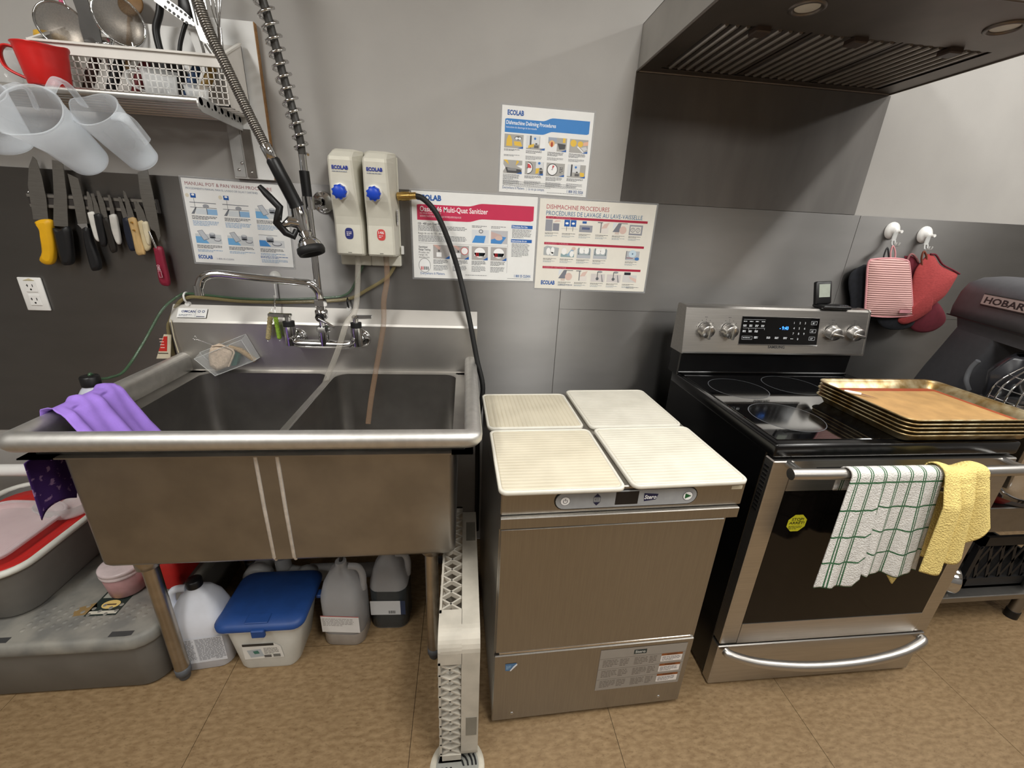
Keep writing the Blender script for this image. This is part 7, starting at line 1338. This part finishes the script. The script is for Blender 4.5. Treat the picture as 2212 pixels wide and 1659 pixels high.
# jugs
def jugb(name, x, y, w, d, h, m, label, capm=None, lab=None, rz=0.0, liquid=None, neck=0.018, hside=1):
    t = thing(name, (x, y, 0), label, 'jug', 'cleaning jugs under the sink', rot=(0, 0, rz))
    prof = [(0.94, 0), (1.0, 0.012), (1.0, 0.55), (0.97, 0.62), (0.80, 0.76), (0.52, 0.87)]
    R = [rrect(0, 0, w * k, d * k, min(w, d) * 0.3 * k, h * z, 5) for k, z in prof] + [rrect(0, 0, neck * 2, neck * 2, neck * 0.95, h * 0.92, 5), rrect(0, 0, neck * 2, neck * 2, neck * 0.95, h * 0.975, 5)]
    obj('body', MB().loft(R, m), m, t, local=True)
    obj('handle', MB().tube(smoothpath([(hside * w * 0.18, 0, h * 0.91), (hside * w * 0.40, 0, h * 0.90), (hside * w * 0.49, 0, h * 0.80), (hside * w * 0.475, 0, h * 0.62)], 5), 0.0115, seg=10), m, t, local=True)
    if liquid: obj('liquid_level', MB().loft([rrect(0, 0, w * k + 0.001, d * k + 0.001, min(w, d) * 0.3, h * z, 5) for k, z in ((0.955, 0.002), (1.0, 0.02), (1.0, liquid[1]))], cap0=False, cap1=False), liquid[0], t, local=True)
    if capm: obj('cap', MB().lathe([(neck + 0.004, h * 0.93), (neck + 0.004, h * 1.0), (neck, h * 1.01), (0.0005, h * 1.01)], seg=20), capm, t, local=True)
    if lab: 
        P = Print((-w * 0.46, -d / 2 - 0.0006, h * lab[0]), (1, 0, 0), (0, 0, -1), 0.0010); lab[1](P, w * 0.92); obj('label', P.mb, None, t, local=True)
    return t
WJ = mat('white_jug', (212, 216, 226), 0.4, var=0.03); CJ = clear_mat('cloudy_jug', (206, 206, 208), 0.62, 0.3, 0.35)
def lab_white(P, w):
    P.rect(0, 0, w, 0.105, (202, 204, 210)); P.rect(w * .40, 0, 0.0012, 0.105, (226, 228, 232), 2)
    for k in (0.02, 0.42, 0.76): P.greek(w * k + 0.002, 0.004, w * (0.36 if k < 0.7 else 0.22), 17, 0.0055, (112, 114, 120), 1)
def lab_red(P, w): P.rect(0, 0, w, 0.075, (214, 212, 210)); P.rect(0, 0, w, 0.003, (170, 50, 46), 1); P.greek(0.005, 0.012, w * 0.85, 6, 0.006, (150, 146, 144), 1)
def lab_bar(P, w):
    P.rect(0, 0, w * 0.86, 0.066, (198, 200, 202)); P.rect(w * 0.86, 0, w * 0.14, 0.066, (40, 52, 78))
    for k in range(9): P.rect(w * 0.52 + 0.0028 * k, 0.046, 0.0012 + 0.0008 * (k % 3 == 0), 0.014, (50, 50, 52), 1)
jugb('white_jug', -1.668, -0.520, 0.152, 0.115, 0.325, WJ, 'opaque white jug with black cap and grey label, left of the blue lidded box', BLACK, (0.43, lab_white), rz=0.10, hside=-1)
jugb('clear_jug', -1.234, -0.465, 0.142, 0.115, 0.335, CJ, 'cloudy jug with red lined label right of the blue lidded box', None, (0.42, lab_red), rz=-0.1, liquid=(mat('pale_liquid', (150, 142, 134), 0.25), 0.16), hside=1)
jugb('dark_jug', -1.086, -0.405, 0.135, 0.120, 0.325, CJ, 'jug half filled with dark liquid and barcode label near the right sink leg', None, (0.42, lab_bar), rz=-0.05, liquid=(mat('dark_liquid', (52, 58, 62), 0.25), 0.55), hside=1)
obj('siphon_tube', MB().tube(smoothpath([(-1.238, -0.470, 0.26), (-1.236, -0.468, 0.31), (-1.22, -0.44, 0.40), (-1.20, -0.36, 0.49)], 5), 0.006, seg=8), BLACK, label='black tube rising out of the cloudy jug under the sink', cat='tube')
# ------------------------------------------------------------------ dish rack on edge and floor drain
rk = thing('dish_rack', (-0.828, -0.64, 0), 'grey plastic dishwasher rack standing on edge beside the dishwasher', 'dish rack')
RKM = mat('rack_grey', (176, 170, 158), 0.55, var=0.08, scale=20)
rx0, rxm, rx1, ry0, ry1, rz0, rz1 = -0.880, -0.822, -0.776, -0.905, -0.385, 0.004, 0.474
def rack_ring(x, ins, n=6, r=0.045):
    cy, cz = (ry0 + ry1) / 2, (rz0 + rz1) / 2; q = rrect(cy, cz, ry1 - ry0 - 2 * ins, rz1 - rz0 - 2 * ins, r, 0, n); return [(x, a, b) for a, b, _ in q]
obj('solid_band', MB().loft([rack_ring(rxm, 0.016), rack_ring(rxm, 0.0), rack_ring(rx1, 0.0), rack_ring(rx1, 0.016), rack_ring(rxm, 0.016)], RKM, False, False, smooth=False), RKM, rk)
for y, z, ay in ((ry0, 0.115, 1), (ry0, 0.40, 0),): pass
for lo, hi in (((rxm + 0.012, ry0 - 0.0008, 0.115), (rx1 - 0.004, ry0 + 0.004, 0.190)), ((rxm + 0.012, -0.56, rz1 - 0.003), (rx1 - 0.004, -0.47, rz1 + 0.0008))):
    obj('hand_recess', MB().box(lo, hi, bevel=0.001), mat('rack_recess', (120, 116, 106), 0.6), rk)
obj('corner_block', MB().loft([[(x, a, b) for a, b in q] for x, q in [(xx, [(ry0 + 0.008, 0.392), (ry0, 0.392)] + [(ry0 + 0.045 - 0.045 * math.cos(t_), rz1 - 0.045 + 0.045 * math.sin(t_)) for t_ in [math.pi / 2 * k / 8 for k in range(9)]] + [(ry0 + 0.09, rz1), (ry0 + 0.09, rz1 - 0.008), (ry0 + 0.05, rz1 - 0.012), (ry0 + 0.012, rz1 - 0.05)]) for xx in (rx0, rxm + 0.001)]], smooth=False), RKM, rk)
mb = MB().box((rx0, ry0, rz0), (rx0 + 0.006, ry0 + 0.010, 0.40)).box((rx0, ry0 + 0.08, rz1 - 0.010), (rx0 + 0.006, ry1, rz1)).box((rx0, ry0, rz0), (rxm, ry0 + 0.03, rz0 + 0.03)).box((rx0, ry1 - 0.03, rz1 - 0.03), (rxm, ry1, rz1)).box((rx0, ry0, rz0), (rxm, ry1, rz0 + 0.008)).box((rx0, ry1 - 0.008, rz0), (rxm, ry1, rz1))
obj('edge_rails', mb, RKM, rk)
def cross(O, U, L_, n):
    O, U = Vector(O), Vector(U)
    for i in range(n):
        A_ = O + U * (L_ * i / n); B_ = O + U * (L_ * (i + 1) / n)
        for p, q in ((A_, B_ + Vector((rxm - rx0, 0, 0))), (A_ + Vector((rxm - rx0, 0, 0)), B_)):
            N_ = U.cross(Vector((1, 0, 0))); k = (q - p).normalized().cross(N_).normalized() * 0.0022
            inw = Vector((0, 0, -0.014)) if abs(U.y) > 0.5 else Vector((0, 0.014, 0))
            obj('lattice_bar', MB().prism([p + k, q + k, q - k, p - k], inw), RKM, rk)
cross((rx0, ry0 + 0.002, 0.034), (0, 0, 1), 0.358, 9); cross((rx0, ry0 + 0.09, rz1 - 0.002), (0, 1, 0), 0.40, 10)
mb = MB()
for k in range(1, 12): mb.box((rx0 + 0.001, ry0 + 0.043 * k - 0.0025, rz0), (rx0 + 0.006, ry0 + 0.043 * k + 0.0025, rz1 - 0.01)); mb.box((rx0 + 0.001, ry0, rz0 + 0.039 * k - 0.0025), (rx0 + 0.006, ry1, rz0 + 0.039 * k + 0.0025))
obj('base_grid', mb, RKM, rk, kind='stuff')
dn = thing('floor_drain', (-0.832, -0.915, 0), 'round grey floor drain grate under the dish rack', 'floor drain')
M = Matrix.Translation((-0.832, -0.915, 0)); DRM = mat('drain_grey', (128, 128, 122), 0.5, var=0.1)
obj('collar_ring', MB().lathe([(0.076, 0.0002), (0.075, 0.0022), (0.060, 0.0024), (0.059, 0.0008)], seg=40, M=M), mat('drain_collar', (176, 170, 156), 0.7, var=0.15), dn)
obj('grate', MB().lathe([(0.0005, 0.0012), (0.0595, 0.0012)], seg=40, M=M), DRM, dn)
for r in (0.018, 0.030, 0.042, 0.052):
    n = int(r / 0.0065)
    for k in range(n):
        a0 = 2 * math.pi * k / n; pts = [(r + 0.0026 * s_) for s_ in (-1, 1)]
        q = [(-0.832 + rr * math.cos(a0 + t_), -0.915 + rr * math.sin(a0 + t_), 0.0013) for rr, ts in ((pts[0], [0, .33, .66, 1]), (pts[1], [1, .66, .33, 0])) for t_ in [x_ * 2 * math.pi / n * 0.72 for x_ in ts]]
        obj('grate_slot', MB().prism(q, (0, 0, 0.0005)), mat('slot_black', (14, 14, 14), 0.8), dn)
